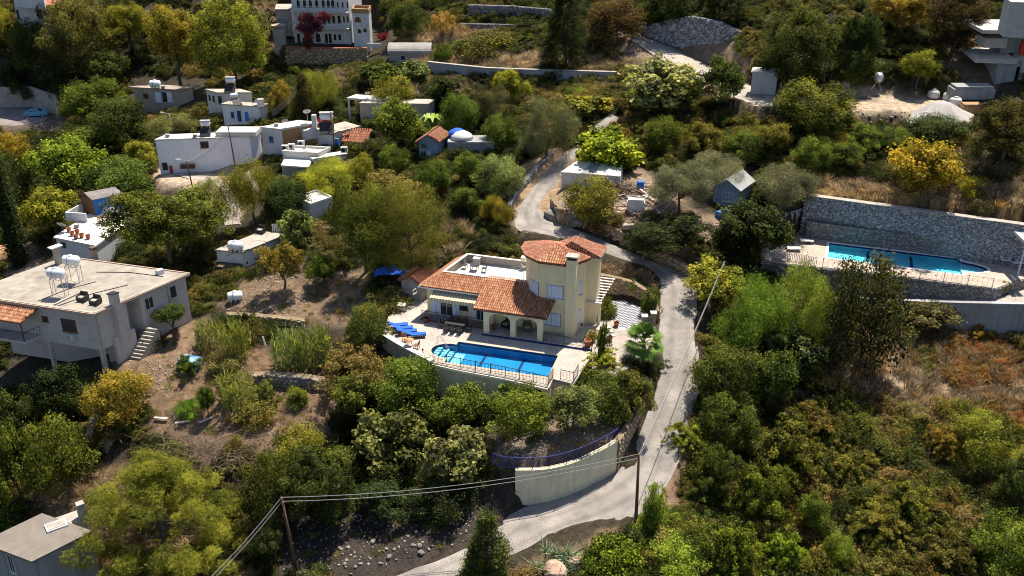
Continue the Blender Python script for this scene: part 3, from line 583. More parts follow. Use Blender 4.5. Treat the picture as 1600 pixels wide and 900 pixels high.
def stone_wall(name, label, pts, th=.5, size=.42, m=M_STONE, mort=M_MORTAR, cap=None, capm=None, both=False, parent=None, cat='stone wall', side=1, proud=.5, back=0):
    """pts: (x, y, z0, z1) along the foot; stones stud the face on the right hand side of the line (side=1)"""
    t = parent or thing(name, label, cat, (pts[0][0], pts[0][1], pts[0][2])); mb = MB(); loc, rot, scl = [], [], []
    for i in range(len(pts) - 1):
        a, e, n, L = wframe(pts[i], pts[i + 1], side); z0a, z1a, z0b, z1b = pts[i][2], pts[i][3], pts[i + 1][2], pts[i + 1][3]
        c = [a, a + e * L, a + e * L - n * th, a - n * th]; mb.prism([tuple(q) for q in c], [z0a - .4, z0b - .4, z0b - .4, z0a - .4], [z1a, z1b, z1b, z1a])
        if cap: m2 = MB(); c2 = [a + n * .06 - e * .02, a + e * (L + .02) + n * .06, a + e * (L + .02) - n * (th + .06), a - n * (th + .06) - e * .02]; m2.prism([tuple(q) for q in c2], [z1a + .002, z1b + .002, z1b + .002, z1a + .002], [z1a + cap, z1b + cap, z1b + cap, z1a + cap]); m2.build('coping', capm or M_CONC, t)
        hh = max(z1a - z0a, z1b - z0b); cols = int(L / size) + 1; rows = int(hh / (size * .72)) + 1
        s, q = np.meshgrid(np.arange(cols), np.arange(rows)); s = s.ravel() * size + (q.ravel() % 2) * size * .5 + RNG.uniform(-.25, .25, s.size) * size; zf = (q.ravel() + .5) / rows + RNG.uniform(-.25, .25, q.size) / rows
        s = np.clip(s, .05, L - .05); f = s / L; zb = z0a * (1 - f) + z0b * f; zt = z1a * (1 - f) + z1b * f; z = zb + (zt - zb) * zf
        k = len(s); loc.append(np.stack([a[0] + e[0] * s + n[0] * .01, a[1] + e[1] * s + n[1] * .01, z], 1)); sz = size * RNG.uniform(.38, .68, k)
        scl.append(np.stack([sz, size * proud * RNG.uniform(.2, .4, k), sz * RNG.uniform(.6, .95, k)], 1)); R0 = np.array([[e[0], n[0], 0], [e[1], n[1], 0], [0, 0, 1]]); rot.append(R0[None].repeat(k, 0))
    mb.build('wall_core', mort, t)
    v, f = instances_mesh(ICO_V * np.array([1, 1, 1]), ICO_F, np.vstack(loc) - np.array(t.location), np.vstack(rot), np.vstack(scl)); v += RNG.normal(size=v.shape) * .02
    tag(link('stones', mesh_np('stones', v, f, m), t), None, None, None, 'stuff'); return t
def plain_wall(name, label, pts, th, m, cat='wall', side=1, cap=0, capm=None, parent=None, foot=.4):
    t = parent or thing(name, label, cat, (pts[0][0], pts[0][1], pts[0][2]))
    mb = MB(); m2 = MB()
    for i in range(len(pts) - 1):
        a, e, n, L = wframe(pts[i], pts[i + 1], side); c = [a, a + e * L, a + e * L - n * th, a - n * th]; mb.prism([tuple(q) for q in c], [pts[i][2] - foot, pts[i + 1][2] - foot] + [pts[i + 1][2] - foot, pts[i][2] - foot], [pts[i][3], pts[i + 1][3], pts[i + 1][3], pts[i][3]])
        if cap: c = [a + n * .05, a + e * (L) + n * .05, a + e * (L) - n * (th + .05), a - n * (th + .05)]; m2.prism([tuple(q) for q in c], [pts[i][3] + .003, pts[i + 1][3] + .003, pts[i + 1][3] + .003, pts[i][3] + .003], [pts[i][3] + cap, pts[i + 1][3] + cap, pts[i + 1][3] + cap, pts[i][3] + cap])
    mb.build('wall_body', m, t)
    if cap: m2.build('coping', capm or M_CONCL, t)
    return t
def railing(name, label, pts, h, m, post=1.8, bar=.13, cat='railing', bw=.016, parent=None):
    """pts: (x, y, z)"""
    t = parent or thing(name, label, cat, pts[0]); top = MB(); bars = MB(); pts = [np.array(p, float) for p in pts]; posts = []
    for i in range(len(pts) - 1):
        a, b = pts[i], pts[i + 1]; L = np.linalg.norm((b - a)[:2]); top.beam(a + (0, 0, h), b + (0, 0, h), .05, .04); top.beam(a + (0, 0, .1), b + (0, 0, .1), .03, .03)
        k = max(1, round(L / bar))
        for j in range(k + 1): p = a + (b - a) * j / k; bars.beam(p + (0, 0, .1), p + (0, 0, h), bw)
        k = max(1, round(L / post)); posts += [a + (b - a) * j / k for j in range(k + (1 if i == len(pts) - 2 else 0))]
    top.build('rail', m, t); bars.build('baluster', m, t, kind='stuff')
    for p in posts: mb = MB(); mb.box(p, (.06, .06, h + .1)); mb.build('post', m, t)
    return t
def cage_water_tank(g, label, L=1.5, r=.42, h=0, az=0, m=M_TANK, name='water_tank', group=None):
    """horizontal plastic tank on feet, with lid; h > 0 puts it on a steel stand"""
    t = thing(name, label, 'water tank', g, az, group); n = 10; prof = [(-L / 2, .12), (-L / 2 + .05, r * .7), (-L / 2 + .16, r * .95), (-L / 2 + .3, r)]; mb = MB()
    xs = [-L / 2, -L / 2 + .05, -L / 2 + .16, -.2, -.15, .15, .2, L / 2 - .16, L / 2 - .05, L / 2]; rs = [r * .3, r * .72, r * .96, r, r * 1.04, r * 1.04, r, r * .96, r * .72, r * .3]
    mb.tube([(x, 0, h + r + .1) for x in xs], rs, 16); mb.build('tank_body', m, t, True, world=False)
    for x in (-.5 * L * .6, 0, .5 * L * .6): mb = MB(); mb.box((x, 0, h), (.14, r * 1.3, .25)); mb.build('foot', m, t, world=False)
    mb = MB(); mb.lathe((-.0, 0, h + 2 * r + .06), [(.2, 0), (.2, .1), (.12, .13)], 12); mb.build('lid', m, t, True, world=False)
    mb = MB(); mb.tube([(-.2 + .02 * math.cos(a) * 0, (r * 1.05) * math.cos(a), h + r + .1 + (r * 1.05) * math.sin(a)) for a in np.linspace(0, 6.283, 17)], .018, 4); mb.build('strap', M_BLACK, t, world=False)
    if h > .2:
        s = MB()
        for x in (-L * .38, L * .38):
            for y in (-r * .7, r * .7): s.beam((x, y, 0), (x, y, h), .05)
        for x in (-L * .38, L * .38): s.beam((x, -r * .7, h - .03), (x, r * .7, h - .03), .04); s.beam((x, -r * .7, h * .1), (x, r * .7, h * .9), .025)
        for y in (-r * .7, r * .7): s.beam((-L * .38, y, h - .03), (L * .38, y, h - .03), .04); s.beam((-L * .38, y, h * .15), (L * .38, y, h * .9), .025)
        s.build('stand', M_METAL, t, world=False)
    return t
def solar_heater(g, label, az=0, s=1, name='solar_water_heater', two=True):
    """upright rooftop heater: cylinder on a frame with a sloping collector and a square cold tank"""
    t = thing(name, label, 'solar heater', g, az); mb = MB(); mb.tube([(-.75 * s, 0, 1.75 * s), (-.6 * s, 0, 1.75 * s), (.6 * s, 0, 1.75 * s), (.75 * s, 0, 1.75 * s)], [.1, .36 * s, .36 * s, .1], 14); mb.build('cylinder', M_TANK, t, True, world=False)
    if two: mb = MB(); mb.box((0, 0, 2.13 * s), (1.5 * s, .7 * s, .1 * s)); mb.build('top_tray', M_METAL, t, world=False)
    f = MB()
    for x in (-.6, .6):
        for y in (-.35, .35): f.beam((x * s, y * s, 0), (x * s, y * s, 1.45 * s), .05)
        f.beam((x * s, -1.2 * s, .15), (x * s, -.2 * s, 1.1 * s), .04)
    f.beam((-.6 * s, -.35 * s, .7 * s), (.6 * s, -.35 * s, .7 * s), .04); f.beam((-.6 * s, .35 * s, 1.4 * s), (.6 * s, .35 * s, 1.4 * s), .04); f.build('frame', M_METAL, t, world=False)
    mb = MB(); mb.add([(-.8 * s, -1.35 * s, .12), (.8 * s, -1.35 * s, .12), (.8 * s, -.25 * s, 1.2 * s), (-.8 * s, -.25 * s, 1.2 * s), (-.8 * s, -1.3 * s, .04), (.8 * s, -1.3 * s, .04), (.8 * s, -.2 * s, 1.12 * s), (-.8 * s, -.2 * s, 1.12 * s)], [(0, 1, 2, 3), (7, 6, 5, 4), (0, 4, 5, 1), (1, 5, 6, 2), (2, 6, 7, 3), (3, 7, 4, 0)]); mb.build('collector', M_BLACK, t, world=False)
    return t
def dish(g, label, az=0, r=.45, h=1.0, name='satellite_dish', stand=M_METAL):
    t = thing(name, label, 'satellite dish', g, az); mb = MB(); n = 14; rings = [(0, 0), (.5, .06), (1, .22)]; vs = [(0, 0, 0)]
    el = math.radians(42); c, s = math.cos(el), math.sin(el)
    def tr(x, y, z): return (x * r, -(y * s * r + z * c * r), h + y * c * r - z * s * r * -1 * 0 + z * s * r)
    vs = [tr(0, 0, 0)] + [tr(k * math.cos(a), k * math.sin(a), d) for k, d in rings[1:] for a in np.linspace(0, 6.283, n, endpoint=False)]
    fs = [(0, 1 + i, 1 + (i + 1) % n) for i in range(n)] + [(1 + i, 1 + n + i, 1 + n + (i + 1) % n, 1 + (i + 1) % n) for i in range(n)]
    mb.add(vs, fs); mb.build('reflector', M_WHITE, t, True, world=False); mb = MB(); tip = tr(0, 0, 1.1); mb.beam(tr(0, -1, .25), tip, .03); mb.box((tip[0], tip[1], tip[2] - .05), (.1, .1, .12)); mb.build('receiver_arm', M_BLACK, t, world=False)
    MB().tube([(0, 0.05, 0), (0, .05, h)], .035, 6).build('mast', stand, t, world=False); return t
def px_poly(pts, z): return [P(u, v, z) for u, v in pts]
def ccw(poly): return poly if sum(poly[i][0] * poly[(i + 1) % len(poly)][1] - poly[(i + 1) % len(poly)][0] * poly[i][1] for i in range(len(poly))) > 0 else poly[::-1]
def para(A, B, C):
    """footprint from its near corner A and the two corners next to it"""
    A, B, C = map(np.array, (A, B, C)); return [tuple(A), tuple(B), tuple(B + C - A), tuple(C)]
def flat_house(name, label, poly, z0, z1, wm, rm, cat='house', over=.25, slab=.2, parapet=0, pm=None, foot=True):
    """walls, roof slab and optional parapet on a world footprint; returns thing and wall frames"""
    poly = ccw(poly); c = np.mean(np.array(poly), 0); t = thing(name, label, cat, (c[0], c[1], z0))
    MB().prism(poly, z0 - 1.2, z1).build('wall', wm, t)
    big = [tuple(c + (np.array(p) - c) * (1 + over / max(.5, np.linalg.norm(np.array(p) - c)))) for p in poly]
    roof = MB().prism(big, z1 + .003, z1 + slab).build('roof', rm, t)
    if parapet:
        k = len(big); mb = MB()
        for i in range(k): a, e, n, L = wframe(big[i], big[(i + 1) % k]); wbox(mb, a, e, n, .0, L - .18, z1 + slab, z1 + slab + parapet, -.2, -.02)
        mb.build('parapet', pm or wm, t)
    if foot: FOOT.append(big)
    return t, [wframe(poly[i], poly[(i + 1) % len(poly)]) for i in range(len(poly))], poly
def tess(outer, holes, z):
    from mathutils.geometry import tessellate_polygon
    from mathutils import Vector
    loops = [[Vector((p[0], p[1], 0)) for p in l] for l in [outer] + holes]; tri = tessellate_polygon(loops); vs = [(p.x, p.y, z) for l in loops for p in l]; return vs, [tuple(f) for f in tri]
def slab_with_hole(mb, outer, hole, z, th, m=0):
    outer = ccw(outer); vs, fs = tess(outer, [hole], z)
    f2 = []
    for f in fs:
        a, b, c = (np.array(vs[i][:2]) for i in f); f2.append(f if np.cross(b - a, c - a) > 0 else f[::-1])
    mb.add(vs, f2, m); n = len(outer); b = [(p[0], p[1], z) for p in outer] + [(p[0], p[1], z - th) for p in outer]
    mb.add(b, [(i, n + i, n + (i + 1) % n, (i + 1) % n) for i in range(n)], m)
# ---------------------------------------------------------------- the villa
FOOT += [[V(-8, -7.8), V(9.6, -8), V(12, 2), V(11, 10), V(-7, 10)]]
va = thing('villa', 'cream villa with terracotta roofs and an faceted tower beside the pool', 'villa', (*V(2, 4), 0))
MT = M_TILE
main = [V(-6.8, 2.2), V(4.5, 2.2), V(5.5, 9.2), V(-5.1, 9.2)]
MB().prism(main, -.5, 3.4).build('wall', M_CREAM, va)
W1 = wframe(main[0], main[1])
# terrace storey: skirt roof, parapet and roof terrace
pin = [V(-5.4, 3.9), V(3.9, 3.9), V(3.9, 8.5), V(-4.5, 8.5)]
eave = [V(-7.4, 1.8), V(-.6, 1.8)]
M_UNDER = mat('tile_bed', (.14, .05, .03), .9); rt = MB(); tl = []
roof_plane(rt, [(*V(-7.4, 1.8), 3.4), (*V(0.2, 1.8), 3.4), (*V(.2, 3.8), 4.3), (*V(-5.45, 3.8), 4.3)], tl)
roof_plane(rt, [(*V(-6.0, 9.3), 3.4), (*V(-7.4, 1.8), 3.4), (*V(-5.45, 3.8), 4.3), (*V(-4.6, 8.6), 4.3)], tl)
sk = rt.build('skirt_roof', M_UNDER, va); tiles_obj(tl, MT, sk); rc = MB(); ridge_caps(rc, (*V(-7.4, 1.8), 3.45), (*V(-5.45, 3.8), 4.35)); rc.build('ridge_tile', MT, sk)
g_ = MB(); g_.beam((*V(-7.45, 1.7), 3.32), (*V(-.7, 1.7), 3.32), .12, .1); g_.beam((*V(-7.5, 1.7), 3.32), (*V(-6.1, 9.3), 3.32), .12, .1); g_.build('gutter', M_WHITE, va)
MB().prism(pin, 3.4, 3.55).build('terrace_floor', M_WHITER, va)
pp = MB()
for i in range(4):
    a, e, n, L = wframe(pin[i], pin[(i + 1) % 4]); wbox(pp, a, e, n, -.2, L, 3.55 if i else 3.5, 4.4, 0, .2)
pp.build('parapet', mat('shade_grey_parapet', (.30, .26, .23), .9, .08, 2, dirt=.3, dirtcol=(.2, .17, .15)), va)  # parapet colour darkened to hold the shade of its inner face
pc = MB()
for i in range(4):
    a, e, n, L = wframe(pin[i], pin[(i + 1) % 4]); wbox(pc, a, e, n, -.22, L - .03, 4.402, 4.46, -.04, .24)
pc.build('coping', M_WHITER, va); MB().box((*V(1.6, 8.6), 4.46), (.5, .5, .45), E1).build('vent_stack', M_CREAMT, va)
# porch with three pillars and two arches
pf = MB(); pf.prism([V(-.1, -.25), V(10.9, -.25), V(10.9, 5), V(-.1, 5)], -.05, .15); pf.build('porch_floor', M_PAVE, va); add_uv(bpy.data.objects['porch_floor'], E1)
MB().prism([V(-.15, -.32), V(10.95, -.32), V(10.95, -.253), V(-.15, -.253)], -.05, .16).build('tiled_step', M_NAVY, va)
MB().prism([V(-7.1, 1.0), V(-.12, 1.0), V(-.12, 2.2), V(-7.1, 2.2)], -.05, .17).build('door_step', M_PAVE, va); MB().prism([V(-7.15, .93), V(-.16, .93), V(-.16, .997), V(-7.15, .997)], -.05, .18).build('tiled_step', M_WOOD, va)
def arcade(mb, s0, s1, tt, th, z0, ztop, piers, pw, spring, rise=None, frame=V, n=12):
    """wall in the villa frame with round-headed openings between piers"""
    ops = [(piers[i] + pw / 2, piers[i + 1] - pw / 2) for i in range(len(piers) - 1)]
    for p in piers: mb.prism([frame(p - pw / 2, tt), frame(p + pw / 2, tt), frame(p + pw / 2, tt + th), frame(p - pw / 2, tt + th)], z0, ztop)
    for a, b in ops:
        c = (a + b) / 2; r = (b - a) / 2; rz = rise or r
        for k in range(n):
            t0 = math.pi * k / n; t1 = math.pi * (k + 1) / n; x0, x1 = c - r * math.cos(t0), c - r * math.cos(t1); h0, h1 = spring + rz * math.sin(t0), spring + rz * math.sin(t1)
            mb.add([(*frame(x0, tt), h0), (*frame(x1, tt), h1), (*frame(x1, tt), ztop), (*frame(x0, tt), ztop), (*frame(x0, tt + th), h0), (*frame(x1, tt + th), h1), (*frame(x1, tt + th), ztop), (*frame(x0, tt + th), ztop)], [(0, 1, 2, 3), (5, 4, 7, 6), (4, 5, 1, 0), (3, 2, 6, 7)])
ar = MB(); arcade(ar, 0, 6, 0, .4, .15, 2.84, [.25, 3.0, 5.75], .55, 1.7, .75); 
ar.build('arcade', M_CREAM, va)
fr2 = lambda s, t: V(.05 + (t - 0), s)      # the short side arch of the porch
ar = MB(); arcade(ar, 0, 2, 0, .35, .15, 2.8, [.62, 2.0], .3, 1.7, .5, fr2); ar.build('side_arch', M_CREAM, va)
po = MB(); tl = []; roof_plane(po, [(*V(-.95, -.35), 2.85), (*V(6.55, -.35), 2.85), (*V(6.9, 3.9), 4.36), (*V(-.75, 3.9), 4.36)], tl); pr = po.build('porch_roof', M_UNDER, va); tiles_obj(tl, MT, pr)
MB().beam((*V(-.97, -.42), 2.8), (*V(6.57, -.42), 2.8), .06, .12).build('eave_board', M_WOOD, va)
# tower
TC = (6.3, 4.2); tw = [(3.1, 4.3), (3.85, 2.95), (5.25, 2.05), (8.0, 2.05), (9.2, 3.9), (9.2, 5.8), (7.6, 6.4), (4.8, 6.4), (3.1, 5.6)]
twv = [V(*p) for p in tw]; MB().prism(twv, -.4, 7.75).build('tower', M_CREAM, va)
MB().prism([V(9.1, 4.9), V(10.2, 4.95), V(10.2, 6.6), V(6.2, 6.6), V(6.2, 6)], -.4, 7.6).build('stair_block', M_CREAM, va)
ez = 7.75; ev = [(TC[0] + (s - TC[0]) * 1.15, TC[1] + (t - TC[1]) * 1.15) for s, t in tw]; apex = (*V(6.25, 4.15), 8.7)
mt = MB(); tl = []; tlp = []; rc = MB()
for i in range(9): a, b = ev[i], ev[(i + 1) % 9]; roof_plane(mt, [(*V(*a), ez), (*V(*b), ez), apex], tl if i in (2,) else tlp, tw=.24, tl=.4); ridge_caps(rc, (*V(*a), ez + .05), (apex[0], apex[1], apex[2] + .03), .09)
tr_ = mt.build('tower_roof', M_UNDER, va); tiles_obj(tlp, M_TILEP, tr_); tiles_obj(tl, MT, tr_); rc.build('ridge_tile', M_TILEP, tr_)
eb = MB()
for i in range(9): a, b = ev[i], ev[(i + 1) % 9]; eb.beam((*V(*a), ez - .08), (*V(*b), ez - .08), .06, .13)
eb.build('eave_board', M_WOOD, va)
# hipped block behind the tower
bl = MB(); tl = []; B = [(5.9, 4.3), (10.6, 4.3), (10.6, 6.9), (5.9, 6.9)]; r0, r1 = (*V(7.75, 4.4), 9.0), (*V(7.75, 5.8), 9.0)
roof_plane(bl, [(*V(*B[1]), 7.75), (*V(*B[2]), 7.75), r1, r0], tl, tw=.24, tl=.4); roof_plane(bl, [(*V(*B[3]), 7.75), (*V(*B[0]), 7.75), r0, r1], tl, tw=.24, tl=.4); roof_plane(bl, [(*V(*B[2]), 7.75), (*V(*B[3]), 7.75), r1], tl, tw=.24, tl=.4); roof_plane(bl, [(*V(*B[0]), 7.75), (*V(*B[1]), 7.75), r0], tl, tw=.24, tl=.4)
br_ = bl.build('hipped_roof', M_UNDER, va); tiles_obj(tl, M_TILEP, br_); rc = MB(); ridge_caps(rc, r0, r1, .1); ridge_caps(rc, (*V(*B[2]), 7.8), r1, .09); ridge_caps(rc, (*V(*B[1]), 7.8), r0, .09); rc.build('ridge_tile', M_TILEP, br_)
MB().beam((*V(10.63, 4.3), 7.68), (*V(10.63, 6.9), 7.68), .1, .1).build('gutter', M_WHITE, va); MB().beam((*V(9.7, 4.23), 7.68), (*V(10.6, 4.25), 7.68), .1, .1).build('gutter', M_WHITE, va)
# chimney
ch = MB(); ch.prism([V(7.85, 1.6), V(8.8, 1.65), V(8.8, 3.2), V(7.85, 3.2)], -.3, 8.35); c_ = ch.build('chimney', M_CREAM, va)
MB().prism([V(7.9, 1.65), V(8.75, 1.7), V(8.75, 2.5), V(7.9, 2.5)], 8.352, 8.62).build('flue', M_DARK, c_); MB().prism([V(7.75, 1.55), V(8.9, 1.6), V(8.9, 2.6), V(7.75, 2.6)], 8.63, 8.75).build('cap', M_CONC, c_)
for i in range(4): p = [(7.9, 1.65), (8.72, 1.67), (8.72, 2.42), (7.9, 2.42)][i]; MB().box((*V(p[0] + .02, p[1] + .02), 8.352), (.12, .12, .28), E1).build('brick', M_TERRA, c_)
# openings
TW = [wframe(twv[i], twv[(i + 1) % 9]) for i in range(9)]
shutters(va, TW[1], .75, 4.0, 1.15, 1.25, 3); shutters(va, TW[2], 1.45, 4.0, 1.55, 1.3, 4); shutters(va, TW[2], 1.15, .95, 1.75, 1.3, 4); shutters(va, TW[3], 1.3, 4.1, .95, 1.3, 2); shutters(va, TW[3], 1.25, .9, 1.0, 1.45, 2)
MB().prism([V(9.05, 3.55), V(9.13, 3.68), V(9.25, 3.6), V(9.17, 3.47)], .5, .8).build('wall_lamp', M_BLACK, va)
window(va, W1, 2.1, .25, 1.35, 2.15, panes=2, sill=False, name='glass_door'); window(va, W1, 3.95, 1.15, .9, .75, frame=M_WOOD, panes=1); window(va, W1, 5.75, .25, .9, 2.05, panes=2, sill=False, name='glass_door'); window(va, W1, 9.0, .4, 1.1, 1.9, panes=2, sill=False, name='glass_door')
def leaf(s, w): mb = MB(); wbox(mb, *W1[:3], s - w / 2, s + w / 2, .25, 2.35, .055, .1); wbox(mb, *W1[:3], s - w / 2 + .06, s + w / 2 - .06, .35, 1.2, .101, .12); wbox(mb, *W1[:3], s - w / 2 + .06, s + w / 2 - .06, 1.3, 2.25, .101, .12); mb.build('shutter', M_SHUT, va)
for s, w in ((.75, .5), (1.25, .45), (2.98, .4), (3.35, .3), (5.05, .4), (6.4, .4)): leaf(s, w)
# striped awning: scalloped valance and cloth in alternating strips
aw = MB(); k = 36; s0, s1 = .75, 6.3
for i in range(k):
    a = s0 + (s1 - s0) * i / k; b = s0 + (s1 - s0) * (i + 1) / k - .004; A, e, n, _ = W1; q = lambda s, p: tuple(A + e * s + n * p)
    aw.add([(*q(a, .02), 3.05), (*q(b, .02), 3.05), (*q(b, 1.2), 2.68), (*q(a, 1.2), 2.68), (*q(a, 1.2), 2.30), (*q(b, 1.2), 2.30), (*q(a, 1.22), 2.70), (*q(b, 1.22), 2.70), (*q(b, 1.225), 2.30), (*q(a, 1.225), 2.30)], [(0, 3, 2, 1), (3, 4, 5, 2), (6, 9, 8, 7), (0, 1, 7, 6)], i % 2)
aw.build('awning', [mat('awning_cream', (.62, .55, .42), .9, .05, 3), mat('awning_tan', (.42, .33, .20), .9, .05, 3)], va)
# garden arch beside the stair, and stair to the road
ga = MB(); fa = lambda s, t: V(s, t); arcade(ga, 9.1, 10.7, 4.75, .22, .1, 2.55, [9.3, 10.6], .22, 1.15, .75, fa); ga.build('garden_arch', M_CREAM, va)
MB().prism([V(9.15, 4.65), V(10.8, 4.7), V(10.8, 5.0), V(9.15, 4.95)], 2.552, 2.68).build('landing_edge', M_WHITER, va)
st = thing('outdoor_stair', 'white open stair climbing behind the villa arch to the road', 'stair', (*V(10.2, 5.4), 2.7))
for i in range(9):
    f = i / 8; s = 10.0 + .6 * f; t_ = 5.1 + 3.3 * f; MB().prism([V(s - .75, t_), V(s + .75, t_), V(s + .75, t_ + .2), V(s - .75, t_ + .2)], 2.7 + i * .12, 2.75 + i * .12).build('step', M_WHITER, st)
mb = MB(); mb.beam((*V(9.4, 5.1), 2.6), (*V(10.0, 8.6), 3.6), .1, .15); mb.beam((*V(10.6, 5.1), 2.6), (*V(11.2, 8.6), 3.6), .1, .15); mb.build('stringer', M_CONC, st)
# pergola frame on the roof terrace
pg = thing('patio_umbrella_frame', 'white parasol frame on the roof terrace against the tower', 'parasol', (*V(2.6, 5.2), 3.55)); MB().tube([(*V(2.6, 5.2), 3.55), (*V(2.6, 5.2), 5.4)], .04, 6).build('pole', M_WHITE, pg)
mb = MB()
for a in np.linspace(0, 6.283, 6, endpoint=False): mb.beam((*V(2.6, 5.2), 5.4), (*V(2.6 + 1.3 * math.cos(a), 5.2 + 1.3 * math.sin(a)), 5.15), .03)
mb.build('rib', M_WHITE, pg)
# terrace furniture
tb = thing('metal_table', 'small dark table on the roof terrace', 'table', (*V(-3.2, 6.7), 3.55)); MB().box((*V(-3.2, 6.7), 4.2), (.8, .8, .05), E1).build('table_top', M_IRON, tb)
for i, j in ((-.32, -.32), (.32, -.32), (.32, .32), (-.32, .32)): MB().box((*V(-3.2 + i, 6.7 + j), 3.55), (.05, .05, .65), E1).build('leg', M_IRON, tb)
def chair(x, y, z, az, label, m, name='garden_chair', back=.9, group=None, hgt=.44):
    t = thing(name, label, 'chair', (x, y, z), az, group)
    MB().box((0, 0, hgt - .04), (.48, .46, .05)).build('seat', m, t, world=False)
    mb = MB(); mb.beam((-.22, .22, hgt), (-.22, .3, back), .04); mb.beam((.22, .22, hgt), (.22, .3, back), .04)
    for k in range(4): z_ = hgt + .12 + k * (back - hgt - .15) / 3; mb.beam((-.22, .24 + k * .018, z_), (.22, .24 + k * .018, z_), .03, .07)
    mb.build('backrest', m, t, world=False)
    for i, j in ((-.2, -.2), (.2, -.2), (.2, .2), (-.2, .2)): MB().beam((i, j, 0), (i, j, hgt - .04), .04).build('leg', m, t, world=False)
    return t
chair(*V(-4.3, 6.8), 3.55, VA + 1.4, 'dark chair left of the roof-terrace table', M_IRON); chair(*V(-2.1, 6.6), 3.55, VA - 1.5, 'dark chair right of the roof-terrace table', M_IRON)
bx = thing('white_cabinet', 'pale cabinet standing against the rear parapet of the roof terrace', 'cabinet', (*V(-3.4, 8.1), 3.55)); MB().box((*V(-3.4, 8.1), 3.55), (.7, .5, .75), E1).build('cabinet_body', M_CONCL, bx); MB().box((*V(-3.4, 8.1), 4.302), (.76, .56, .05), E1).build('cabinet_top', M_WHITE, bx)
dt = thing('dining_table', 'long dark dining table in the shade of the villa facade', 'table', (*V(-3.0, .1), 0)); MB().box((*V(-3.0, .1), .7), (2.1, .95, .05), E1).build('table_top', M_BLACK, dt)
for i, j in ((-.95, -.4), (.95, -.4), (.95, .4), (-.95, .4)): MB().box((*V(-3.0 + i, .1 + j), 0), (.07, .07, .7), E1).build('leg', M_BLACK, dt)
dl = ['dark chair at the left front of the dining table', 'dark chair at the middle front of the dining table', 'dark chair at the right front of the dining table', 'dark chair at the left back of the dining table', 'dark chair at the middle back of the dining table', 'dark chair at the right back of the dining table', 'dark chair at the left head of the dining table', 'dark chair at the right head of the dining table']
ds = [(-3.7, -.75, math.pi), (-3.0, -.75, math.pi), (-2.3, -.75, math.pi), (-3.7, .85, 0), (-3.0, .85, 0), (-2.3, .85, 0), (-4.4, .1, math.pi / 2), (-1.6, .1, -math.pi / 2)]
c0 = chair(*V(ds[0][0], ds[0][1]), 0, VA + ds[0][2], dl[0], M_BLACK, 'dining_chair', group='chairs around the dining table')
for l, (s, t_, a) in list(zip(dl, ds))[1:]: dup(c0, (*V(s, t_), 0), VA + a, l)
# wicker seats in the porch
def sofa(s, t_, az, label, m):
    t = thing('wicker_armchair', label, 'armchair', (*V(s, t_), .15), VA + az); MB().box((0, 0, .08), (.8, .75, .3)).build('seat', m, t, world=False); MB().box((0, .33, .38), (.8, .12, .5)).build('backrest', m, t, world=False)
    for x in (-.4, .4): MB().box((x, 0, .08), (.12, .8, .52)).build('armrest', m, t, world=False)
    MB().box((0, -.02, .38), (.66, .6, .12)).build('cushion', M_CONCL, t, world=False); return t
sofa(4.0, 1.7, .3, 'wicker armchair with pale cushion deep in the porch', M_BARK); sofa(1.9, 2.9 - 1.2, -.4, 'dark wicker armchair behind the middle porch pillar', M_BLACK)
def pot(x, y, z, label, r=.25, h=.45, plantc=None, name='flower_pot'):
    t = thing(name, label, 'flower pot', (x, y, z)); MB().lathe((0, 0, 0), [(r * .65, 0), (r, h * .85), (r * 1.12, h * .86), (r * 1.12, h), (r * .9, h), (r * .85, h * .88)], 12).build('pot', M_TERRA, t, True, world=False)
    MB().lathe((0, 0, h * .84), [(r * .8, 0), (r * .8, .02)], 10).build('soil', M_BARK, t, world=False)
    return t
PI_ = math.pi
pot(*V(-6.4, .7), 0, 'terracotta pot beside the facade railing', .3, .5); pot(*V(.8, .9), .15, 'dark planter behind the left porch pillar', .25, .55); pot(*V(10.5, .2), .15, 'big brown pot at the right end of the porch step', .36, .7)
railing('iron_railing', 'low black railing along the villa facade step', [(*V(-7.0, 1.1), .17), (*V(-.4, 1.1), .17)], .85, M_IRON)
railing('iron_railing', 'black railing running from the right porch pillar to the big pot', [(*V(6.15, 0), .15), (*V(10.1, 0), .15)], .85, M_IRON)
# ---------------------------------------------------------------- pool deck, pool, terrace walls
def LP(s, t): p = PO1 + pe1 * s + pe2 * t; return (p[0], p[1])
rim = [LP(0, 0), LP(0, -.62)]; 
for a in np.linspace(100, 260, 13): rim.append(LP(-.15 + 1.9 * math.cos(math.radians(a)) , -2.0 + 1.42 * math.sin(math.radians(a))))
rim += [LP(0, -3.4), LP(0, -PW1), LP(PL1, -PW1), LP(PL1, 0)]
def offset(poly, d):
    poly = ccw(poly); out = []; n = len(poly)
    for i in range(n):
        p0, p1, p2 = (np.array(poly[(i + k) % n]) for k in (-1, 0, 1)); e0 = (p1 - p0) / np.linalg.norm(p1 - p0); e1 = (p2 - p1) / np.linalg.norm(p2 - p1)
        n0 = np.array([e0[1], -e0[0]]); n1 = np.array([e1[1], -e1[0]]); b = n0 + n1; b /= max(.35, (b @ b) / 2) ; out.append(tuple(p1 + b * d))
    return out
rim = ccw(rim)
dk = MB(); dz = [DECK[i] for i in range(len(DECK))]; slab_with_hole(dk, DECK, offset(rim, .34), 0, .35); o = dk.build('pool_deck', M_PAVE); tag(o, None, None, None, 'structure'); add_uv(o, E1)
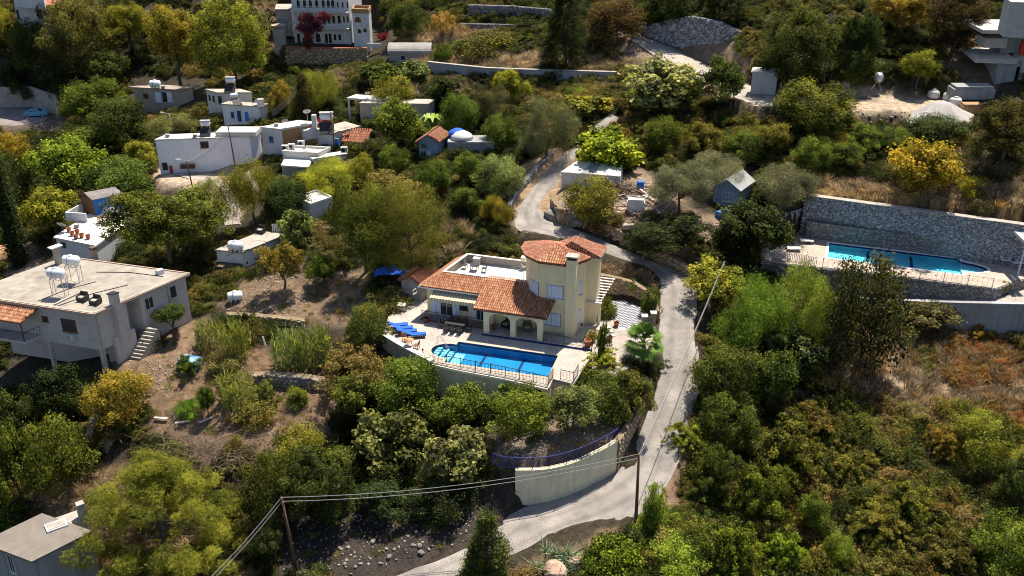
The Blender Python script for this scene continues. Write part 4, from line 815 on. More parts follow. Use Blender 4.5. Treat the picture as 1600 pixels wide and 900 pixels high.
def pool(name, label, rim, z, depth, floor_m, cop_m, capw=.34):
    t = thing(name, label, 'swimming pool', (*np.mean(np.array(rim), 0), z)); cm = MB(); n = len(rim); outer = offset(rim, capw)
    vs = [(*p, z + .03) for p in rim] + [(*p, z + .03) for p in outer] + [(*p, z - .3) for p in rim] + [(*p, z - .02) for p in outer]; fs = []
    for i in range(n): j = (i + 1) % n; fs += [(i, n + i, n + j, j), (2 * n + i, i, j, 2 * n + j), (n + i, 3 * n + i, 3 * n + j, n + j)]
    cm.add(vs, fs); cm.build('coping', cop_m, t)
    bs = MB(); vs = [(*p, z - .3) for p in rim] + [(*p, z - depth) for p in rim]; bs.add(vs, [(n + i, i, (i + 1) % n, n + (i + 1) % n) for i in range(n)] + [tuple(range(n, 2 * n))]); b = bs.build('basin', floor_m, t)
    bd = MB(); inn = offset(rim, -.015); bd.add([(*p, z - .02) for p in inn] + [(*p, z - .22) for p in inn], [(n + i, i, (i + 1) % n, n + (i + 1) % n) for i in range(n)]); bd.build('tile_band', M_NAVY, t)
    w = MB(); w.add([(*p, z - .13) for p in rim], [tuple(range(n))]); w.build('water', M_WATER, t); return t
p1 = pool('swimming_pool', 'swimming pool with rounded end on the villa terrace', rim, 0, .95, M_POOLT, M_COPE)
ln = MB(); zf = -.942
for s in (2.9, 6.7): ln.prism([LP(s - .13, -PW1 + .02), LP(s + .13, -PW1 + .02), LP(s + .13, -.02), LP(s - .13, -.02)], zf, zf + .01)
def dashes(mb, f, c, r, k=4, w=.09, z=0):
    q = [(c[0] - r, c[1]), (c[0], c[1] - r), (c[0] + r, c[1]), (c[0], c[1] + r)]
    for i in range(4):
        a = np.array(q[i]); b = np.array(q[(i + 1) % 4])
        for j in range(k): p = a + (b - a) * (j + .2) / k; d = a + (b - a) * (j + .85) / k; e = (d - p) / np.linalg.norm(d - p); nn = np.array([-e[1], e[0]]) * w / 2; mb.prism([f(*(p - nn)), f(*(d - nn)), f(*(d + nn)), f(*(p + nn))], z, z + .01)
for c in (1.0, 2.0, 4.2, 5.0, 5.8, 7.7, 8.5): dashes(ln, LP, (c, -3.0), .62, 4, .15, zf)
ln.build('floor_line', M_NAVY, p1)
stp = MB(); M_STEPW = mat('pool_step_tiles', (.42, .66, .74), .5, .06, 2)
for i, (x0, zz) in enumerate(((-1.9, -.25), (-1.3, -.45), (-.7, -.65))): stp.prism([LP(x0 if i else -1.7, -1.0), LP(x0 if i else -1.7, -3.0), LP(-.1, -3.3), LP(-.1, -.7)], -.94 if i == 0 else -.94, zz - i * 0 - .0) if i == 2 else stp.prism([LP(x0 + .15, -1.1 - .0), LP(x0 + .15, -2.9), LP(x0 + .68, -3.2), LP(x0 + .68, -.8)], -.94, zz)
stp.prism([LP(0, -3.9), LP(1.0, -3.9), LP(1.0, -.9), LP(0, -.9)], -.94, -.8); stp.build('pool_step', M_STEPW, p1)
gl = MB()
for i, zz in enumerate((-.25, -.45, -.65)):
    x = -1.75 + i * .6
    gl.prism([LP(x + .52, -3.1), LP(x + .52, -.9), LP(x + .6, -.9), LP(x + .6, -3.1)], zz + .004, zz + .012)
    for k in range(5): y = -2.9 + k * .45; gl.prism([LP(x, y), LP(x + .6, y), LP(x + .6, y + .07), LP(x, y + .07)], zz + .014, zz + .02)
gl.build('step_line', M_NAVY, p1)
mb = MB()
for y in (-.9, -1.15): mb.tube([(*LP(-1.9, y + .3), 0), (*LP(-1.9, y + .3), .75), (*LP(-1.5, y + .1), .95), (*LP(-.5, y - .5), -.1)], .022, 6)
mb.build('handrail', M_METAL, p1)
# retaining structure under the deck
FR = [P(*q, 0) for q in [(676,566),(720,576),(790,589),(857,605)]]
rw = [(p[0], p[1], H(p[0] * .985, p[1] * .985) - 1, -.16) for p in [DECK[0], DECK[1]] + FR]
pw_ = thing('terrace_wall', 'cream supporting wall of the pool terrace with a dark store door', 'wall', (FR[2][0], FR[2][1], -2.5))
plain_wall('x', '', [(*np.array(p[:2]), -4.2, -.36) for p in rw[2:]] + [(*P(863, 592, 0), -4.2, -.36), (*P(895, 599, 0), -4.2, -.36)], .35, M_CREAM2, parent=pw_, side=-1 if False else 1)
e_ = MB(); 
for i in range(3): e_.beam((FR[i][0], FR[i][1], -.22), (FR[i + 1][0], FR[i + 1][1], -.22), .5, .26)
e_.build('edge_beam', M_CREAMT, pw_)
Wd = wframe(FR[2], FR[3]); mb = MB(); wbox(mb, *Wd[:3], 2.6, 3.75, -3.2, -.5, .0, .05); mb.build('store_door', M_DARK, pw_)
cw = stone_wall('terrace_side_wall', 'white-washed curved wall along the left edge of the pool terrace', [(*P(597, 524, 0), -2.4, .06), (*P(618, 537, 0), -2.4, .06), (*P(640, 549, 0), -2.5, .06), (*P(672, 566, 0), -2.8, .06)], .45, .4, M_CONCL, M_CONCL, cap=.08, capm=M_WHITER, proud=.25)
railing('pool_railing', 'black railing with curled bars along the front of the pool terrace', [(*P(677, 566, 0), 0), (*P(720, 575, 0), 0), (*P(790, 588, 0), 0), (*P(856, 603, 0), 0), (*P(864, 590.5, 0), 0)], 1.0, M_IRON, 1.5, .14, bw=.024)
railing('pool_gate', 'short black railing with gate posts at the right corner of the pool terrace', [(*P(876, 593, 0), 0), (*P(896, 597.5, 0), 0), (*P(903, 586, 0), 0)], 1.05, M_IRON, 1.6, .14)
for (u, v, l) in ((605, 523, 'first'), (661, 556, 'last')):
    x, y = P(u, v, 0); t = thing('terrace_lamp', f'{l} black lamp post on the curved white terrace wall', 'lamp', (x, y, .0)); MB().tube([(0, 0, 0), (0, 0, .55)], .03, 6).build('post', M_IRON, t, world=False); MB().lathe((0, 0, .55), [(.05, 0), (.09, .1), (.07, .22), (.01, .27)], 8).build('lantern', M_BLACK, t, True, world=False)
# sun loungers
def lounger(x, y, az, label, pillow=False):
    t = thing('sun_lounger', label, 'sun lounger', (x, y, 0), az, 'blue sun loungers in a row on the pool terrace'); fr = MB()
    for s in (-.3, .3): fr.beam((-.95, s, .28), (.98, s, .28), .05, .07)
    for k in range(10): fr.beam((-.9 + k * .2, -.3, .3), (-.9 + k * .2, .3, .3), .08, .02)
    fr.build('frame', M_WOOD, t, world=False)
    for i, j in ((-.8, -.28), (-.8, .28), (.8, -.28), (.8, .28)): MB().box((i, j, 0), (.06, .06, .25)).build('leg', M_WOOD, t, world=False)
    mb = MB(); prof = [(-1.0, .62), (-.85, .60), (-.35, .36), (-.3, .34), (.3, .36), (.34, .345), (.95, .36), (1.0, .33)]; n = len(prof)
    for y0, y1 in ((-.31, .31),):
        vs = [(a, y0, b) for a, b in prof] + [(a, y1, b) for a, b in prof] + [(a, y0 + .03, b + .09) for a, b in prof] + [(a, y1 - .03, b + .09) for a, b in prof]
        fs = [(2 * n + i, 2 * n + i + 1, 3 * n + i + 1, 3 * n + i) for i in range(n - 1)] + [(i, i + 1, 2 * n + i + 1, 2 * n + i) for i in range(n - 1)] + [(n + i + 1, n + i, 3 * n + i, 3 * n + i + 1) for i in range(n - 1)] + [(n + i, n + i + 1, i + 1, i) for i in range(n - 1)] + [(0, 2 * n, 3 * n, n), (n - 1, 2 * n - 1, 4 * n - 1, 3 * n - 1)]
        mb.add(vs, fs)
    mb.build('cushion', M_BLUE, t, world=False); return t
LB = [('rearmost blue sun lounger of the four, next to the block hedge', 619, 508), ('second blue sun lounger from the rear', 627, 513), ('third blue sun lounger from the rear', 633, 518), ('front blue sun lounger, nearest the round table', 647, 523)]
l0 = None
for lab, u, v in LB:
    x, y = P(u + 3, v + 3, 0.1); az = .18
    if l0 is None: l0 = lounger(x, y, az, lab)
    else: dup(l0, (x, y, 0), az, lab)
x, y = P(622, 515, 0); tw_ = thing('side_table', 'low white side table between the blue loungers', 'table', (x, y, 0)); MB().box((x, y, .35), (.4, .4, .04)).build('table_top', M_WHITE, tw_); 
for i, j in ((-.15, -.15), (.15, -.15), (.15, .15), (-.15, .15)): MB().box((x + i, y + j, 0), (.04, .04, .35)).build('leg', M_WHITE, tw_)
x, y = P(640, 541, 0); rt_ = thing('round_table', 'round wooden table near the rounded end of the pool', 'table', (x, y, 0)); MB().lathe((0, 0, .68), [(.42, 0), (.45, .02), (.45, .05)], 18).build('table_top', mat('teak', (.40, .22, .11), .7, .2, 5), rt_, True, world=False)
for a in (0.4, 2.5, 4.6): MB().beam((.3 * math.cos(a), .3 * math.sin(a), 0), (.1 * math.cos(a), .1 * math.sin(a), .68), .05).build('leg', MATS['teak'], rt_, world=False)
x, y = P(632, 534, 0); chair(x, y, 0, 2.4 - 2.2, 'wooden chair behind the round table, nearest the loungers', MATS['teak'], 'wooden_chair'); x, y = P(651, 545, 0); chair(x, y, 0, -1.9, 'wooden chair on the pool side of the round table', M_WOOD, 'wooden_chair')
# ---------------------------------------------------------------- parking court, gate and curved wall
pk = MB().prism(ccw(PARK), -.3, .3).build('parking_court', M_PAVEL); tag(pk, None, None, None, 'structure'); add_uv(pk, (math.cos(.6), math.sin(.6)))
pq = [P(*q, .305) for q in [(957,465.5),(1011,480),(1016,500),(970,516),(953,499)]]; tv = []
c0_ = np.array(pq[0]); e1_ = np.array([math.cos(-.35), math.sin(-.35)]); e2_ = np.array([-e1_[1], e1_[0]]); bs_ = np.array([(-.5, -.5, 0), (.5, -.5, 0), (.5, .5, 0), (-.5, .5, 0)])
I, J = np.meshgrid(np.arange(-20, 30), np.arange(-30, 20)); k_ = ((I + J) % 2 == 0).ravel(); I, J = I.ravel()[k_] * .3, J.ravel()[k_] * .2; X_ = c0_[0] + e1_[0] * I + e2_[0] * J; Y_ = c0_[1] + e1_[1] * I + e2_[1] * J
ok = inpoly(X_, Y_, pq); X_, Y_ = X_[ok], Y_[ok]; n_ = len(X_); R_ = rz_mat(np.full(n_, -.35)); 
v_, f_ = instances_mesh(bs_ * .3, np.array([(0, 1, 2, 3)]), np.stack([X_, Y_, np.full(n_, .309)], 1), R_)
lt = MB().prism(ccw(pq), .3, .305).build('white_tile_bed', mat('white_paver', (.62, .60, .58), .8, .08, 4), pk); o_ = link('dark_tile', mesh_np('dark_tile', v_, f_, mat('dark_paver', (.10, .11, .15), .8, .1, 4)), pk); tag(o_, None, None, None, 'stuff')
stone_wall('curved_stone_wall', 'curved tan stone wall rising from the parking court to the road', [(*P(936, 460, .3), .2, 2.6), (*P(958, 463, .3), .2, 2.5), (*P(985, 467, .3), .2, 2.3), (*P(1007, 476, .3), .2, 1.9), (*P(1018, 487, .3), .2, 1.5), (*P(1022, 500, .3), .2, 1.3)], .5, .45, M_STONET, M_MORTART, side=1)
for u, v, l in ((1006, 512, 'brick gate pillar on the court side'), (1020, 507, 'brick gate pillar on the road side')):
    x, y = P(u, v, .3); t = thing('gate_pillar', l, 'pillar', (x, y, .3)); MB().box((0, 0, -.3), (.5, .5, 1.6)).build('shaft', M_STONET, t, world=False); MB().box((0, 0, 1.302), (.62, .62, .1)).build('cap', M_WHITER, t, world=False)
railing('entrance_gate', 'black iron gate between the two brick pillars', [(*P(1006, 515, .3), .3), (*P(1017, 512, .3), .3)], 1.0, M_IRON, 2, .1)
pot(*P(963, 510, .3), .3, 'upper of the two red pots on the court', .28, .5); pot(*P(953, 533, .3), .3, 'lower of the two red pots on the court', .28, .5)
st2 = thing('court_steps', 'pale stone steps leading from the court to the entrance arch', 'steps', (*P(952, 518, .3), .3))
for i in range(3): x, y = P(950 - i * 3.5, 526 - i * 6, .3); MB().box((x, y, .305), (1.5, .42, .06 + .03 * i), (.8, .35)).build('step', M_WHITER, st2)
# yellow retaining wall and blue railing
TOPL = [(805,735,-3.3),(832,735,-3.3),(858,733,-3.25),(885,727,-3.15),(912,717.5,-3.0),(936,706,-2.8),(953,697,-2.6),(965.5,689,-2.4)]; FT = [(805,791),(832,786),(858,781),(885,772),(912,760),(936,747),(953,737),(966,727)]
yp = []
for (u, v, z), (u2, v2) in zip(TOPL, FT):
    x, y = P(u, v, z); d = ray(u2, v2); t_ = y / d[1]; yp.append((x, y, CAMH + d[2] * t_ - .3, z))
yw = plain_wall('retaining_wall', 'curved cream retaining wall with a blue railing above the road', yp, .4, M_CREAM2, side=1, foot=.8)
railing('blue_railing', 'blue iron railing on top of the curved cream wall', [(*P(769, 724, -3.7), -3.75), (*P(785, 731, -3.6), -3.6)] + [(p[0], p[1] + .2, p[3]) for p in yp], 1.15, M_BLUEIRON, 1.5, .14, bw=.02)
stone_wall('road_side_wall', 'rough stone wall between the hedge and the road', [(*P(966, 727, -5)[:2], -5.2, -2.4), (*P(986, 686, -4.2), -4.2, -2.4), (*P(1003, 646, -3.2), -3.3, -1.8), (*P(1017, 605, -2), -2.1, -1.0)], .5, .45, M_STONET, M_MORTART, side=1)
# ---------------------------------------------------------------- village houses
def hit(wall, u, v):
    """where the sight line of a photo pixel meets a wall: (metres along it, height)"""
    a, e, n, L = wall; d = ray(u, v); t = (a @ n) / (d[0] * n[0] + d[1] * n[1]); return float((np.array([d[0] * t, d[1] * t]) - a) @ e), CAMH + d[2] * t
def wpx(par, wall, u0, v0, u1, v1, kind='window', **k):
    vc = (v0 + v1) / 2; uc = (u0 + u1) / 2; s0, _ = hit(wall, u0, vc); s1, _ = hit(wall, u1, vc); _, zt = hit(wall, uc, v0); _, zb = hit(wall, uc, v1); w = abs(s1 - s0); s = (s0 + s1) / 2
    if kind == 'door': return door(par, wall, s, zb, w, zt - zb, **k)
    if kind == 'arch': return arch_win(par, wall, s, zb, w, zt - zb, **k)
    if kind == 'shut': return shutters(par, wall, s, zb, w, zt - zb, **k)
    return window(par, wall, s, zb, w, zt - zb, **k)
def arch_win(par, wall, s, z, w, h, frame=None, glass=None, name='window', rail=False):
    """round-headed opening with a raised surround"""
    a, e, n, L = wall; r = w / 2; frame = frame or M_CREAMT; fr = MB(); gl = MB(); k = 8; zc = z + h - r
    pts = [(s - r, z)] + [(s - r * math.cos(math.pi * i / k), zc + r * math.sin(math.pi * i / k)) for i in range(k + 1)] + [(s + r, z)]
    q = lambda s_, z_, p: (*(a + e * s_ + n * p), z_)
    out = [(s + (x - s) * 1.22, z + (y - z) * (1 + .1 * (y > z))) for x, y in pts]; m = len(pts)
    fr.add([q(*p, .05) for p in pts] + [q(*p, .05) for p in out] + [q(*p, -.01) for p in pts] + [q(*p, -.01) for p in out], sum([[(i, i + 1, m + i + 1, m + i), (m + i, m + i + 1, 3 * m + i + 1, 3 * m + i), (2 * m + i, 2 * m + i + 1, i + 1, i)] for i in range(m - 1)], []))
    f = fr.build(name, frame, par); gl.add([q(*p, .012) for p in pts], [tuple(range(m))]); gl.build('pane', glass or M_DARK, f); return f
def bl(name, label, A, B, C, z0, z1, wm=M_WHITE, rm=M_WHITER, **k): return flat_house(name, label, para(P(*A, z1), P(*B, z1), P(*C, z1)), z0, z1, wm, rm, **k)
def face(walls, sgn):
    """the wall whose outward normal points most to the camera, left (-1), right (+1) or straight (0)"""
    return max(walls, key=lambda w: (-w[2] @ np.array([-sgn * .75, 1]) / math.hypot(.75 * sgn, 1)))
def gable(par, poly, z1, rise, m_t, tiles=True, over=.3, ridge_along=0, under=M_TERRA, tw=.26, tl=.42, name='roof'):
    """pitched roof on a four-cornered footprint"""
    p = [np.array(q, float) for q in ccw(poly)]; 
    if ridge_along: p = p[1:] + p[:1]
    a, b, c, d = p; e = (b - a) / np.linalg.norm(b - a); f = (d - a) / np.linalg.norm(d - a); a, b, c, d = a - e * over - f * over, b + e * over - f * over, c + e * over + f * over, d - e * over + f * over
    m0, m1 = (a + d) / 2, (b + c) / 2; mb = MB(); tl_ = []; zz = z1 - rise * over / (np.linalg.norm(d - a) / 2) * .9
    roof_plane(mb, [(*a, zz), (*b, zz), (*m1, z1 + rise), (*m0, z1 + rise)], tl_, tw, tl); roof_plane(mb, [(*c, zz), (*d, zz), (*m0, z1 + rise), (*m1, z1 + rise)], tl_, tw, tl)
    r = mb.build(name, under, par)
    if tiles: tiles_obj(tl_, m_t, r)
    p = ccw(poly); p = [np.array(q) for q in p]
    if ridge_along: p = p[1:] + p[:1]
    g = MB()
    for x, y in ((p[0], p[3]), (p[1], p[2])): mid = (x + y) / 2; ee = (p[1] - p[0]) / np.linalg.norm(p[1] - p[0]) * .1 * (1 if x is p[0] else -1); g.add([(*x, z1 - .05), (*y, z1 - .05), (*mid, z1 + rise - .12), (*(x + ee), z1 - .05), (*(y + ee), z1 - .05), (*(mid + ee), z1 + rise - .12)], [(0, 1, 2), (5, 4, 3), (0, 2, 5, 3), (1, 4, 5, 2)])
    return r, g
# --- the large house at the left
A, B, Lf = P(147, 491, 3.6), P(289, 431, 3.6), P(0, 469, 3.6); A, B, Lf = map(np.array, (A, B, Lf)); dl_ = (Lf - A) / np.linalg.norm(Lf - A); Lf = A + dl_ * 15; Bk = B + (Lf - A)
hs = thing('house', 'big grey-white house with a flat roof and outside stair at the left edge', 'house', (*((A + B) / 2), -3)); FOOT.append([tuple(A), tuple(B), tuple(Bk), tuple(Lf)])
er = (B - A) / np.linalg.norm(B - A); LR = np.linalg.norm(B - A); WL = wframe(Lf, A); WR = wframe(A, B); LLw = WL[3]; M_HOUSE = mat('weathered_render', (.50, .45, .42), .9, .05, 1.5, .15, 14, dirt=.5, dirtcol=(.25, .21, .19), dscale=.6)
def hp(s, t): return tuple(A + er * s + dl_ * t)     # s along the right wall, t back along the left one
ub = MB(); ub.prism([hp(0, 0), hp(3.4, 0), hp(3.4, 1.6), hp(5.0, 1.6), hp(5.0, 0), hp(LR, 0), hp(LR, 15), hp(0, 15)], -.35, 3.6); ub.build('wall', M_HOUSE, hs)
lb = MB(); lb.prism([hp(3.2, 1.2), hp(5.2, 1.7), hp(5.2, .0), hp(LR, 0), hp(LR, 15), hp(3.2, 15)], -4.5, -.352); lb.prism([hp(1.7, 0), hp(3.4, 0), hp(3.4, 1.2), hp(1.7, 1.2)], -4, -.352); lb.build('lower_wall', M_HOUSE, hs)
for s, t in ((.2, .2), (.2, 6.2)): MB().box((*hp(s, t), -5), (.4, .4, 4.64), er).build('column', M_HOUSE, hs)
o_ = .3; MB().prism([hp(-o_, -o_), hp(3.6, -o_), hp(3.6, -.05), hp(4.9, -.05), hp(4.9, -o_), hp(LR + o_, -o_), hp(LR + o_, 15), hp(-o_, 15)], 3.603, 3.78).build('roof', mat('stained_roof', (.29, .26, .225), .92, .16, 1.0, .3, 10, dirt=.85, dirtcol=(.11, .09, .075), dscale=.28), hs)
mb = MB(); M_TRIM = mat('pink_trim', (.46, .33, .27), .85, .1, 3); mb.beam((*hp(-o_ - .03, -o_ - .03), 3.68), (*hp(LR + o_, -o_ - .03), 3.68), .08, .26); mb.beam((*hp(-o_ - .03, -o_), 3.68), (*hp(-o_ - .03, 15), 3.68), .08, .26); mb.beam((*hp(LR + o_, -o_), 3.72), (*hp(LR + o_, 15), 3.72), .12, .3); mb.build('roof_edge', M_TRIM, hs)
wpx(hs, WR, 176, 486, 188, 507, frame=M_WOOD); wpx(hs, WR, 226, 464, 240, 483, frame=M_HOUSE); wpx(hs, WR, 265, 446, 276, 466, frame=M_HOUSE, panes=1); wpx(hs, WR, 233, 520, 247, 541, frame=M_HOUSE, panes=1); wpx(hs, WR, 265, 512, 278, 528, kind='door', m=M_DARK)
wpx(hs, WL, 97, 499, 119, 518, frame=M_WOOD, panes=2); wpx(hs, WL, 66, 494, 75, 502, frame=M_WOOD, panes=1); window(hs, (np.array(hp(3.4, 1.6)), er, np.array([er[1], -er[0]]), 1.6), .8, .5, .9, 2.1, frame=M_WOOD, panes=1, sill=False, name='porch_door')
chm = MB(); chm.prism([hp(1.75, -.62), hp(2.35, -.62), hp(2.35, 0), hp(1.75, 0)], -.2, 5.0); c_ = chm.build('chimney', M_HOUSE, hs); MB().prism([hp(1.68, -.62), hp(2.42, -.62), hp(2.42, .1), hp(1.68, .1)], 5.003, 5.1).build('cap', M_BLACK, c_); MB().prism([hp(1.3, -.33), hp(3.6, -.33), hp(3.6, -.003), hp(1.3, -.003)], -4.2, .5).build('stair_wall', M_HOUSE, hs)
s_, z_ = hit(WL, 112, 525); ac = MB(); wbox(ac, *WL[:3], s_ - .45, s_ + .45, z_ - .3, z_ + .3, .02, .35); c_ = ac.build('air_conditioner', M_WHITE, hs); ac = MB(); wbox(ac, *WL[:3], s_ - .35, s_ + .1, z_ - .22, z_ + .22, .351, .37); ac.build('fan_grille', M_METAL, c_)
for i in range(13): f = i / 12; s_ = 4.9 - 3.5 * f; MB().prism([hp(s_ - .29, -1.75), hp(s_, -1.75), hp(s_, -.34), hp(s_ - .29, -.34)], -4.6, .15 - 3.3 * f).build('stair_step', M_CONCL, hs)
# balcony with tiled roof at the left
bm = MB(); bc = [hp(-1.9, 6.6), hp(0, 6.6), hp(0, 12.6), hp(-1.9, 12.6)]; bm.prism(bc, .15, .4); b_ = bm.build('balcony', M_HOUSE, hs); mb = MB(); tl = []
roof_plane(mb, [(*hp(-2.1, 13), 2.6), (*hp(-2.1, 6.3), 2.6), (*hp(.0, 6.3), 3.45), (*hp(.0, 13), 3.45)], tl, .26, .42); c_ = mb.build('balcony_roof', M_TERRA, hs); tiles_obj(tl, M_TILE, c_)
mb = MB(); 
for i in range(24): t = 6.65 + i * .25; mb.beam((*hp(-1.85, t), .4), (*hp(-1.85, t), 1.35), .02)
for i in range(7): mb.beam((*hp(-1.85 + i * .28, 6.65), .4), (*hp(-1.85 + i * .28, 6.65), 1.35), .02)
mb.beam((*hp(-1.85, 6.65), 1.35), (*hp(-1.85, 12.6), 1.35), .04); mb.beam((*hp(-1.85, 6.65), 1.35), (*hp(0, 6.65), 1.35), .04); mb.build('balustrade', M_IRON, b_)
for t in (6.7, 9.6, 12.5): MB().beam((*hp(-1.8, t), .4), (*hp(-1.8, t), 2.7), .1).build('post', M_WOOD, b_)
rz_l = math.atan2(er[1], er[0])
def roofpt(u, v, z=3.78): return P3(u, v, z)
g1 = roofpt(95, 462); cage_water_tank((g1[0], g1[1], 3.78), 'left one of the two white tanks on tall stands on the big house roof', 1.7, .5, 1.9, -.1, name='water_tank'); g1 = roofpt(118, 440); cage_water_tank((g1[0], g1[1], 3.78), 'right and rear one of the two white tanks on stands on the big house roof', 1.7, .5, 1.8, -.15)
x, y, z = roofpt(92, 412); t = thing('chimney', 'tall square chimney with slab cap behind the rooftop tanks', 'chimney', (x, y, z)); MB().box((0, 0, 0), (.55, .55, 1.9), er).build('shaft', M_CONCL, t, world=False); MB().box((0, 0, 1.903), (1.3, .8, .1), er).build('cap', M_WHITER, t, world=False)
x, y, z = roofpt(150, 412, 3); t = thing('chimney', 'short brick chimney at the back corner of the big house roof', 'chimney', (x, y, z)); MB().box((0, 0, 0), (.5, .5, 1.7), er).build('shaft', M_STONET, t, world=False); MB().box((0, 0, 1.703), (.6, .6, .25), er).build('cap', M_BARK, t, world=False)
sofa(0, 0, 0, 'black armchair with white cushion on the big house roof', M_BLACK).location = (*roofpt(130, 470)[:2], 3.78); sofa(0, 0, 0, 'black armchair beside the chimney on the big house roof', M_BLACK).location = (*roofpt(150, 475)[:2], 3.78)
mb = MB(); mb.beam(roofpt(85, 476, 3.85), roofpt(127, 456, 3.85), .2, .16); t = mb.build('roof_kerb', M_CONC, hs); _r = random.Random(2)
mb = MB(); q = [hp(-.1, -.1), hp(LR + .1, -.1)]; mb.beam((*q[0], 3.79), (*q[1], 3.79), .25, .12); mb.beam((*q[0], 3.79), (*hp(-.1, 15), 3.79), .25, .12); mb.build('roof_kerb', M_CONCL, hs)
for u0, v0, u1, v1 in ((60, 470, 150, 440), (90, 478, 200, 445), (150, 425, 255, 432)): MB().tube([roofpt(u0, v0, 3.82), roofpt((u0 + u1) / 2, (v0 + v1) / 2 - 3, 3.82), roofpt(u1, v1, 3.82)], .035, 5).build('pipe', M_BLACK, hs)
MB().box((*roofpt(250, 428)[:2], 3.78), (.7, .5, .5), er).build('roof_vent', M_WHITE, hs); MB().tube([(*hp(.12, -.06), 3.6), (*hp(.12, -.06), -3.5)], .05, 6).build('drain_pipe', M_METAL, hs); MB().tube([(*hp(8.2, -.06), 3.6), (*hp(8.2, -.06), -1.5)], .05, 6).build('drain_pipe', M_METAL, hs)
# --- terrace house with the blue shed on its roof
t, w, pl = bl('house', 'low house with a white roof terrace and pot plants at the left', (150, 385), (215, 338), (87, 372), -1.5, 1.2, M_WHITE, M_WHITER, parapet=0)
wpx(t, face(w, -1), 96, 378, 104, 388, panes=1); z = 1.42
def blue_shed():
    p = para(P(151, 336, z), P(190, 331, z), P(131, 331, z)); p = [P(150, 336, z), P(192, 327, z), P(172, 322, z), P(131, 329, z)]; s = thing('garden_shed', 'blue-walled shed with a dark gable on the roof terrace', 'shed', (*p[0], z)); MB().prism(p, z, z + 2.2).build('wall', M_BLUEP, s); W = wframe(p[3], p[0]); mb = MB(); wbox(mb, *W[:3], 0, W[3], z, z + 2.25, .003, .06); mb.build('gable_boards', M_WOOD, s)
    r, g = gable(s, p, z + 2.2, .55, None, False, .25, 0, mat('felt_roof', (.20, .18, .18), .85, .2, 2)); g.build('gable', M_WOOD, s); return p
blue_shed()
plain_wall('parapet_wall', 'low white wall left of the blue shed', [(*P(106, 345, z), z, z + 1.1), (*P(136, 347, z), z, z + 1.1)], .2, M_WHITE, side=1, foot=0); plain_wall('parapet_wall', 'low white wall running back from the corner left of the blue shed', [(*P(131, 331, z), z, z + 1.1), (*P(106, 345, z), z, z + 1.1)], .2, M_WHITE, side=-1, foot=0)
def picnic(g, label):
    t = thing('picnic_table', label, 'picnic table', g, .3); MB().box((0, 0, .72), (1.6, .7, .05)).build('table_top', M_WOOD, t, world=False)
    for y in (-.7, .7): MB().box((0, y, .42), (1.6, .25, .04)).build('bench', M_WOOD, t, world=False)
    for x in (-.6, .6): MB().beam((x, -.6, 0), (x, .2, .72), .07).beam((x, .6, 0), (x, -.2, .72), .07).build('leg', M_WOOD, t, world=False)
picnic(P3(164, 347, z), 'wooden picnic table on the white roof terrace')
dish(P3(99, 362, z), 'large white dish on a blue post at the roof corner', -.2, .55, .9, stand=M_BLUEP)
for i, (u, v) in enumerate(((108, 362), (113, 368), (121, 365), (128, 371), (138, 373), (119, 373))): pot(*P3(u, v, z), ['leftmost flower pot on the white roof terrace', 'flower pot near the terrace edge, second from the left', 'flower pot standing farther back in the terrace group', 'flower pot at the right of the terrace group', 'single flower pot at the right edge of the roof terrace', 'front flower pot of the terrace group'][i], .28, .5)
# small car under a cover beside the blue shed
def car(g, az, col, label, name='parked_car', cover=None):
    t = thing(name, label, 'car', g, az); L, W = 4.0, 1.66; prof = [(-2.0, .35), (-2.0, .75), (-1.75, .92), (-1.35, .98), (-.85, 1.38), (.45, 1.42), (1.0, 1.0), (1.75, .86), (2.0, .62), (2.0, .32)]
    mb = MB(); n = len(prof); vs = [(x, s * W / 2 * (.8 if z > 1.1 else .95 if z > .9 else 1), z) for s in (-1, 1) for x, z in prof]; fs = [(i, i + 1, n + i + 1, n + i) for i in range(n - 1)] + [(n - 1, 0, n, 2 * n - 1)] + [tuple(range(n))[::-1], tuple(range(n, 2 * n))]
    mb.add(vs, fs); mb.build('body', col, t, world=False); 
    for s in (-1, 1): g_ = MB(); g_.add([(-1.15, s * (W / 2 * .93 + .01), .99), (.85, s * (W / 2 * .93 + .01), 1.0), (.42, s * (W / 2 * .82 + .01), 1.34), (-.82, s * (W / 2 * .82 + .01), 1.32)], [(0, 1, 2, 3), (3, 2, 1, 0)]); g_.build('side_window', M_GLASS, t, world=False)
    for a, b, c, d, nm in ((.50, 1.40, .97, 1.03, 'windscreen'), (-.89, 1.36, -1.3, 1.0, 'rear_window')): g_ = MB(); g_.add([(a + .03, -.6, b), (a + .03, .6, b), (c + .03 * (1 if a > 0 else -1), .72, d), (c + .03 * (1 if a > 0 else -1), -.72, d)], [(0, 1, 2, 3), (3, 2, 1, 0)]); g_.build(nm, M_GLASS, t, world=False)
    for x in (-1.25, 1.25):
        for s in (-1, 1): w_ = MB(); w_.tube([(x, s * (W / 2 - .16), .31), (x, s * (W / 2 + .02), .31)], .31, 14); q = w_.build('wheel', M_BLACK, t, world=False); r_ = MB(); r_.tube([(x, s * (W / 2 + .021), .31), (x, s * (W / 2 + .03), .31)], .19, 10); r_.build('rim', M_METAL, q, world=False)
    for s in (-.6, .6): MB().box((1.97, s, .6), (.08, .3, .13)).build('headlight', M_WHITE, t, world=False)
    return t
_g = G(57, 182); car(_g, .22, mat('light_blue_car_paint', (.10, .33, .50), .25, .03, 2, spec=.6), 'light blue car parked on the side road')
car(G(1592, 22), 1.0, mat('silver_car_paint', (.5, .52, .55), .25, .03, 2, spec=.6), 'silver car at the top right behind the concrete frame')
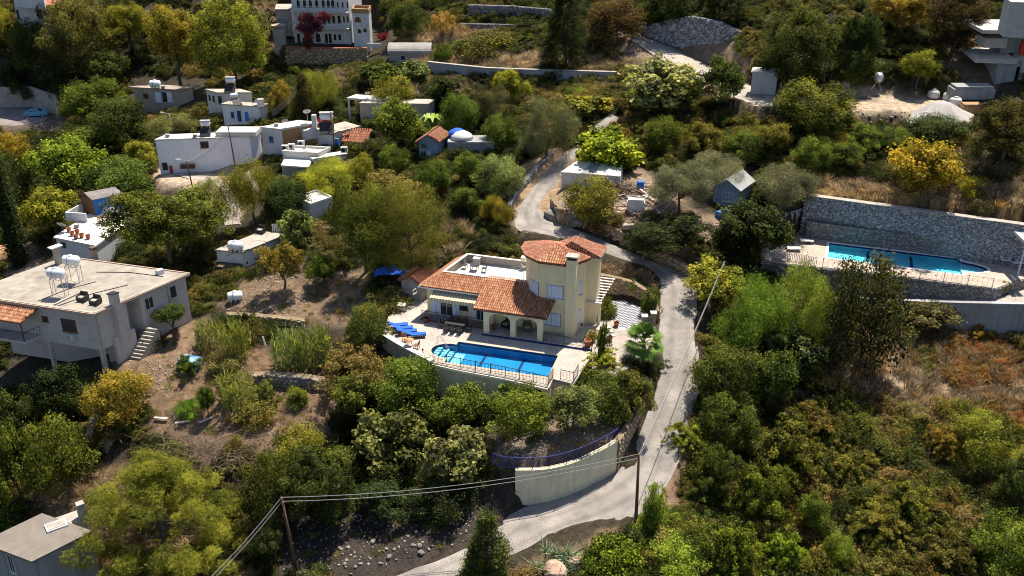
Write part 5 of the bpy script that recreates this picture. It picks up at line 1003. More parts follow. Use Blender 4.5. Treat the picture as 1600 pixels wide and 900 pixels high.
x, y, _ = P3(173, 337, z); cv = thing('covered_motorbike', 'vehicle under a pale cover against the blue shed', 'motorbike', (x, y, z), .3); mb = MB(); mb.lathe((0, 0, 0), [(.95, 0), (.9, .5), (.6, .95), (.25, 1.1)], 12); o = mb.build('cover', mat('cover_sheet', (.30, .33, .38), .6, .2, 3), cv, True, world=False); o.scale = (1.2, .65, 1); 
# --- low building with the fat tank
t, w, pl = bl('house', 'low white-washed building with one fat tank and a long flat roof', (378, 396), (447, 368), (338, 392), -.6, 2.4, M_WHITE, M_CONC, over=.15); wl, wr = face(w, -1), face(w, 1)
wpx(t, wl, 338, 408, 348, 420, panes=2, frame=M_METAL); wpx(t, wr, 384, 407, 388, 414, panes=1); wpx(t, wr, 398, 401, 401, 409, panes=1); mb = MB(); a, e, n, L = wl; wbox(mb, a, e, n, L - 2.6, L - .1, 1.05, 1.12, .02, 1.3); mb.build('canopy', M_BARK, t)
cage_water_tank(P3(369, 392, 2.6), 'fat white tank on the corner of the low flat roof', 1.7, .55, 0, -.1)
cage_water_tank(G(368, 470), 'white tank lying on the garden bank right of the big house', 1.6, .5, 0, .3)
x, y, z = P3(436, 362, 2.6); t = thing('slatted_crate', 'white slatted screen at the far end of the low flat roof', 'screen', (x, y, z)); 
for i in range(8): MB().box((x - .7 + i * .2, y, z), (.12, .06, .95)).build('slat', M_WHITE, t)
sofa(0, 0, 0, 'black covered seat on the far part of the low flat roof', M_BLACK).location = P3(408, 364, 2.6)
# --- long white building and its neighbours
t, w, pl = bl('house', 'long plain white building beside the lane', (243, 220), (390, 215), (262, 212), 2, 6.2, mat('shade_blue_white_paint', (.74, .75, .79), .7, .04, 1, .1, 10, dirt=.12, dirtcol=(.5, .48, .46)), M_WHITER, over=.15); wf = face(w, 0)  # blue cast of the facade's shade mixed into its white paint
wpx(t, wf, 313, 221, 326, 231, panes=2, frame=M_WOOD); wpx(t, wf, 254, 254, 262, 266, kind='door', m=M_BLACK); wpx(t, wf, 265, 259, 270, 270, kind='door', m=mat('red_door', (.35, .03, .03), .6)); mb = MB(); s0, _ = hit(wf, 283, 264); wbox(mb, *wf[:3], s0, s0 + 2, 2.3, 2.38, .3, .75); wbox(mb, *wf[:3], s0, s0 + 2, 2.38, 2.85, .3, .36); tag(mb.build('bench', M_WOOD), 'wooden bench against the long white building', 'bench')
MB().prism([tuple(np.array(pl[0]) * .0 + np.array(q)) for q in para(P(337, 213, 6.42), P(400, 213, 6.42), P(347, 204, 6.42))], 6.42, 7.0).build('roof_step', M_WHITER, t)
t, w, pl = bl('house', 'small house with a white end wall and a brown plastered front', (440, 203), (497, 193), (408, 200), 2.4, 7.0, M_WHITE, M_WHITER, over=.15); wl, wr = face(w, -1), face(w, 1); wpx(t, wl, 421, 213, 427, 222, frame=M_BLUEP); mb = MB(); wbox(mb, *wr[:3], .02, wr[3], 2.2, 6.9, .003, .05); mb.build('brown_plaster', M_BRICK, t); wpx(t, wr, 465, 210, 469, 215, frame=M_WOOD, panes=1); s0, z0_ = hit(wr, 484, 205); mb = MB(); wbox(mb, *wr[:3], s0 - 1.2, s0 + .9, z0_ - .9, z0_ + .5, .06, .9); mb.build('water_box', M_WHITE, t)
dish(P3(446, 200, 7.2), 'white dish on the brown-fronted house roof', .4); dish(P3(481, 192, 7.2), 'larger white dish on a slanting pole by the heater', .3, .55, 1.6)
t, w, pl = bl('house', 'grey-white flat-roofed house carrying the double water heater', (519, 210), (562, 199), (495, 203), 2.8, 6.4, M_WHITE, M_CONCL, over=.15); solar_heater(P3(512, 206, 6.6), 'double silver water heater on the grey-white flat roof', .1, 1.25); wpx(t, face(w, 0), 524, 217, 530, 227, kind='door', m=M_BLUEP); MB().box(P3(492, 200, 6.6), (.6, .6, 1.9)).build('chimney', M_WHITE, t)
p = [P(537, 219, 5.6), P(572, 221, 5.6), P(580, 205, 5.6), P(549, 203, 5.6)]; t = thing('house', 'small house with a rusty red tiled roof in the village cluster', 'house', (*p[0], 3)); MB().prism(p, 2, 5.5).build('wall', M_WHITE, t); r, g = gable(t, p, 5.5, .9, M_TILEB, over=.3, tw=.35, tl=.6); g.build('gable', M_WHITE, t); wpx(t, wframe(p[0], p[1]), 552, 223, 558, 228, panes=2, frame=M_BLUEP); FOOT.append(p)
t, w, pl = bl('patio_roof', 'white flat patio roof in front of the brown-fronted house', (442, 241), (497, 244), (462, 232), 3.2, 4.9, M_WHITE, M_WHITER, parapet=.3, pm=M_WHITER, cat='flat roof', over=.1); t, w, pl = bl('patio_roof', 'lower bright white patio roof at the front of the cluster', (440, 260), (482, 263), (447, 246), 3.0, 4.2, M_CONCL, M_WHITER, cat='flat roof', over=.1); t, w, pl = bl('patio_roof', 'narrow white patio roof right of the dish', (490, 250), (543, 242), (483, 246), 3.2, 4.6, M_WHITE, M_WHITER, cat='flat roof', over=.1)
dish(P3(477, 236, 5.1), 'grey dish lying low on the patio roof', .5, .5, .5)
for u, v, l in ((446, 235, 'left air-conditioner box on the patio roof'), (456, 233, 'second air-conditioner box on the patio roof'), (538, 238, 'air-conditioner box at the right end of the patio roof'), (471, 228, 'tall grey appliance box against the brown front')): x, y, z = P3(u, v, 5.1); t = thing('air_conditioner', l, 'air conditioner', (x, y, z)); MB().box((0, 0, 0), (.9, .4, .75)).build('casing', M_WHITE, t, world=False); MB().tube([(-.1, -.2, .38), (-.1, -.22, .38)], .26, 12).build('fan_grille', M_BLACK, t, world=False)
# two-storey pair
t, w, pl = bl('house', 'rear white house of the two-storey pair, with a heater on its roof', (341, 146), (393, 146), (322, 141), 3.5, 8.2, mat('dull_white', (.50, .48, .43), .85, .06, 2, .1, 10, dirt=.3, dirtcol=(.3, .28, .24)), M_CONCL, over=.2); wl, wr = face(w, -1), face(w, .3); wpx(t, wl, 326, 148, 330, 158, panes=1); wpx(t, wl, 332, 149, 336, 160, panes=1); wpx(t, wr, 341, 150, 347, 163, kind='door', m=M_GLASS); solar_heater(P3(362, 143, 8.4), 'silver water heater on the rear two-storey house', 0, 1.0)
t, w, pl = bl('house', 'front white house of the two-storey pair', (347, 164), (405, 168), (360, 160), 3, 7.3, M_WHITE, M_CONCL, over=.2); wf = face(w, 0); wpx(t, wf, 361, 175, 366, 184, frame=M_BLUEP, panes=1); wpx(t, wf, 383, 175, 389, 190, kind='door', m=M_BLUEP, frame=M_WHITE); wpx(t, wf, 371, 173, 377, 190, frame=M_BLUEP, panes=2, sill=False); solar_heater(P3(367, 163, 7.5), 'water heater with leaning frame on the front two-storey house', .8, .8, two=False); dish(P3(402, 164, 7.5), 'dish at the right end of the front two-storey roof', .3, .4, .6); MB().box(P3(408, 166, 7.5), (.9, .9, 1.1)).build('chimney', M_METAL, t)
dish(P3(324, 201, 5), 'dish below the two-storey pair, left end of the long white roof', -.1, .35, .8); solar_heater(P3(323, 210, 6.4), 'water heater rising behind the long white roof', .1, .9)
# hillside cottage
t, w, pl = bl('house', 'hillside cottage with overhanging dark roof and pale shutters', (268, 140), (300, 137), (208, 137), 2.5, 6.6, mat('beige_render', (.36, .30, .25), .9, .1, 1), mat('rusty_sheet', (.24, .19, .16), .8, .3, 1, col2=(.34, .28, .23)), over=.8, slab=.15); wf = face(w, -.3); wpx(t, wf, 224, 146, 232, 153, frame=M_WOOD, panes=1); wpx(t, wf, 243, 144, 252, 159, kind='shut', leaves=2); wpx(t, wf, 254, 144, 261, 159, kind='door', m=M_DARK); wpx(t, wf, 262, 144, 269, 159, kind='shut', leaves=2); cage_water_tank(P3(243, 137, 6.8), 'pale blue-white tank on the hillside cottage roof', 1.7, .55, 0, 0)
# white corner building top left
t, w, pl = bl('house', 'tall white building in the top left corner', (22, 8), (92, 10), (30, 0), 6, 14.5, M_WHITE, M_TERRA, over=.2); wf = face(w, 0); wpx(t, wf, 26, 15, 30, 30, frame=M_WOOD, panes=1); wpx(t, wf, 58, 15, 66, 29, frame=M_WOOD, panes=1); wpx(t, wf, 30, 38, 34, 46, frame=M_WOOD, panes=1); MB().prism(para(P(22, 3, 15.5), P(70, 8, 15.5), P(25, -8, 15.5)), 14.7, 18).build('upper_floor', M_WHITE, t)
# arcaded house
px0 = [P(461, 66, 10), P(549, 68, 10)]; a_, e_, n_, L_ = wframe(*px0); dp = -n_ * 9; p = [px0[0], px0[1], tuple(np.array(px0[1]) + dp), tuple(np.array(px0[0]) + dp)]; ah = thing('arcaded_house', 'white three-storey house with rows of arches and balconies at the top', 'house', (*p[0], 10)); MB().prism(p, 9, 24).build('wall', M_WHITE, ah); FOOT.append(p); wA = wframe(p[0], p[1])
def rowpx(v0, v1, us, w=5.5, **k):
    for u in us: wpx(ah, wA, u - w / 2, v0, u + w / 2, v1, kind='arch', **k)
rowpx(52, 67, (467, 510, 516), 5); rowpx(52, 66, (479, 497), 8); rowpx(53, 63, (523.5, 531), 4.5); rowpx(24, 37, (469, 475, 481, 489, 507, 514, 521.5, 530), 5); rowpx(25, 35, (537.5, 543.5), 2.6); rowpx(0, 12, (466, 476, 485, 495, 505, 513, 520), 5); rowpx(3, 13, (528, 535.5, 543), 2.6)
for z0_, nm in ((hit(wA, 505, 42)[1], 'a'), (hit(wA, 505, 17)[1], 'b')):
    mb = MB(); wbox(mb, *wA[:3], 0, L_, z0_ - .15, z0_, .0, 1.0); b_ = mb.build('balcony', M_WHITE, ah); mb = MB(); wbox(mb, *wA[:3], 0, L_, z0_ + .85, z0_ + .92, .93, 1.0)
    for i in range(int(L_ / .3)): wbox(mb, *wA[:3], i * .3, i * .3 + .03, z0_, z0_ + .85, .95, .98)
    mb.build('balustrade', M_METAL, b_)
MB().prism([tuple(np.array(p[0]) + (n_ * 1.2 - e_ * .6)), tuple(np.array(p[1]) + (n_ * 1.2 + e_ * .9)), p[2], p[3]], 24, 24.3).build('roof', M_WOOD, ah)
t, w, pl = bl('house', 'white side wing with a brown roof parapet right of the arches', (550, 20), (576, 21), (554, 14), 9.5, 15.5, M_WHITE, M_BRICK, over=.1, parapet=.5, pm=M_BRICK); wf = face(w, 0); wpx(t, wf, 554, 26, 564, 35, kind='arch', glass=M_WOOD); wpx(t, wf, 559, 45, 564, 52, kind='arch'); wpx(t, wf, 568, 44, 573, 50, kind='arch'); MB().beam((*P(549.5, 40, 12), 10), (*P(549.5, 40, 12), 24), .25).build('drain_pipe', M_WHITE, t)
t, w, pl = bl('house', 'pale building behind the left end of the arcaded house', (430, 16), (455, 16), (432, 8), 11.5, 14.8, M_CONCL, M_CONC, over=.1); wpx(t, face(w, 0), 443, 20, 452, 23, frame=M_WHITE); wpx(t, face(w, 0), 433, 28, 450, 44, kind='door', m=M_CONCG)
stone_wall('stone_retaining_wall', 'tall brown stone wall below the arcaded house', [(*P(449, 107, 6.6), 6.0, 10.1), (*P(510, 109, 6.6), 6.0, 10.1), (*P(575, 105, 7), 6.6, 10.1)], .6, .6, M_STONET, M_MORTART, cap=.15, capm=M_TERRA)
x, y = P(441, 97, 6.8); t = thing('stone_pillar', 'old round stone pillar left of the arcaded house', 'pillar', (x, y, 6.6)); MB().lathe((0, 0, -.5), [(1.25, 0), (1.2, 3.2), (1.05, 3.3), (1.1, 5.5), (1.15, 6.8)], 14).build('shaft', M_CONC, t, True, world=False); MB().lathe((0, 0, 6.3), [(1.3, 0), (1.3, .3)], 14).build('cap', M_STONET, t, world=False)
pu = thing('parasol', 'white patio screen in front of the side wing', 'screen', P3(600, 70, 10)); mb = MB(); mb.beam(P3(562, 71, 10.3), P3(595, 71, 10.3), .15, .6); mb.build('panel', M_WHITE, pu)
# barrel-roofed shed
pA, pB = np.array(P(608, 97, 9.3)), np.array(P(672, 97, 9.3)); a_, e_, n_, L_ = wframe(pA, pB); t = thing('barrel_roof_shed', 'grey shed with a rounded barrel roof', 'shed', (*pA, 9.3)); D_ = 4.2; MB().prism([tuple(pA), tuple(pB), tuple(pB - n_ * D_), tuple(pA - n_ * D_)], 9, 10.7).build('wall', M_CONC, t); mb = MB(); k = 10
for i in range(k): t0, t1 = math.pi * i / k, math.pi * (i + 1) / k; q = lambda A_, th, o=0: (*(A_ - n_ * (D_ / 2 - (D_ / 2 + .15) * math.cos(th))), 10.7 + 1.25 * math.sin(th)); mb.add([q(pA - e_ * .2, t0), q(pB + e_ * .2, t0), q(pB + e_ * .2, t1), q(pA - e_ * .2, t1)], [(0, 1, 2, 3)])
for A_ in (pA - e_ * .2, pB + e_ * .2): mb.add([q(A_, math.pi * i / k) for i in range(k + 1)], [tuple(range(k + 1))])
mb.build('barrel_roof', mat('grey_vault', (.24, .23, .22), .7, .2, 1, .2, 6, dirt=.4), t); window(t, (pA, e_, n_, L_), 2.3, 9.6, .8, .8, panes=1)
FOOT.append([tuple(pA), tuple(pB), tuple(pB - n_ * D_), tuple(pA - n_ * D_)])
# veranda house
t, w, pl = bl('house', 'pale house whose white veranda roof shows above the trees', (562, 163), (668, 164), (575, 156), 6, 8.9, M_CONCL, M_CONCL, over=.1); t2 = thing('veranda', 'white slab veranda roof on posts', 'veranda', (*P(543, 155, 9), 6.2)); pv = para(P(542, 154, 9.2), P(595, 158, 9.2), P(556, 149, 9.2)); MB().prism(ccw(pv), 9.1, 9.35).build('slab', M_WHITER, t2)
for q in (pv[0], pv[1]): MB().box((q[0] + .2, q[1] + .25, 6), (.25, .25, 3.1)).build('post', M_WHITE, t2)
dish(P3(575, 153, 9.4), 'dish standing on the veranda slab', .2, .4, .7)
# blue shed with red roof
p = [P(655, 250, 5.6), P(685, 249, 5.6), P(700, 238, 5.6), P(668, 238, 5.6)]; t = thing('house', 'blue-grey shed with a red tiled gable roof', 'shed', (*p[0], 5.6)); MB().prism(p, 5, 8.1).build('wall', M_SLATE, t); r, g = gable(t, p, 8.1, .9, M_TILEP, ridge_along=1, over=.25); g.build('gable', M_SLATE, t); wpx(t, wframe(p[0], p[1]), 658, 235, 666, 246, frame=M_WHITE); wpx(t, wframe(p[0], p[1]), 667, 236, 672, 246, kind='door', m=M_WHITE); FOOT.append(p)
x, y, z = G(722, 236); t = thing('covered_boat', 'white and blue covered heap on a flat roof right of the blue-grey shed', 'tarpaulin', (x, y, z)); MB().lathe((0, 0, 1.8), [(1.5, 0), (1.4, .4), (.8, .8), (.1, .95)], 12).build('white_sheet', M_WHITE, t, True, world=False); MB().lathe((-.6, .8, 1.8), [(1.3, 0), (1.2, .6), (.5, 1.0)], 9).build('blue_sheet', M_BLUE, t, True, world=False); MB().box((1.2, 0, -.5), (6, 3, 2.2)).build('shelter', M_CONCG, t, world=False)
# small white box building
t, w, pl = bl('house', 'small white box-shaped outbuilding among the trees', (486, 322), (519, 311), (462, 311), 2.0, 4.4, M_WHITE, M_WHITER, over=.1, parapet=.15, pm=M_WHITER)
# white long shed by the road, cottage, small white shed
p = [P(877, 293, 5.4), P(968, 300, 5.4), P(972, 287, 5.4), P(900, 281, 5.4)]; t = thing('shed', 'long low white shed with a sheet roof beside the road bend', 'shed', (*p[0], 5.4)); MB().prism(p, 4.6, 7.4).build('wall', M_WHITE, t); FOOT.append(p); q = [np.array(v) for v in ccw(p)]; n_s = 9; mb0 = (q[1] - q[0]), (q[2] - q[3])
for i in range(n_s):
    f0, f1 = i / n_s, (i + .97) / n_s; c = [q[0] + mb0[0] * f0, q[0] + mb0[0] * f1, q[3] + mb0[1] * f1, q[3] + mb0[1] * f0]; mb = MB(); z_ = 7.42 + .03 * (i % 2); c[0] = c[0] + (c[0] - c[3]) * .08; c[1] = c[1] + (c[1] - c[2]) * .08; mb.prism([tuple(v) for v in c], [z_, z_, z_ + .35, z_ + .35], [z_ + .05, z_ + .05, z_ + .4, z_ + .4]); mb.build('roof_sheet', M_CONCG if i in (3, 4) else M_WHITER, t)
p = [P(1113, 322, 5.2), P(1152, 327, 5.2), P(1172, 312, 5.2), P(1136, 308, 5.2)]; t = thing('cottage', 'blue-grey boarded cottage between the olives', 'cottage', (*p[0], 5.2)); MB().prism(p, 4.6, 7.7).build('wall', M_SLATE, t); r, g = gable(t, p, 7.7, 1.1, None, False, ridge_along=1, over=.3, under=mat('grey_sheet_roof', (.32, .33, .34), .7, .1, 2)); g.build('gable', M_SLATE, t); W_ = wframe(p[0], p[1]); wpx(t, W_, 1129, 300, 1147, 315, frame=M_WHITE, panes=4); FOOT.append(p)
for k in range(10): mb = MB(); wbox(mb, *W_[:3], 0.02, W_[3] - .02, 4.9 + k * .28, 4.9 + k * .28 + .25, .003, .03); mb.build('board', M_SLATE, t)
p = para(P(1173, 138, 13.2), P(1212, 140, 13.2), P(1176, 131, 13.2)); t = thing('shed', 'small plain white shed on the hill track', 'shed', (*p[0], 13.2)); MB().prism(ccw(p), 12.4, 15.3).build('wall', M_WHITE, t); c = np.mean(np.array(p), 0); MB().prism(ccw([tuple(c + (np.array(v) - c) * 1.12) for v in p]), 15.3, 15.45).build('roof', M_WHITER, t); FOOT.append(p)
# brick outbuilding behind the block hedge
p = [V(-10.9, 5.2), V(-8.6, 4.9), V(-8.0, 8.2), V(-10.3, 8.5)]; t = thing('outbuilding', 'small dark outbuilding with brown tiled roof left of the villa', 'shed', (*p[0], 0)); MB().prism(p, -.4, 2.1).build('wall', M_CONC, t); r, g = gable(t, p, 2.1, .6, M_TILEB, ridge_along=1, over=.25, tw=.3, tl=.5); g.build('gable', M_CONC, t); FOOT.append(p); wpx(t, wframe(p[1], p[2]), 645, 452, 650, 458, panes=1)
# bottom-left building
p = para(P(51, 878, -5.4), P(141, 833, -5.4), P(-25, 850, -5.4)); t, w, pl = flat_house('house', 'old grey building with a flat cracked roof in the bottom left corner', p, -11, -5.4, M_CONCG, mat('cracked_roof', (.17, .15, .13), .92, .12, 1.2, .5, 9, dirt=.6, dirtcol=(.18, .14, .12), dscale=.7), over=.2); wpx(t, face(w, -1), 14, 868, 22, 893, panes=2, frame=M_WHITE)
x, y, z = P3(88, 822, -5.2); mb = MB(); mb.box((x, y, z), (1.6, 1.1, .14), (.8, .55)); h_ = mb.build('roof_hatch', M_WHITE, t); mb = MB(); mb.box((x, y, z + .142), (1.3, .85, .04), (.8, .55)); mb.build('hatch_lid', M_CONC, h_); x, y, z = P3(131, 815, -5.8); MB().box((x, y, z), (.6, .6, 1.9), (.8, .55)).build('chimney', M_CONC, t)
mb = MB(); x, y, z = P3(107, 812, -5.4); mb.box((x, y, z - 2), (2.4, 1.6, 2.05), (.8, .55)); mb.build('annex', M_CONC, t)
# concrete frame building
cf = thing('concrete_frame', 'unfinished grey concrete building at the top right', 'building site', P3(1545, 150, 13.4)); 
def slab(u0, v0, u1, v1, z, th, dep, nm='floor_slab', m=M_CONCG): a = np.array(P(u0, v0, z)); b = np.array(P(u1, v1, z)); _, e, n, L = wframe(a, b); MB().prism([tuple(a), tuple(b), tuple(b - n * dep), tuple(a - n * dep)], z - th, z).build(nm, m, cf)
M_FORM = mat('formwork_concrete', (.40, .39, .37), .85, .1, 1.5, .2, 8, dirt=.3)
slab(1525, 92, 1590, 94, 18.2, .5, 7, m=M_FORM); slab(1587, 92, 1680, 98, 18.1, 1.0, 7, m=M_FORM); slab(1536, 47, 1680, 48, 21.8, .45, 7, m=M_FORM); slab(1572, 140, 1680, 140, 14.4, .4, 8, m=M_FORM)
slab(1570, 45, 1600, 45, 21.3, 3.1, 3, 'shear_wall'); slab(1580, 3, 1650, 5, 26, 4.2, 3, 'shear_wall', M_FORM); slab(1540, 60, 1575, 60, 20.4, 1.2, 2.5, 'parapet', M_FORM); slab(1560, 100, 1590, 100, 17.6, 5, 4, 'shear_wall')
x, y = P(1592, 138, 14.4); MB().tube([(x, y, 13), (x, y, 18)], .4, 12).build('column', M_FORM, cf); mb = MB(); mb.box(P3(1597, 85, 18.2), (.8, .3, 1.6)); mb.build('red_board', mat('red_board', (.5, .04, .03), .7), cf)
# top items
t = thing('pergola', 'small white pergola on the upper terrace', 'pergola', P3(766, 42, 12.5)); pq_ = para(P(751, 41, 12.6), P(782, 41, 12.6), P(753, 37, 12.6)); MB().prism(ccw(pq_), 14.5, 14.7).build('roof', M_WHITE, t)
for q in pq_: MB().box((*q, 12), (.18, .18, 2.5)).build('post', M_WHITE, t)
t, w, pl = bl('house', 'long white building cut by the top edge', (662, -34), (725, -33), (665, -45), 14, 18.6, M_WHITE, M_WHITER, over=.1)

# service clutter on the village walls and roofs
_r = random.Random(12)
for (u, v, z, l) in ((262, 214, 6.4, 'small roof vent at the left of the long white roof'), (305, 214, 6.4, 'small roof vent in the middle of the long white roof'), (432, 197, 7.2, 'small vent box on the brown-fronted house roof'), (545, 205, 6.6, 'small vent box at the right of the grey-white roof'), (255, 138, 6.8, 'small rusty box on the hillside cottage roof'), (120, 355, 1.45, 'low white planter on the roof terrace')):
    x, y, _ = P3(u, v, z); t = thing('roof_vent', l, 'vent', (x, y, z)); MB().box((0, 0, 0), (.5, .4, .35)).build('vent_box', M_CONCG, t, world=False); MB().box((0, 0, .352), (.6, .5, .05)).build('vent_cap', M_METAL, t, world=False)
for (u0, v0, u1, v1, z, l) in ((300, 216, 330, 216, 6.45, 'pipe lying across the long white roof'), (505, 203, 540, 207, 6.65, 'pipe lying across the grey-white roof'), (352, 400, 395, 388, 2.65, 'black hose along the low flat roof')):
    a = np.array(P3(u0, v0, z)); b = np.array(P3(u1, v1, z)); tag(MB().tube([a, (a + b) / 2 + (0, .3, 0), b], .035, 5).build('roof_pipe', M_BLACK), l, 'pipe')
def clothes_line(u0, v0, u1, v1, z, label):
    a = np.array(P3(u0, v0, z)); b = np.array(P3(u1, v1, z)); t = thing('clothes_line', label, 'clothes line', tuple(a))
    for p in (a, b): MB().tube([p, p + (0, 0, 1.7)], .03, 5).build('post', M_METAL, t)
    MB().tube([a + (0, 0, 1.65), (a + b) / 2 + (0, 0, 1.5), b + (0, 0, 1.65)], .012, 4).build('line', M_WIRE0, t)
M_WIRE0 = mat('grey_line', (.3, .3, .3), .6)
clothes_line(368, 166, 395, 167, 7.5, 'clothes line on the front two-storey roof')
# ---------------------------------------------------------------- walls, second pool, poles, debris
def foot_top(rows):
    """rows: (u, v_foot, z_foot, z_top)"""
    return [(*P(u, v, z), z, zt) for u, v, z, zt in rows]
t_ = stone_wall('pool_stone_wall', 'long high blue-grey stone wall behind the right pool', [(*P(1252, 349, 3.9), 2.3, 7.3), (*P(1600, 400, 3.9), 2.3, 7.3), (*P(1690, 413, 3.9), 2.3, 7.3)], .7, .31, M_STONE, M_MORTAR, cap=.08, capm=M_CONC)
stone_wall('pool_stone_wall', 'lower projecting half of the stone wall right behind the right pool', [(*P(1258, 371, 2.5), 2.4, 4.5), (*P(1552, 411, 2.5), 2.4, 4.5)], 1.0, .31, M_STONEP, M_MORTAR)
stone_wall('pool_end_wall', 'shaded stone wall at the left end of the right pool terrace', [(*P(1222, 372, 2.5), 2.4, 5.4), (*P(1252, 362, 2.5), 2.4, 5.6)], .5, .4, M_STONE, M_MORTAR)
stone_wall('terrace_stone_wall', 'stone wall carrying the right pool terrace above the paved lane', [(*P(1190, 409, 2.5), -.8, 2.45), (*P(1280, 418, 2.5), -.8, 2.45), (*P(1400, 431, 2.5), -.8, 2.45), (*P(1556, 451, 2.5), .6, 2.45), (*P(1590, 439, 2.5), .8, 2.45), (*P(1615, 433, 2.5), .8, 2.45), (*P(1690, 444, 2.5), .8, 2.45)], .7, .42, M_STONEP, M_MORTAR)
d2 = MB(); PO = PO2
def LQ(s, t): p = PO2 + qe1 * s + qe2 * t; return (p[0], p[1])
rim2 = [LQ(0, 0), LQ(PL2, 0), LQ(PL2, -.7)] + [LQ(PL2 + 2.7 * math.sin(math.radians(a)), -2.2 + 1.3 * math.cos(math.radians(a))) for a in np.linspace(15, 165, 9)] + [LQ(PL2, -3.6), LQ(PL2, -PW2), LQ(0, -PW2)]
rim2 = ccw(rim2[::-1]); slab_with_hole(d2, DECK2, offset(rim2, .3), 2.5, .3); o = d2.build('right_pool_deck', M_PAVE2); tag(o, None, None, None, 'structure'); add_uv(o, qe1)
p2 = pool('swimming_pool', 'long narrow swimming pool below the blue-grey stone wall', rim2, 2.5, .5, M_POOLT2, M_COPEW, .3); mb = MB(); zf = 2.5 - .492
for s in (PL2 * .31, PL2 * .64): mb.prism([LQ(s - .16, -PW2 + .02), LQ(s + .16, -PW2 + .02), LQ(s + .16, -.02), LQ(s - .16, -.02)], zf, zf + .01)
for c in (PL2 * .14, PL2 * .46, PL2 * .80): dashes(mb, LQ, (c, -2.6), 1.0, 1, .08, zf)
mb.build('floor_line', M_NAVY, p2)
mb = MB(); mb.prism([LQ(PL2 + .02, -3.4), LQ(PL2 + 2.2, -2.9), LQ(PL2 + 2.2, -1.4), LQ(PL2 + .02, -.8)], 2.01, 2.25); mb.build('pool_step', M_STEPW, p2)
plain_wall('concrete_lane_wall', 'grey concrete wall under the paved lane at the right', [(*P(r[2], r[3] + 1, r[4]), r[4] - 4, r[4] + .18) for r in LANE2[1:]], .4, M_CONCG, cap=.12, capm=M_STONE)
railing('wire_fence', 'thin pale fence along the front of the right pool terrace', [(*P(1285, 417, 2.5), 2.5), (*P(1400, 429.5, 2.5), 2.5), (*P(1550, 449, 2.5), 2.5)], 1.0, M_METAL, 2.6, .5, bw=.02)
railing('white_balustrade', 'white balustrade at the left end of the right pool terrace', [(*P(1190, 402, 2.5), 2.5), (*P(1243, 408, 2.5), 2.5), (*P(1275, 415, 2.5), 2.5)], .95, M_WHITE, 2, .18, bw=.05)
sw = thing('swing_frame', 'white canopy frame at the right end of the pool terrace', 'canopy', P3(1577, 420, 2.5))
a_, b_ = np.array(P3(1573, 412, 2.5)), np.array(P3(1590, 430, 2.5))
for q, u1, v1 in ((a_, 0, 0), (b_, 0, 0)): MB().tube([q, q + (.1, 0, 3.9)], .09, 8).build('post', M_WHITE, sw); MB().box(q, (.9, .35, .08)).build('foot_plate', M_CONC, sw)
c = (a_ + b_) / 2; d = (b_ - a_) / np.linalg.norm(b_ - a_); mb = MB()
for s in (-.55, .05): nn = np.array([-d[1], d[0], 0]); mb.beam(a_ - d * .8 + nn * (s + .3) + (0.1, 0, 4.0), b_ + d * .8 + nn * (s + .3) + (0.1, 0, 4.0), .5, .3)
mb.build('canopy_beam', M_WHITER, sw)
for u, v, l in ((1572, 415, 'left white table under the canopy frame'), (1589, 419, 'right white table under the canopy frame')):
    x, y, z = P3(u, v, 2.5); t = thing('white_table', l, 'table', (x, y, z), -.15); MB().box((0, 0, .72), (1.3, .9, .05)).build('table_top', M_WHITE, t, world=False)
    for i, j in ((-.55, -.35), (.55, -.35), (.55, .35), (-.55, .35)): MB().box((i, j, 0), (.05, .05, .72)).build('leg', M_METAL, t, world=False)
for u, v, l in ((1260, 380, 'pale stone slab bench near the rear corner of the right pool'), (1240, 392, 'white lounger at the left end of the right pool')): x, y, z = P3(u, v, 2.5); t = thing('pool_bench', l, 'bench', (x, y, z), -.1); MB().box((0, 0, .3), (1.5, .7, .1)).build('seat', M_WHITER, t, world=False); MB().box((-.5, 0, 0), (.2, .5, .3)).build('support', M_CONC, t, world=False); MB().box((.5, 0, 0), (.2, .5, .3)).build('support', M_CONC, t, world=False)
# walls along roads and terraces
stone_wall('bank_wall', 'rubble stone wall between the road and the creeper bank', foot_top([(860, 330, 4.2, 5.9), (872, 348, 3.8, 5.6), (905, 357, 3.3, 5.1), (950, 375, 2.8, 4.6), (1002, 398, 2.2, 3.9), (1045, 416, 1.8, 3.1), (1085, 438, 1.4, 2.3)]), .6, .5, M_STONET, M_MORTART, side=1, proud=.9)
stone_wall('garden_stone_wall', 'dry stone wall holding the upper garden terrace', [(*G(352, 503)[:2], -2.2, -.5), (*G(395, 506)[:2], -2, -.2), (*G(440, 508)[:2], -1.8, -.1), (*G(475, 512)[:2], -1.9, -.2)], .6, .45, M_STONET, M_MORTART, proud=.9)
stone_wall('garden_stone_wall', 'dry stone wall across the lower garden, below the reeds', [(*G(398, 600)[:2], -4.0, -2.3), (*G(430, 604)[:2], -3.9, -2.2), (*G(475, 606)[:2], -4, -2.3), (*G(520, 610)[:2], -4.1, -2.5)], .7, .5, M_ROCK, M_MORTART, proud=1.0)
plain_wall('terrace_concrete_wall', 'pale concrete terrace wall below the strip of golden grass', [(*P(668, 116, 8.7), 8.2, 10.6), (*P(760, 124, 9.1), 8.4, 10.8), (*P(830, 128, 9.3), 8.8, 11.1), (*P(990, 134, 9.6), 9.2, 11.5)], .5, mat('streaked_concrete', (.34, .33, .36), .9, .08, 1, .2, 8, dirt=.5, dirtcol=(.22, .2, .19), dscale=.8), cap=.1, capm=M_CONC)
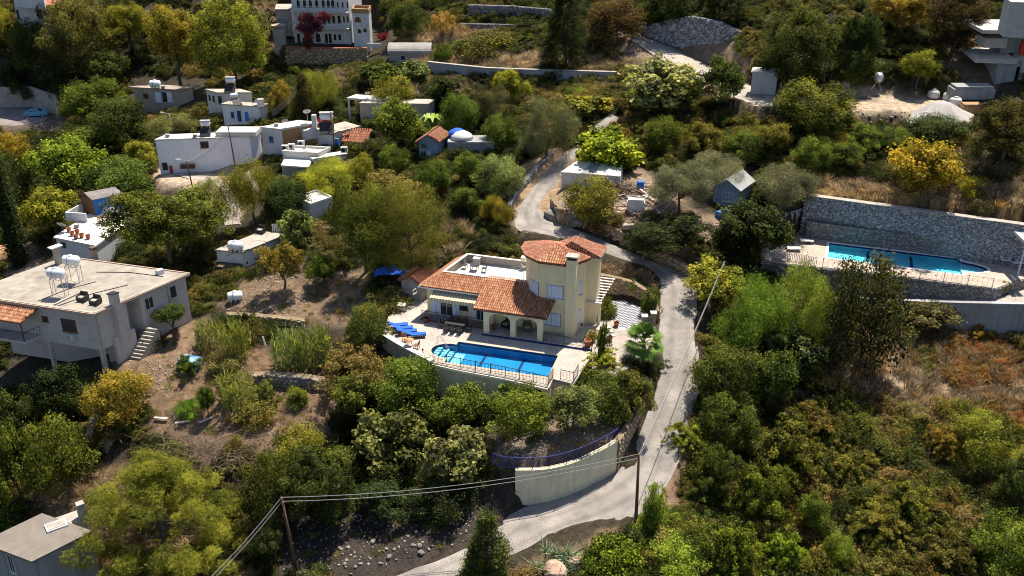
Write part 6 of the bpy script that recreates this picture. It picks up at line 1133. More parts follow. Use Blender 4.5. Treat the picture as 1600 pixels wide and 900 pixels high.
stone_wall('hill_stone_wall', 'broad grey stone wall above the hill track', foot_top([(995, 52, 14.6, 15.3), (1035, 66, 13.8, 17.0), (1075, 80, 12.9, 18.2), (1120, 92, 12.5, 18.0), (1168, 92, 12.8, 16.2)]), .8, .55, M_STONE, M_MORTAR)
stone_wall('hill_stone_wall', 'grey stone wall on the top terrace right of the white pergola', foot_top([(732, 28, 14, 16.2), (800, 30, 14.2, 16.4), (860, 34, 14.4, 16.4)]), .6, .5, M_STONEP, M_MORTAR)
stone_wall('hill_stone_wall', 'low grey wall in front of the white pergola', foot_top([(720, 52, 12.3, 13.9), (775, 52, 12.4, 13.9), (850, 54, 12.8, 14.2)]), .5, .5, M_STONEP, M_MORTAR)
stone_wall('bend_wall', 'grey stone wall on the outer side of the road bend', foot_top([(798, 330, 4.1, 4.9), (806, 308, 4.8, 5.6), (828, 285, 5.4, 6.2), (845, 262, 6.1, 6.8), (865, 243, 6.7, 7.2)]), .4, .45, M_STONE, M_MORTAR, side=-1 if False else 1)
plain_wall('side_road_wall', 'long old wall behind the side road at the left', [(*P(-30, 168, -2.8), -3, .8), (*P(50, 165, -2.8), -3, .8), (*P(92, 178, -2.8), -3, .6)], .4, M_CONC)
stone_wall('path_wall', 'crumbling stone wall left of the garden steps', [(*G(146, 700)[:2], -7.2, -5.2), (*G(158, 650)[:2], -6, -4.2)], .5, .45, M_STONET, M_MORTART, side=1)
sp = thing('garden_steps', 'narrow flight of pale steps below the yellow-leaved tree', 'steps', G(172, 680))
for i in range(10): g = G(160 + i * 3.2, 706 - i * 6.2); MB().box((g[0], g[1], g[2] - .1), (1.3, .4, .25), (1, -.15)).build('step', M_CONCL, sp)
# utility poles and wires
M_WIRE = mat('pale_wire', (.30, .28, .27), .6, .05, 2)
def pole(u, v, hh, label, lean=(0, 0), lamp=0, m=M_POLE, r=.15, z=None):
    g = G(u, v); t = thing('utility_pole' if not lamp else 'street_lamp', label, 'utility pole' if not lamp else 'street lamp', g); top = (lean[0], lean[1], hh); MB().tube([(0, 0, -.4), (top[0] * .5, top[1] * .5, hh * .5), top], [r, r * .85, r * .65], 8).build('pole', m, t, True, world=False)
    if not lamp:
        mb = MB(); mb.beam((top[0] - .05, top[1], hh - .1), (top[0] + .3, top[1], hh - .1), .05); mb.build('bracket', M_IRON, t, world=False)
        for dz in (.1, .4): MB().lathe((top[0], top[1], hh - dz), [(.05, 0), (.09, .04), (.05, .1)], 8).build('insulator', M_WHITE, t, True, world=False)
    else: mb = MB(); mb.beam((top[0], top[1], hh), (top[0] - .9, top[1] - .2, hh + .25), .06); mb.build('arm', M_METAL, t, world=False); mb = MB(); mb.box((top[0] - 1.0, top[1] - .22, hh + .2), (.55, .2, .12)); mb.build('lamp_head', M_WHITE, t, world=False)
    return np.array(g) + np.array(top)
p_r = pole(993, 826, 7.3, 'brown utility pole at the road edge below the cream wall', (-.1, .2)); p_l = pole(463, 890, 7.2, 'leaning brown utility pole at the lower left', (-.55, .25))
p_t = pole(1112, 470, 4.5, 'utility pole standing in the yellow-green roadside tree', (.9, 0), r=.1); p_a = pole(303, 300, 4.3, 'dark lamp post on the lane before the long white building', (-.4, 0), 1, M_IRON, .1); p_b = pole(368, 262, 6.2, 'tall dark pole at the right end of the long white building', (-.3, 0), r=.1); pole(83, 168, 7.5, 'street lamp above the blue car', (-.4, 0), 1, M_CONCG, .14); pole(270, 213, 3.5, 'lamp post in the pale feathery shrub', (0, 0), 1, M_METAL, .08); pole(524, 235, 5.5, 'dark pole between the grey-white and red-tiled houses', (-.3, 0), r=.1); p_c = np.array(P3(463, 132, 12))
def wire(a, b, sag, label, r=.03, n=14):
    a, b = np.array(a), np.array(b); pts = [a + (b - a) * i / n - np.array([0, 0, sag * 4 * (i / n) * (1 - i / n)]) for i in range(n + 1)]; mb = MB(); mb.tube(pts, r, 5); tag(mb.build('overhead_wire', M_WIRE), label, 'wire')
for dz, w_ in ((0, 'upper'), (.4, 'lower')):
    o_ = np.array([0, 0, -dz]); wire(p_l + o_, p_r + o_, .9, f'{w_} wire between the leaning pole and the road pole', .024); wire(p_r + o_ + (.03, 0, 0), p_t + o_ * .5, .35, f'{w_} wire along the road from the road pole uphill', .026); wire(p_l + o_, (P3(310, 920, -6)) + o_, .3, f'{w_} wire running from the leaning pole to the bottom edge', .022)
for i in range(4): wire(p_a + (0, 0, -.1 - i * .12), p_b + (0, 0, -.3 * i), .8, ['topmost', 'second', 'third', 'lowest'][i] + ' wire between the lane lamp post and the tall dark pole', .022)
for i in range(4): wire(np.array(P3(425, 174, 8.2)) + (0, 0, -.25 * i), p_c + (0, 0, -.35 * i), .3, ['topmost', 'second', 'third', 'lowest'][i] + ' wire from the two-storey pair up to the brown-green conifer', .022)
# rocks and rubble: the ones that show are single rocks
M_R1 = mat('shade_darkened_boulder', (.18, .165, .15), .95, .25, 2.5, .6, 6, dirt=.3); M_R2 = mat('pink_boulder', (.42, .29, .22), .95, .2, 2.5, .6, 6)  # boulder grey darkened to stand for the roadside shade
def rock_mesh(seed):
    r = np.random.default_rng(seed); import bmesh; bm = bmesh.new(); bmesh.ops.create_icosphere(bm, subdivisions=2, radius=1)
    ax = r.normal(size=(7, 3)); ax /= np.linalg.norm(ax, axis=1)[:, None]; cut = r.uniform(.55, .85, 7)
    for v in bm.verts:
        p = np.array(v.co)
        for a, c in zip(ax, cut):
            d = p @ a
            if d > c: p = p - a * (d - c)
        v.co = p * (1, 1, .75)
    me = bpy.data.meshes.new('rock'); bm.to_mesh(me); bm.free(); me.materials.append(M_R1); return me
RK = [rock_mesh(i) for i in range(5)]; RK2 = rock_mesh(9); RK2.materials[0] = M_R2
def rock(u, v, s, label, i=0, me=None, group=None): g = G(u, v); o = link('rock', me or RK[i % 5]); o.location = (g[0], g[1], g[2] + s * .2); o.scale = (s, s * .9, s); o.rotation_euler = (0, 0, u * 1.7); return tag(o, label, 'rock', group)
rk = random.Random(4); gname = 'larger grey rocks tumbled along the shaded roadside at the bottom'
for i in range(22):
    u = rk.uniform(505, 670); v = 882 - (u - 505) * .22 + rk.uniform(-22, 24); rock(u, v, rk.uniform(.16, .3), 'larger grey rock in the shaded heap left of the lower road', i, None, gname)
rock(868, 895, 1.1, 'big pinkish boulder at the bottom edge beside the road', 0, RK2); rock(900, 880, .7, 'reddish boulder right of the big pinkish one', 0, RK2)
for i, (u, v, s) in enumerate(((865, 340, 1.3), (880, 347, 1.1), (895, 338, 1.2), (873, 328, 1.1), (906, 350, 1.0))): rock(u, v, s, ['largest pale outcrop rock at the road bend', 'outcrop rock at the foot of the bend', 'outcrop rock under the round tree', 'upper outcrop rock beside the white shed', 'right end rock of the outcrop'][i], i)
def rubble(name, label, polys, spacing, m, size=(.08, .3), keep=.9):
    X, Y, Z, u, v = sample(polys, spacing, [], .05); k = RNG.uniform(size=len(X)) < keep; X, Y, Z = X[k], Y[k], Z[k]; n = len(X); s = RNG.uniform(*size, n) ** 1.0
    v_, f_ = instances_mesh(ICO_V, ICO_F, np.stack([X, Y, Z + s * .2], 1), rand_rot(n), np.stack([s, s * RNG.uniform(.5, 1, n), s * RNG.uniform(.4, .8, n)], 1)); return tag(link(name, mesh_np(name, v_, f_, m)), label, 'rubble', None, 'stuff')
# ---------------------------------------------------------------- plants: a few real crowns, copied and rescaled
def leaf_quads(c, nrm, size, asp=.5, rng=RNG, fold=True):
    n = len(c); r = rng.normal(size=(n, 3)); a = np.cross(nrm, r); a /= np.linalg.norm(a, axis=1)[:, None] + 1e-9; b = np.cross(nrm, a)
    L = (size * rng.uniform(.6, 1.3, n))[:, None]; W = L * asp
    bend = nrm * L * .18
    v = np.stack([c - a * L * .5, c + b * W * .5 - bend * 0, c + a * L * .5 - bend, c - b * W * .5], 1)
    return v.reshape(-1, 3), np.arange(n * 4).reshape(n, 4)
def crown(kind, seed, R=4.0, n=9000, leaf=.3, clumps=40, asp=.55, rad=(.22, .38), shell=(.35, .86), squash=1, droop=0, up=.35, hole=0, name='crown', mats=None):
    n = int(n * 1.75); leaf *= .72; clumps = int(clumps * 1.25)
    rng = np.random.default_rng(seed)
    d = rng.normal(size=(clumps, 3)); d /= np.linalg.norm(d, axis=1)[:, None]
    d[:, 2] = np.where(d[:, 2] < -.86, -d[:, 2], d[:, 2])
    r = rng.uniform(*shell, clumps) ** .8
    if kind == 'round': cc = d * r[:, None]; cr = rng.uniform(*rad, clumps)
    elif kind == 'dome':   # sits on the ground
        cc = d * r[:, None]; cc[:, 2] = np.abs(cc[:, 2]) * 1.5 - .75; cr = rng.uniform(*rad, clumps)
    elif kind == 'tangle':   # arching shoots and creepers thrown out from the middle
        k = max(10, clumps // 7); az = rng.uniform(0, 6.283, k); ln = rng.uniform(.5, 1.15, k); hg = rng.uniform(.3, 1.5, k); w = np.arange(clumps) % k; tt = rng.uniform(.08, 1, clumps); aa = az[w] + tt * rng.normal(size=k)[w] * .5
        cc = np.stack([ln[w] * tt * np.cos(aa), ln[w] * tt * np.sin(aa), -.8 + hg[w] * np.sin(np.pi * np.minimum(.18 + .62 * tt, 1))], 1); cr = rng.uniform(*rad, clumps) * (1.25 - .6 * tt)
    elif kind == 'lobed':  # a few big lobes, each of several clumps
        k = 6; ld = rng.normal(size=(k, 3)); ld /= np.linalg.norm(ld, axis=1)[:, None]; ld[:, 2] = np.abs(ld[:, 2]) * .8 - .15; ld *= .48
        w = rng.integers(0, k, clumps); cc = ld[w] + d * rng.uniform(.2, .48, clumps)[:, None]; cr = rng.uniform(*rad, clumps) * .85
    elif kind == 'column':
        z = rng.uniform(-.92, .92, clumps); pr = np.clip(np.minimum((z + 1.35), (1.02 - z) * .85), .12, 1) ** .6
        a = rng.uniform(0, 6.283, clumps); rr = rng.uniform(.2, .72, clumps) * pr; cc = np.stack([rr * np.cos(a), rr * np.sin(a), z], 1); cr = rng.uniform(*rad, clumps) * pr
    elif kind == 'cone':
        z = rng.uniform(-.95, .9, clumps) ; pr = np.clip((1.0 - z) / 1.7, .08, 1) ** .8
        a = rng.uniform(0, 6.283, clumps); rr = rng.uniform(.4, .85, clumps) * pr; cc = np.stack([rr * np.cos(a), rr * np.sin(a), z], 1); cr = rng.uniform(*rad, clumps) * (.4 + pr * .6)
    elif kind == 'tiers':  # pine: branches with needle tufts
        z = rng.uniform(-.7, .95, clumps); pr = np.clip(1.05 - np.abs(z + .2) ** 1.6, .15, 1)
        a = rng.uniform(0, 6.283, clumps); rr = rng.uniform(.25, .95, clumps) ** .7 * pr; cc = np.stack([rr * np.cos(a), rr * np.sin(a), z - rr * .1], 1); cr = rng.uniform(*rad, clumps)
    wt = cr ** 2.2; ci = rng.choice(clumps, n, p=wt / wt.sum())
    ld = rng.normal(size=(n, 3)); ld /= np.linalg.norm(ld, axis=1)[:, None]; rr = rng.uniform(.25, 1, n) ** .45; rr = np.where(rng.uniform(size=n) < .13, rng.uniform(1, 1.55, n), rr)
    off = ld * (rr * cr[ci])[:, None]
    if kind == 'column': off[:, 2] *= 2.2
    if droop: off[:, 2] -= droop * rng.uniform(0, 1, n) * cr[ci]
    p = cc[ci] + off
    nr = ld * .7 + rng.normal(size=(n, 3)) * .55 + np.array([0, 0, up]); nr /= np.linalg.norm(nr, axis=1)[:, None]
    lf = np.full(n, leaf)
    v, f = leaf_quads(p * np.array([R, R, R * squash]), nr, lf, asp, rng)
    me = mesh_np(name, v, f, mats or M_LEAF)
    ct = rng.uniform(0, 1, clumps)
    tone = np.clip(.5 + (ct[ci] - .5) * .75 + rng.normal(size=n) * .2, 0, 1)
    at = me.attributes.new('tone', 'FLOAT', 'POINT'); at.data.foreach_set('value', np.repeat(tone, 4).astype(np.float32))
    return dict(me=me, R=R, sq=squash, cc=cc * np.array([1, 1, squash]))
def needle_crown(seed, R=4.0, n=16000, name='crown', **k):
    return crown('tiers', seed, R, n, leaf=.42, clumps=130, asp=.10, rad=(.07, .14), up=.6, name=name, **k)
CR = {}
CR['broad'] = [crown('round', 11, 3.5, 8000, .30, 60, .6, (.16, .32)), crown('lobed', 12, 3.5, 8500, .30, 70, .6, (.14, .26)), crown('round', 13, 3.5, 8000, .28, 75, .6, (.13, .26)), crown('lobed', 14, 3.5, 8000, .32, 60, .6, (.14, .30))]
CR['big'] = [crown('lobed', 21, 6, 17000, .34, 170, .6, (.08, .17)), crown('round', 22, 6, 17000, .34, 190, .6, (.07, .16)), crown('lobed', 23, 6, 17000, .32, 150, .55, (.08, .18))]
CR['fig'] = [crown('round', 31, 3, 3600, .50, 45, .8, (.15, .28)), crown('lobed', 32, 3, 3600, .50, 50, .8, (.14, .26))]
CR['fine'] = [crown('lobed', 41, 3.5, 17000, .22, 80, .28, (.14, .26), up=.2), crown('round', 42, 3.5, 17000, .22, 85, .28, (.13, .25), up=.2)]
CR['willow'] = [crown('lobed', 51, 3.5, 17000, .30, 80, .16, (.14, .26), droop=.8, up=.1), crown('round', 52, 3.5, 17000, .30, 90, .16, (.13, .24), droop=.8, up=.1)]
CR['sparse'] = [crown('round', 61, 3, 4200, .24, 70, .6, (.10, .2)), crown('lobed', 62, 3, 4200, .24, 70, .6, (.10, .2))]
CR['column'] = [crown('column', 71, 1.2, 12000, .42, 120, .25, (.42, .66), squash=4.2, up=1.2)]
CR['cone'] = [crown('cone', 75, 2, 8000, .26, 90, .35, (.2, .34), squash=1.9, up=.3), crown('cone', 76, 5, 17000, .45, 190, .3, (.12, .22), squash=2, up=.2)]
CR['pine'] = [needle_crown(81, 5.5, 42000)]
CR['bush'] = [crown('dome', 91, 1.6, 2600, .20, 34, .55, (.2, .36), squash=.8), crown('dome', 92, 1.6, 2600, .20, 30, .6, (.2, .38), squash=.8), crown('dome', 93, 1.6, 2800, .22, 40, .4, (.16, .34), squash=.8, up=.1), crown('tangle', 94, 1.6, 3400, .20, 150, .5, (.08, .17), squash=.8, up=.2)]
CR['tangle'] = [crown('tangle', 97, 3, 11000, .26, 260, .5, (.06, .13), squash=.8, up=.2), crown('tangle', 98, 3, 11000, .26, 260, .4, (.06, .13), squash=.8, up=.2), crown('tangle', 99, 3, 9000, .3, 200, .5, (.07, .15), squash=.8, up=.2)]
def reed_crown(seed, n=1500):
    rng = np.random.default_rng(seed); a = rng.uniform(0, 6.283, n); r = np.sqrt(rng.uniform(0, 1, n)) * .85; k = rng.integers(0, 60, n); ka = rng.uniform(0, 6.283, 60); kr = np.sqrt(rng.uniform(0, 1, 60)) * .8
    b = np.stack([kr[k] * np.cos(ka[k]), kr[k] * np.sin(ka[k]), rng.uniform(-1, .75, n) * (1 - .4 * kr[k])], 1); d = rng.normal(size=(n, 3)) * .55; d[:, 2] = np.abs(d[:, 2]) + .45; L = rng.uniform(.14, .34, n)[:, None]
    tip = b + d * L; an = rng.uniform(0, 6.283, n); w = np.stack([np.cos(an), np.sin(an), np.zeros(n)], 1) * .022; mid = (b + tip) / 2 + (0, 0, .03)
    v = np.stack([b, mid + w, tip, mid - w], 1).reshape(-1, 3); me = mesh_np('reeds', v, np.arange(n * 4).reshape(n, 4), M_LEAF); at = me.attributes.new('tone', 'FLOAT', 'POINT'); at.data.foreach_set('value', np.repeat(np.clip(rng.normal(size=n) * .25 + .5, 0, 1), 4).astype(np.float32)); return dict(me=me, R=1., sq=1., cc=b[:12])
CR['reed'] = [reed_crown(95), reed_crown(96)]
def trunk_mesh(seed, cc, n=7, thick=.035):
    """unit trunk: ground at z=0, crown centre at z=1, crown radius .9"""
    rng = np.random.default_rng(seed); mb = MB()
    j = rng.normal(size=(4, 2)) * .03
    mb.tube([(0, 0, -.12), (j[0, 0], j[0, 1], .25), (j[1, 0], j[1, 1], .55), (j[2, 0], j[2, 1], .95)], [thick * 1.5, thick, thick * .8, thick * .45], 7)
    for i in rng.choice(len(cc), min(n, len(cc)), replace=False):
        c = cc[i] * np.array([.85, .85, .7]) + np.array([0, 0, 1.05]); s = rng.uniform(.3, .7); b = np.array([j[1, 0], j[1, 1], s]); mid = (b * .5 + c * .5) + np.array([0, 0, -.08])
        mb.tube([b, mid, c], [thick * .6, thick * .4, thick * .15], 5)
    me = bpy.data.meshes.new('trunk'); me.from_pydata(mb.v, [], mb.f); me.materials.append(M_BARK); me.polygons.foreach_set('use_smooth', [True] * len(mb.f)); me.update(); return me
TRUNK = {k: [trunk_mesh(100 + i, c['cc'] / c['sq'] if c['sq'] > 1.5 else c['cc'], 9 if k in ('big', 'pine', 'sparse') else 6) for i, c in enumerate(v)] for k, v in CR.items()}
_cnt = {}
def bbox_place(u0, v0, u1, v1, clear):
    """ground point, horizontal radius and half height of a crown that fills this box of the photo"""
    uc, vc = (u0 + u1) / 2, (v0 + v1) / 2; vb = v1
    for _ in range(5):
        g = G(uc, vb); dep = project(*g)[2]; k = dep / FPX; dist = math.dist(g, (0, 0, CAMH)); sd = (CAMH - g[2]) / dist; cd = math.sqrt(1 - sd * sd)
        R = (u1 - u0) / 2 * k; semi = (v1 - v0) / 2 * k
        a = math.sqrt(max(semi ** 2 - (R * sd) ** 2, (R * .45) ** 2)) / cd
        vb = vc + (a + clear) * cd / k
    return g, R, a
def plant(kind, box, tint, clear, name, label, cat=None, group=None, variant=None, jit=.10):
    u0, v0, u1, v1 = box; g, R, a = bbox_place(u0, v0, u1, v1, clear)
    i = _cnt.get(kind, 0); _cnt[kind] = i + 1
    vs = CR[kind]; j = (variant if variant is not None else i) % len(vs); c = vs[j]; R *= 1.16; a *= 1.14; low = .8 if clear < .5 else .95
    t = thing(name, label, cat or ('shrub' if 'shrub' in name or 'bush' in name else 'tree'), (g[0], g[1], g[2] - .1), (i * 2.399) % 6.28, group)
    rr = random.Random(int(u0 * 7 + v0 * 13)); q = 1 + rr.uniform(-jit, jit)
    soft = 'shrub' in name or 'bush' in name or 'hedge' in name or 'reed' in name or 'vine' in name
    o = link('foliage' if soft else 'crown', c['me'], t, (0, 0, clear + a * low))
    o.scale = (R / c['R'], R / c['R'], a / (c['R'] * c['sq'])); o.color = (tint[0] * q * 1.16, tint[1] * (1 + rr.uniform(-jit, jit) * .5) * 1.08, tint[2] * .85, 1)
    tr = link('stem' if soft else 'trunk', TRUNK[kind][j], t); hz = clear + a; th = max(.7, min(1.15, R / max(hz, .1)))
    tr.scale = (hz * th, hz * th, hz); return t

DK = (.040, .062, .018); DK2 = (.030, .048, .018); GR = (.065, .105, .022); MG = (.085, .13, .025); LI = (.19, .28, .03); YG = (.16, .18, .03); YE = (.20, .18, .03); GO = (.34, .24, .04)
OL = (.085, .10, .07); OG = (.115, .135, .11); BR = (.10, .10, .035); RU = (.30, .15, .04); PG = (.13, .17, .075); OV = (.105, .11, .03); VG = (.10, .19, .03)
TREES = [
('bush',(1553,433,1578,460),GR,0,'leafy_shrub','small green shrub at the front edge of the right pool terrace'),
('big',(-30,8,30,75),YG,2,'broadleaf_tree','yellow-green tree cut by the left edge beside the white corner building'),
('broad',(22,28,92,112),DK,1,'broadleaf_tree','dark tree standing in front of the white building in the far left corner'),
('big',(78,0,190,125),BR,2,'broadleaf_tree','brown-tinged broad tree right of the white corner building'),
('big',(170,5,250,85),YG,2,'broadleaf_tree','olive-yellow tree between the brown-tinged tree and the golden plane tree'),
('big',(225,5,345,132),(.15,.155,.03),3,'plane_tree','large golden plane tree at the top left'),
('big',(308,8,428,128),(.12,.14,.028),3,'plane_tree','greener plane tree to the right of the golden one'),
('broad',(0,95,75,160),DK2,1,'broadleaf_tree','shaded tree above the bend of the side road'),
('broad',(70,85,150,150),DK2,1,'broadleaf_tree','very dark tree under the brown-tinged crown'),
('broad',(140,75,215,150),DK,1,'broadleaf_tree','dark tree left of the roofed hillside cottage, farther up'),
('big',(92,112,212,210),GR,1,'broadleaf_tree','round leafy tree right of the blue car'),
('broad',(150,150,236,225),DK,.5,'broadleaf_tree','dark tree below the round leafy tree by the side road'),
('fine',(232,172,312,216),PG,.3,'reed_shrub','pale feathery shrub below the hillside cottage'),
('broad',(100,195,190,240),GR,.5,'broadleaf_tree','low green tree behind the lime crown at the left'),
('broad',(-10,205,50,262),YE,1,'broadleaf_tree','small yellow tree at the left edge above the cypress'),
('broad',(45,208,165,302),(.14,.20,.028),1,'broadleaf_tree','lime-topped spreading tree left of the long white building'),
('broad',(140,243,243,312),GR,1,'broadleaf_tree','green tree in front of the lime-topped tree and left of the white building'),
('broad',(195,215,252,262),YG,.5,'broadleaf_tree','small yellowish tree touching the left end of the white building'),
('broad',(-10,240,62,330),DK,1,'broadleaf_tree','dark tree behind the tall cypress'),
('column',(14,250,46,412),(.03,.048,.018),.5,'cypress_tree','tall narrow cypress at the left edge'),
('broad',(38,285,138,375),(.16,.17,.028),1,'broadleaf_tree','yellow-flecked tree between the cypress and the blue shed'),
('big',(178,282,362,425),(.085,.105,.022),1.5,'broadleaf_tree','large dense tree hiding the right side of the terrace house'),
('willow',(352,232,447,352),(.15,.155,.028),.6,'broadleaf_tree','tall olive-green tree right of the lamp post and the lane'),
('fine',(306,275,352,322),PG,.2,'leafy_shrub','pale green shrub beside the lane lamp post'),
('broad',(415,275,488,345),DK2,.5,'broadleaf_tree','dark glossy tree left of the small white box building'),
('willow',(466,242,572,302),(.19,.23,.03),.5,'broadleaf_tree','bright yellow-green tree in front of the patio roofs'),
('broad',(545,238,590,292),(.15,.19,.03),.5,'broadleaf_tree','small green tree right of the bright yellow-green one'),
('fine',(512,262,632,428),(.09,.115,.028),.5,'broadleaf_tree','left one of the two huge feathery trees behind the villa garden'),
('fine',(585,285,700,430),(.10,.11,.03),.5,'broadleaf_tree','right one of the two huge feathery trees behind the villa garden'),
('sparse',(560,260,660,330),(.13,.13,.04),1,'broadleaf_tree','thin crown rising above the two huge feathery trees'),
('broad',(652,248,708,304),GR,.5,'broadleaf_tree','rounded tree in front of the blue shed with the red roof'),
('broad',(703,234,757,297),MG,.5,'broadleaf_tree','rounded green tree right of the blue shed'),
('broad',(742,240,815,306),PG,.5,'broadleaf_tree','pale leafy tree left of the road bend'),
('broad',(698,287,757,337),GR,.3,'broadleaf_tree','low round citrus tree below the pale leafy tree'),
('willow',(748,296,798,352),YG,.3,'broadleaf_tree','small light tree at the top of the bank by the road bend'),
('broad',(590,225,640,268),MG,.5,'broadleaf_tree','small green tree left of the blue shed'),
('fig',(440,328,492,385),PG,.5,'fig_tree','grey-leaved tree at the end of the low flat roof'),
('sparse',(403,370,485,448),(.14,.135,.03),1.6,'broadleaf_tree','thin fruit tree with bare trunk below the low flat roof'),
('broad',(478,392,535,450),GR,.5,'broadleaf_tree','small green tree beside the thin fruit tree'),
('broad',(612,2,664,58),DK,1,'broadleaf_tree','dark round tree right of the white arcaded house'),
('sparse',(672,20,714,58),(.26,.18,.06),1.5,'broadleaf_tree','small autumn-coloured tree on the golden terrace'),
('bush',(722,46,805,78),OV,0,'leafy_shrub','wide dark shrub on the terrace above the dry grass'),
('bush',(672,60,708,92),GR,0,'leafy_shrub','shrub overgrowing the right end of the barrel-roofed shed'),
('bush',(700,55,740,80),GR,0,'leafy_shrub','low shrub left of the wide dark terrace shrub'),
('willow',(466,105,532,168),(.13,.17,.03),.3,'broadleaf_tree','rounded grass-green tree below the stone wall of the arcaded house'),
('cone',(452,112,502,186),(.06,.06,.025),.3,'conifer_tree','dark brown-green conifer in front of the grass-green tree'),
('broad',(422,125,462,178),(.19,.17,.035),.3,'broadleaf_tree','orange-edged tree left of the brown-green conifer'),
('bush',(450,98,478,122),GR,.2,'leafy_shrub','small shrub under the old stone pillar'),
('fig',(560,92,625,136),GR,.3,'fig_tree','fig tree on the bank below the barrel-roofed shed'),
('fig',(622,94,670,132),PG,.3,'fig_tree','paler fig tree right of the first one on the bank'),
('broad',(583,118,652,176),(.14,.16,.03),.6,'broadleaf_tree','yellow-green tree behind the pale veranda roof'),
('broad',(576,150,668,242),MG,.8,'broadleaf_tree','big leafy tree covering the right end of the veranda'),
('fig',(670,112,722,168),DK,.4,'fig_tree','dark fig tree in the middle of the upper orchard'),
('broad',(688,145,745,212),GR,.5,'broadleaf_tree','green orchard tree below the dark fig'),
('broad',(762,104,825,162),(.15,.20,.03),.4,'broadleaf_tree','bright green orchard tree left of the concrete terrace wall'),
('fine',(738,128,805,192),(.075,.085,.05),.5,'olive_tree','dull grey-green tree below the bright orchard tree'),
('broad',(752,178,810,232),GR,.4,'broadleaf_tree','low green tree below the dull grey-green one'),
('broad',(640,195,705,242),GR,.4,'broadleaf_tree','green tree behind the banana plant'),
('cone',(845,-30,918,105),(.022,.034,.016),1.5,'pine_tree','huge near-black pine at the top centre'),
('broad',(922,-5,1003,68),(.075,.06,.03),.8,'broadleaf_tree','brown-flecked tree right of the near-black pine'),
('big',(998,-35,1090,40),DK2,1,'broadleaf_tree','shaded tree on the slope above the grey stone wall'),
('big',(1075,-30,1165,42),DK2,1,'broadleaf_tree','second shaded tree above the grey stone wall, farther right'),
('fig',(976,92,1084,168),(.19,.23,.12),.6,'fig_tree','broad pale fig tree at the lower end of the hill track'),
('broad',(1082,88,1166,168),(.045,.075,.02),.5,'broadleaf_tree','dense dark round tree right of the pale fig'),
('fig',(870,140,962,190),YG,.3,'leafy_shrub','yellow-green thicket below the concrete terrace wall'),
('fine',(812,152,900,246),OL,.8,'olive_tree','tall grey olive tree left of the upper road'),
('fig',(902,198,996,262),(.17,.24,.03),.8,'fig_tree','vivid lime-green tree at the upper road'),
('broad',(884,274,966,345),(.13,.15,.028),.5,'broadleaf_tree','round tree growing on the rock above the road bend'),
('fine',(1008,245,1112,336),OG,1,'olive_tree','large grey olive tree beside the debris'),
('fine',(1066,236,1158,294),OG,1,'olive_tree','grey olive tree behind the one beside the debris'),
('fine',(1165,245,1275,338),OG,.8,'olive_tree','grey olive tree right of the blue-grey cottage'),
('broad',(1110,308,1236,412),(.030,.048,.016),0,'ivy_shrub','dark green mound of creepers below the blue-grey cottage'),
('big',(968,328,1112,398),(.028,.044,.015),0,'ivy_shrub','dark creeper bank above the road wall'),
('sparse',(1062,393,1182,482),(.19,.20,.035),.6,'broadleaf_tree','yellow-green tree at the roadside right of the villa'),
('big',(1180,8,1305,128),(.045,.060,.020),.8,'broadleaf_tree','massive dark tree above the small white shed'),
('big',(1298,15,1372,118),DK2,.8,'broadleaf_tree','dark tree right of the massive one'),
('broad',(1300,76,1362,134),(.055,.08,.022),.3,'broadleaf_tree','small tree at the foot of the massive dark one'),
('big',(1358,-30,1455,52),(.19,.15,.035),1,'broadleaf_tree','amber tree at the top right'),
('big',(1440,-20,1535,78),(.045,.038,.018),1,'broadleaf_tree','dark tree between the amber tree and the concrete frame'),
('broad',(1400,74,1464,138),(.13,.17,.03),.3,'leafy_shrub','lone light green bush on the bare slope'),
('broad',(1203,124,1325,204),(.085,.11,.022),.2,'broadleaf_tree','broad rounded tree right of the small white shed'),
('broad',(1236,172,1292,212),MG,.2,'leafy_shrub','green shrub below the broad rounded tree'),
('big',(1495,144,1640,262),(.05,.055,.017),.4,'broadleaf_tree','large dark tree at the right edge below the concrete frame'),
('broad',(1420,176,1505,222),DK,.2,'broadleaf_tree','low dark tree below the gravel heap'),
('broad',(1318,190,1378,236),MG,.2,'broadleaf_tree','green tree under the rubble slope'),
('broad',(1368,198,1425,235),GR,.2,'broadleaf_tree','darker green tree right of the one under the rubble slope'),
('broad',(1375,212,1496,326),(.24,.21,.035),.3,'broadleaf_tree','golden autumn tree above the long stone wall',),
('bush',(1512,304,1550,338),(.09,.09,.05),0,'leafy_shrub','round dry shrub on the golden slope above the stone wall'),
('bush',(1498,264,1542,304),YG,0,'leafy_shrub','light green shrub right of the golden autumn tree'),
('broad',(1130,200,1200,252),GR,.3,'broadleaf_tree','green tree behind the two olives'),
('broad',(1175,188,1240,250),(.12,.14,.03),.3,'broadleaf_tree','yellow-green tree above the cottage olive'),
('broad',(1238,212,1300,266),MG,.3,'broadleaf_tree','green tree at the left end of the orchard row'),
('broad',(1290,218,1350,264),GR,.3,'broadleaf_tree','middle green tree of the orchard row'),
('broad',(1008,180,1062,235),GR,.3,'broadleaf_tree','green tree above the vivid lime one'),
('broad',(1068,188,1128,238),(.13,.13,.03),.3,'broadleaf_tree','olive-brown tree above the two olives'),
('willow',(1100,408,1225,565),(.10,.18,.035),.5,'pepper_tree','bright green feathery tree on the right side of the road'),
('willow',(1190,405,1300,545),(.11,.18,.04),.5,'pepper_tree','second feathery tree just behind the bright green roadside one'),
('broad',(1278,402,1402,580),(.045,.055,.028),0,'magnolia_tree','tall dark tree with bronze leaves below the right pool'),
('broad',(1396,466,1502,524),(.085,.09,.045),0,'leafy_shrub','grey-green shrub row against the concrete wall'),
('bush',(1514,500,1552,532),(.17,.15,.03),0,'leafy_shrub','small yellowish shrub in front of the concrete wall'),
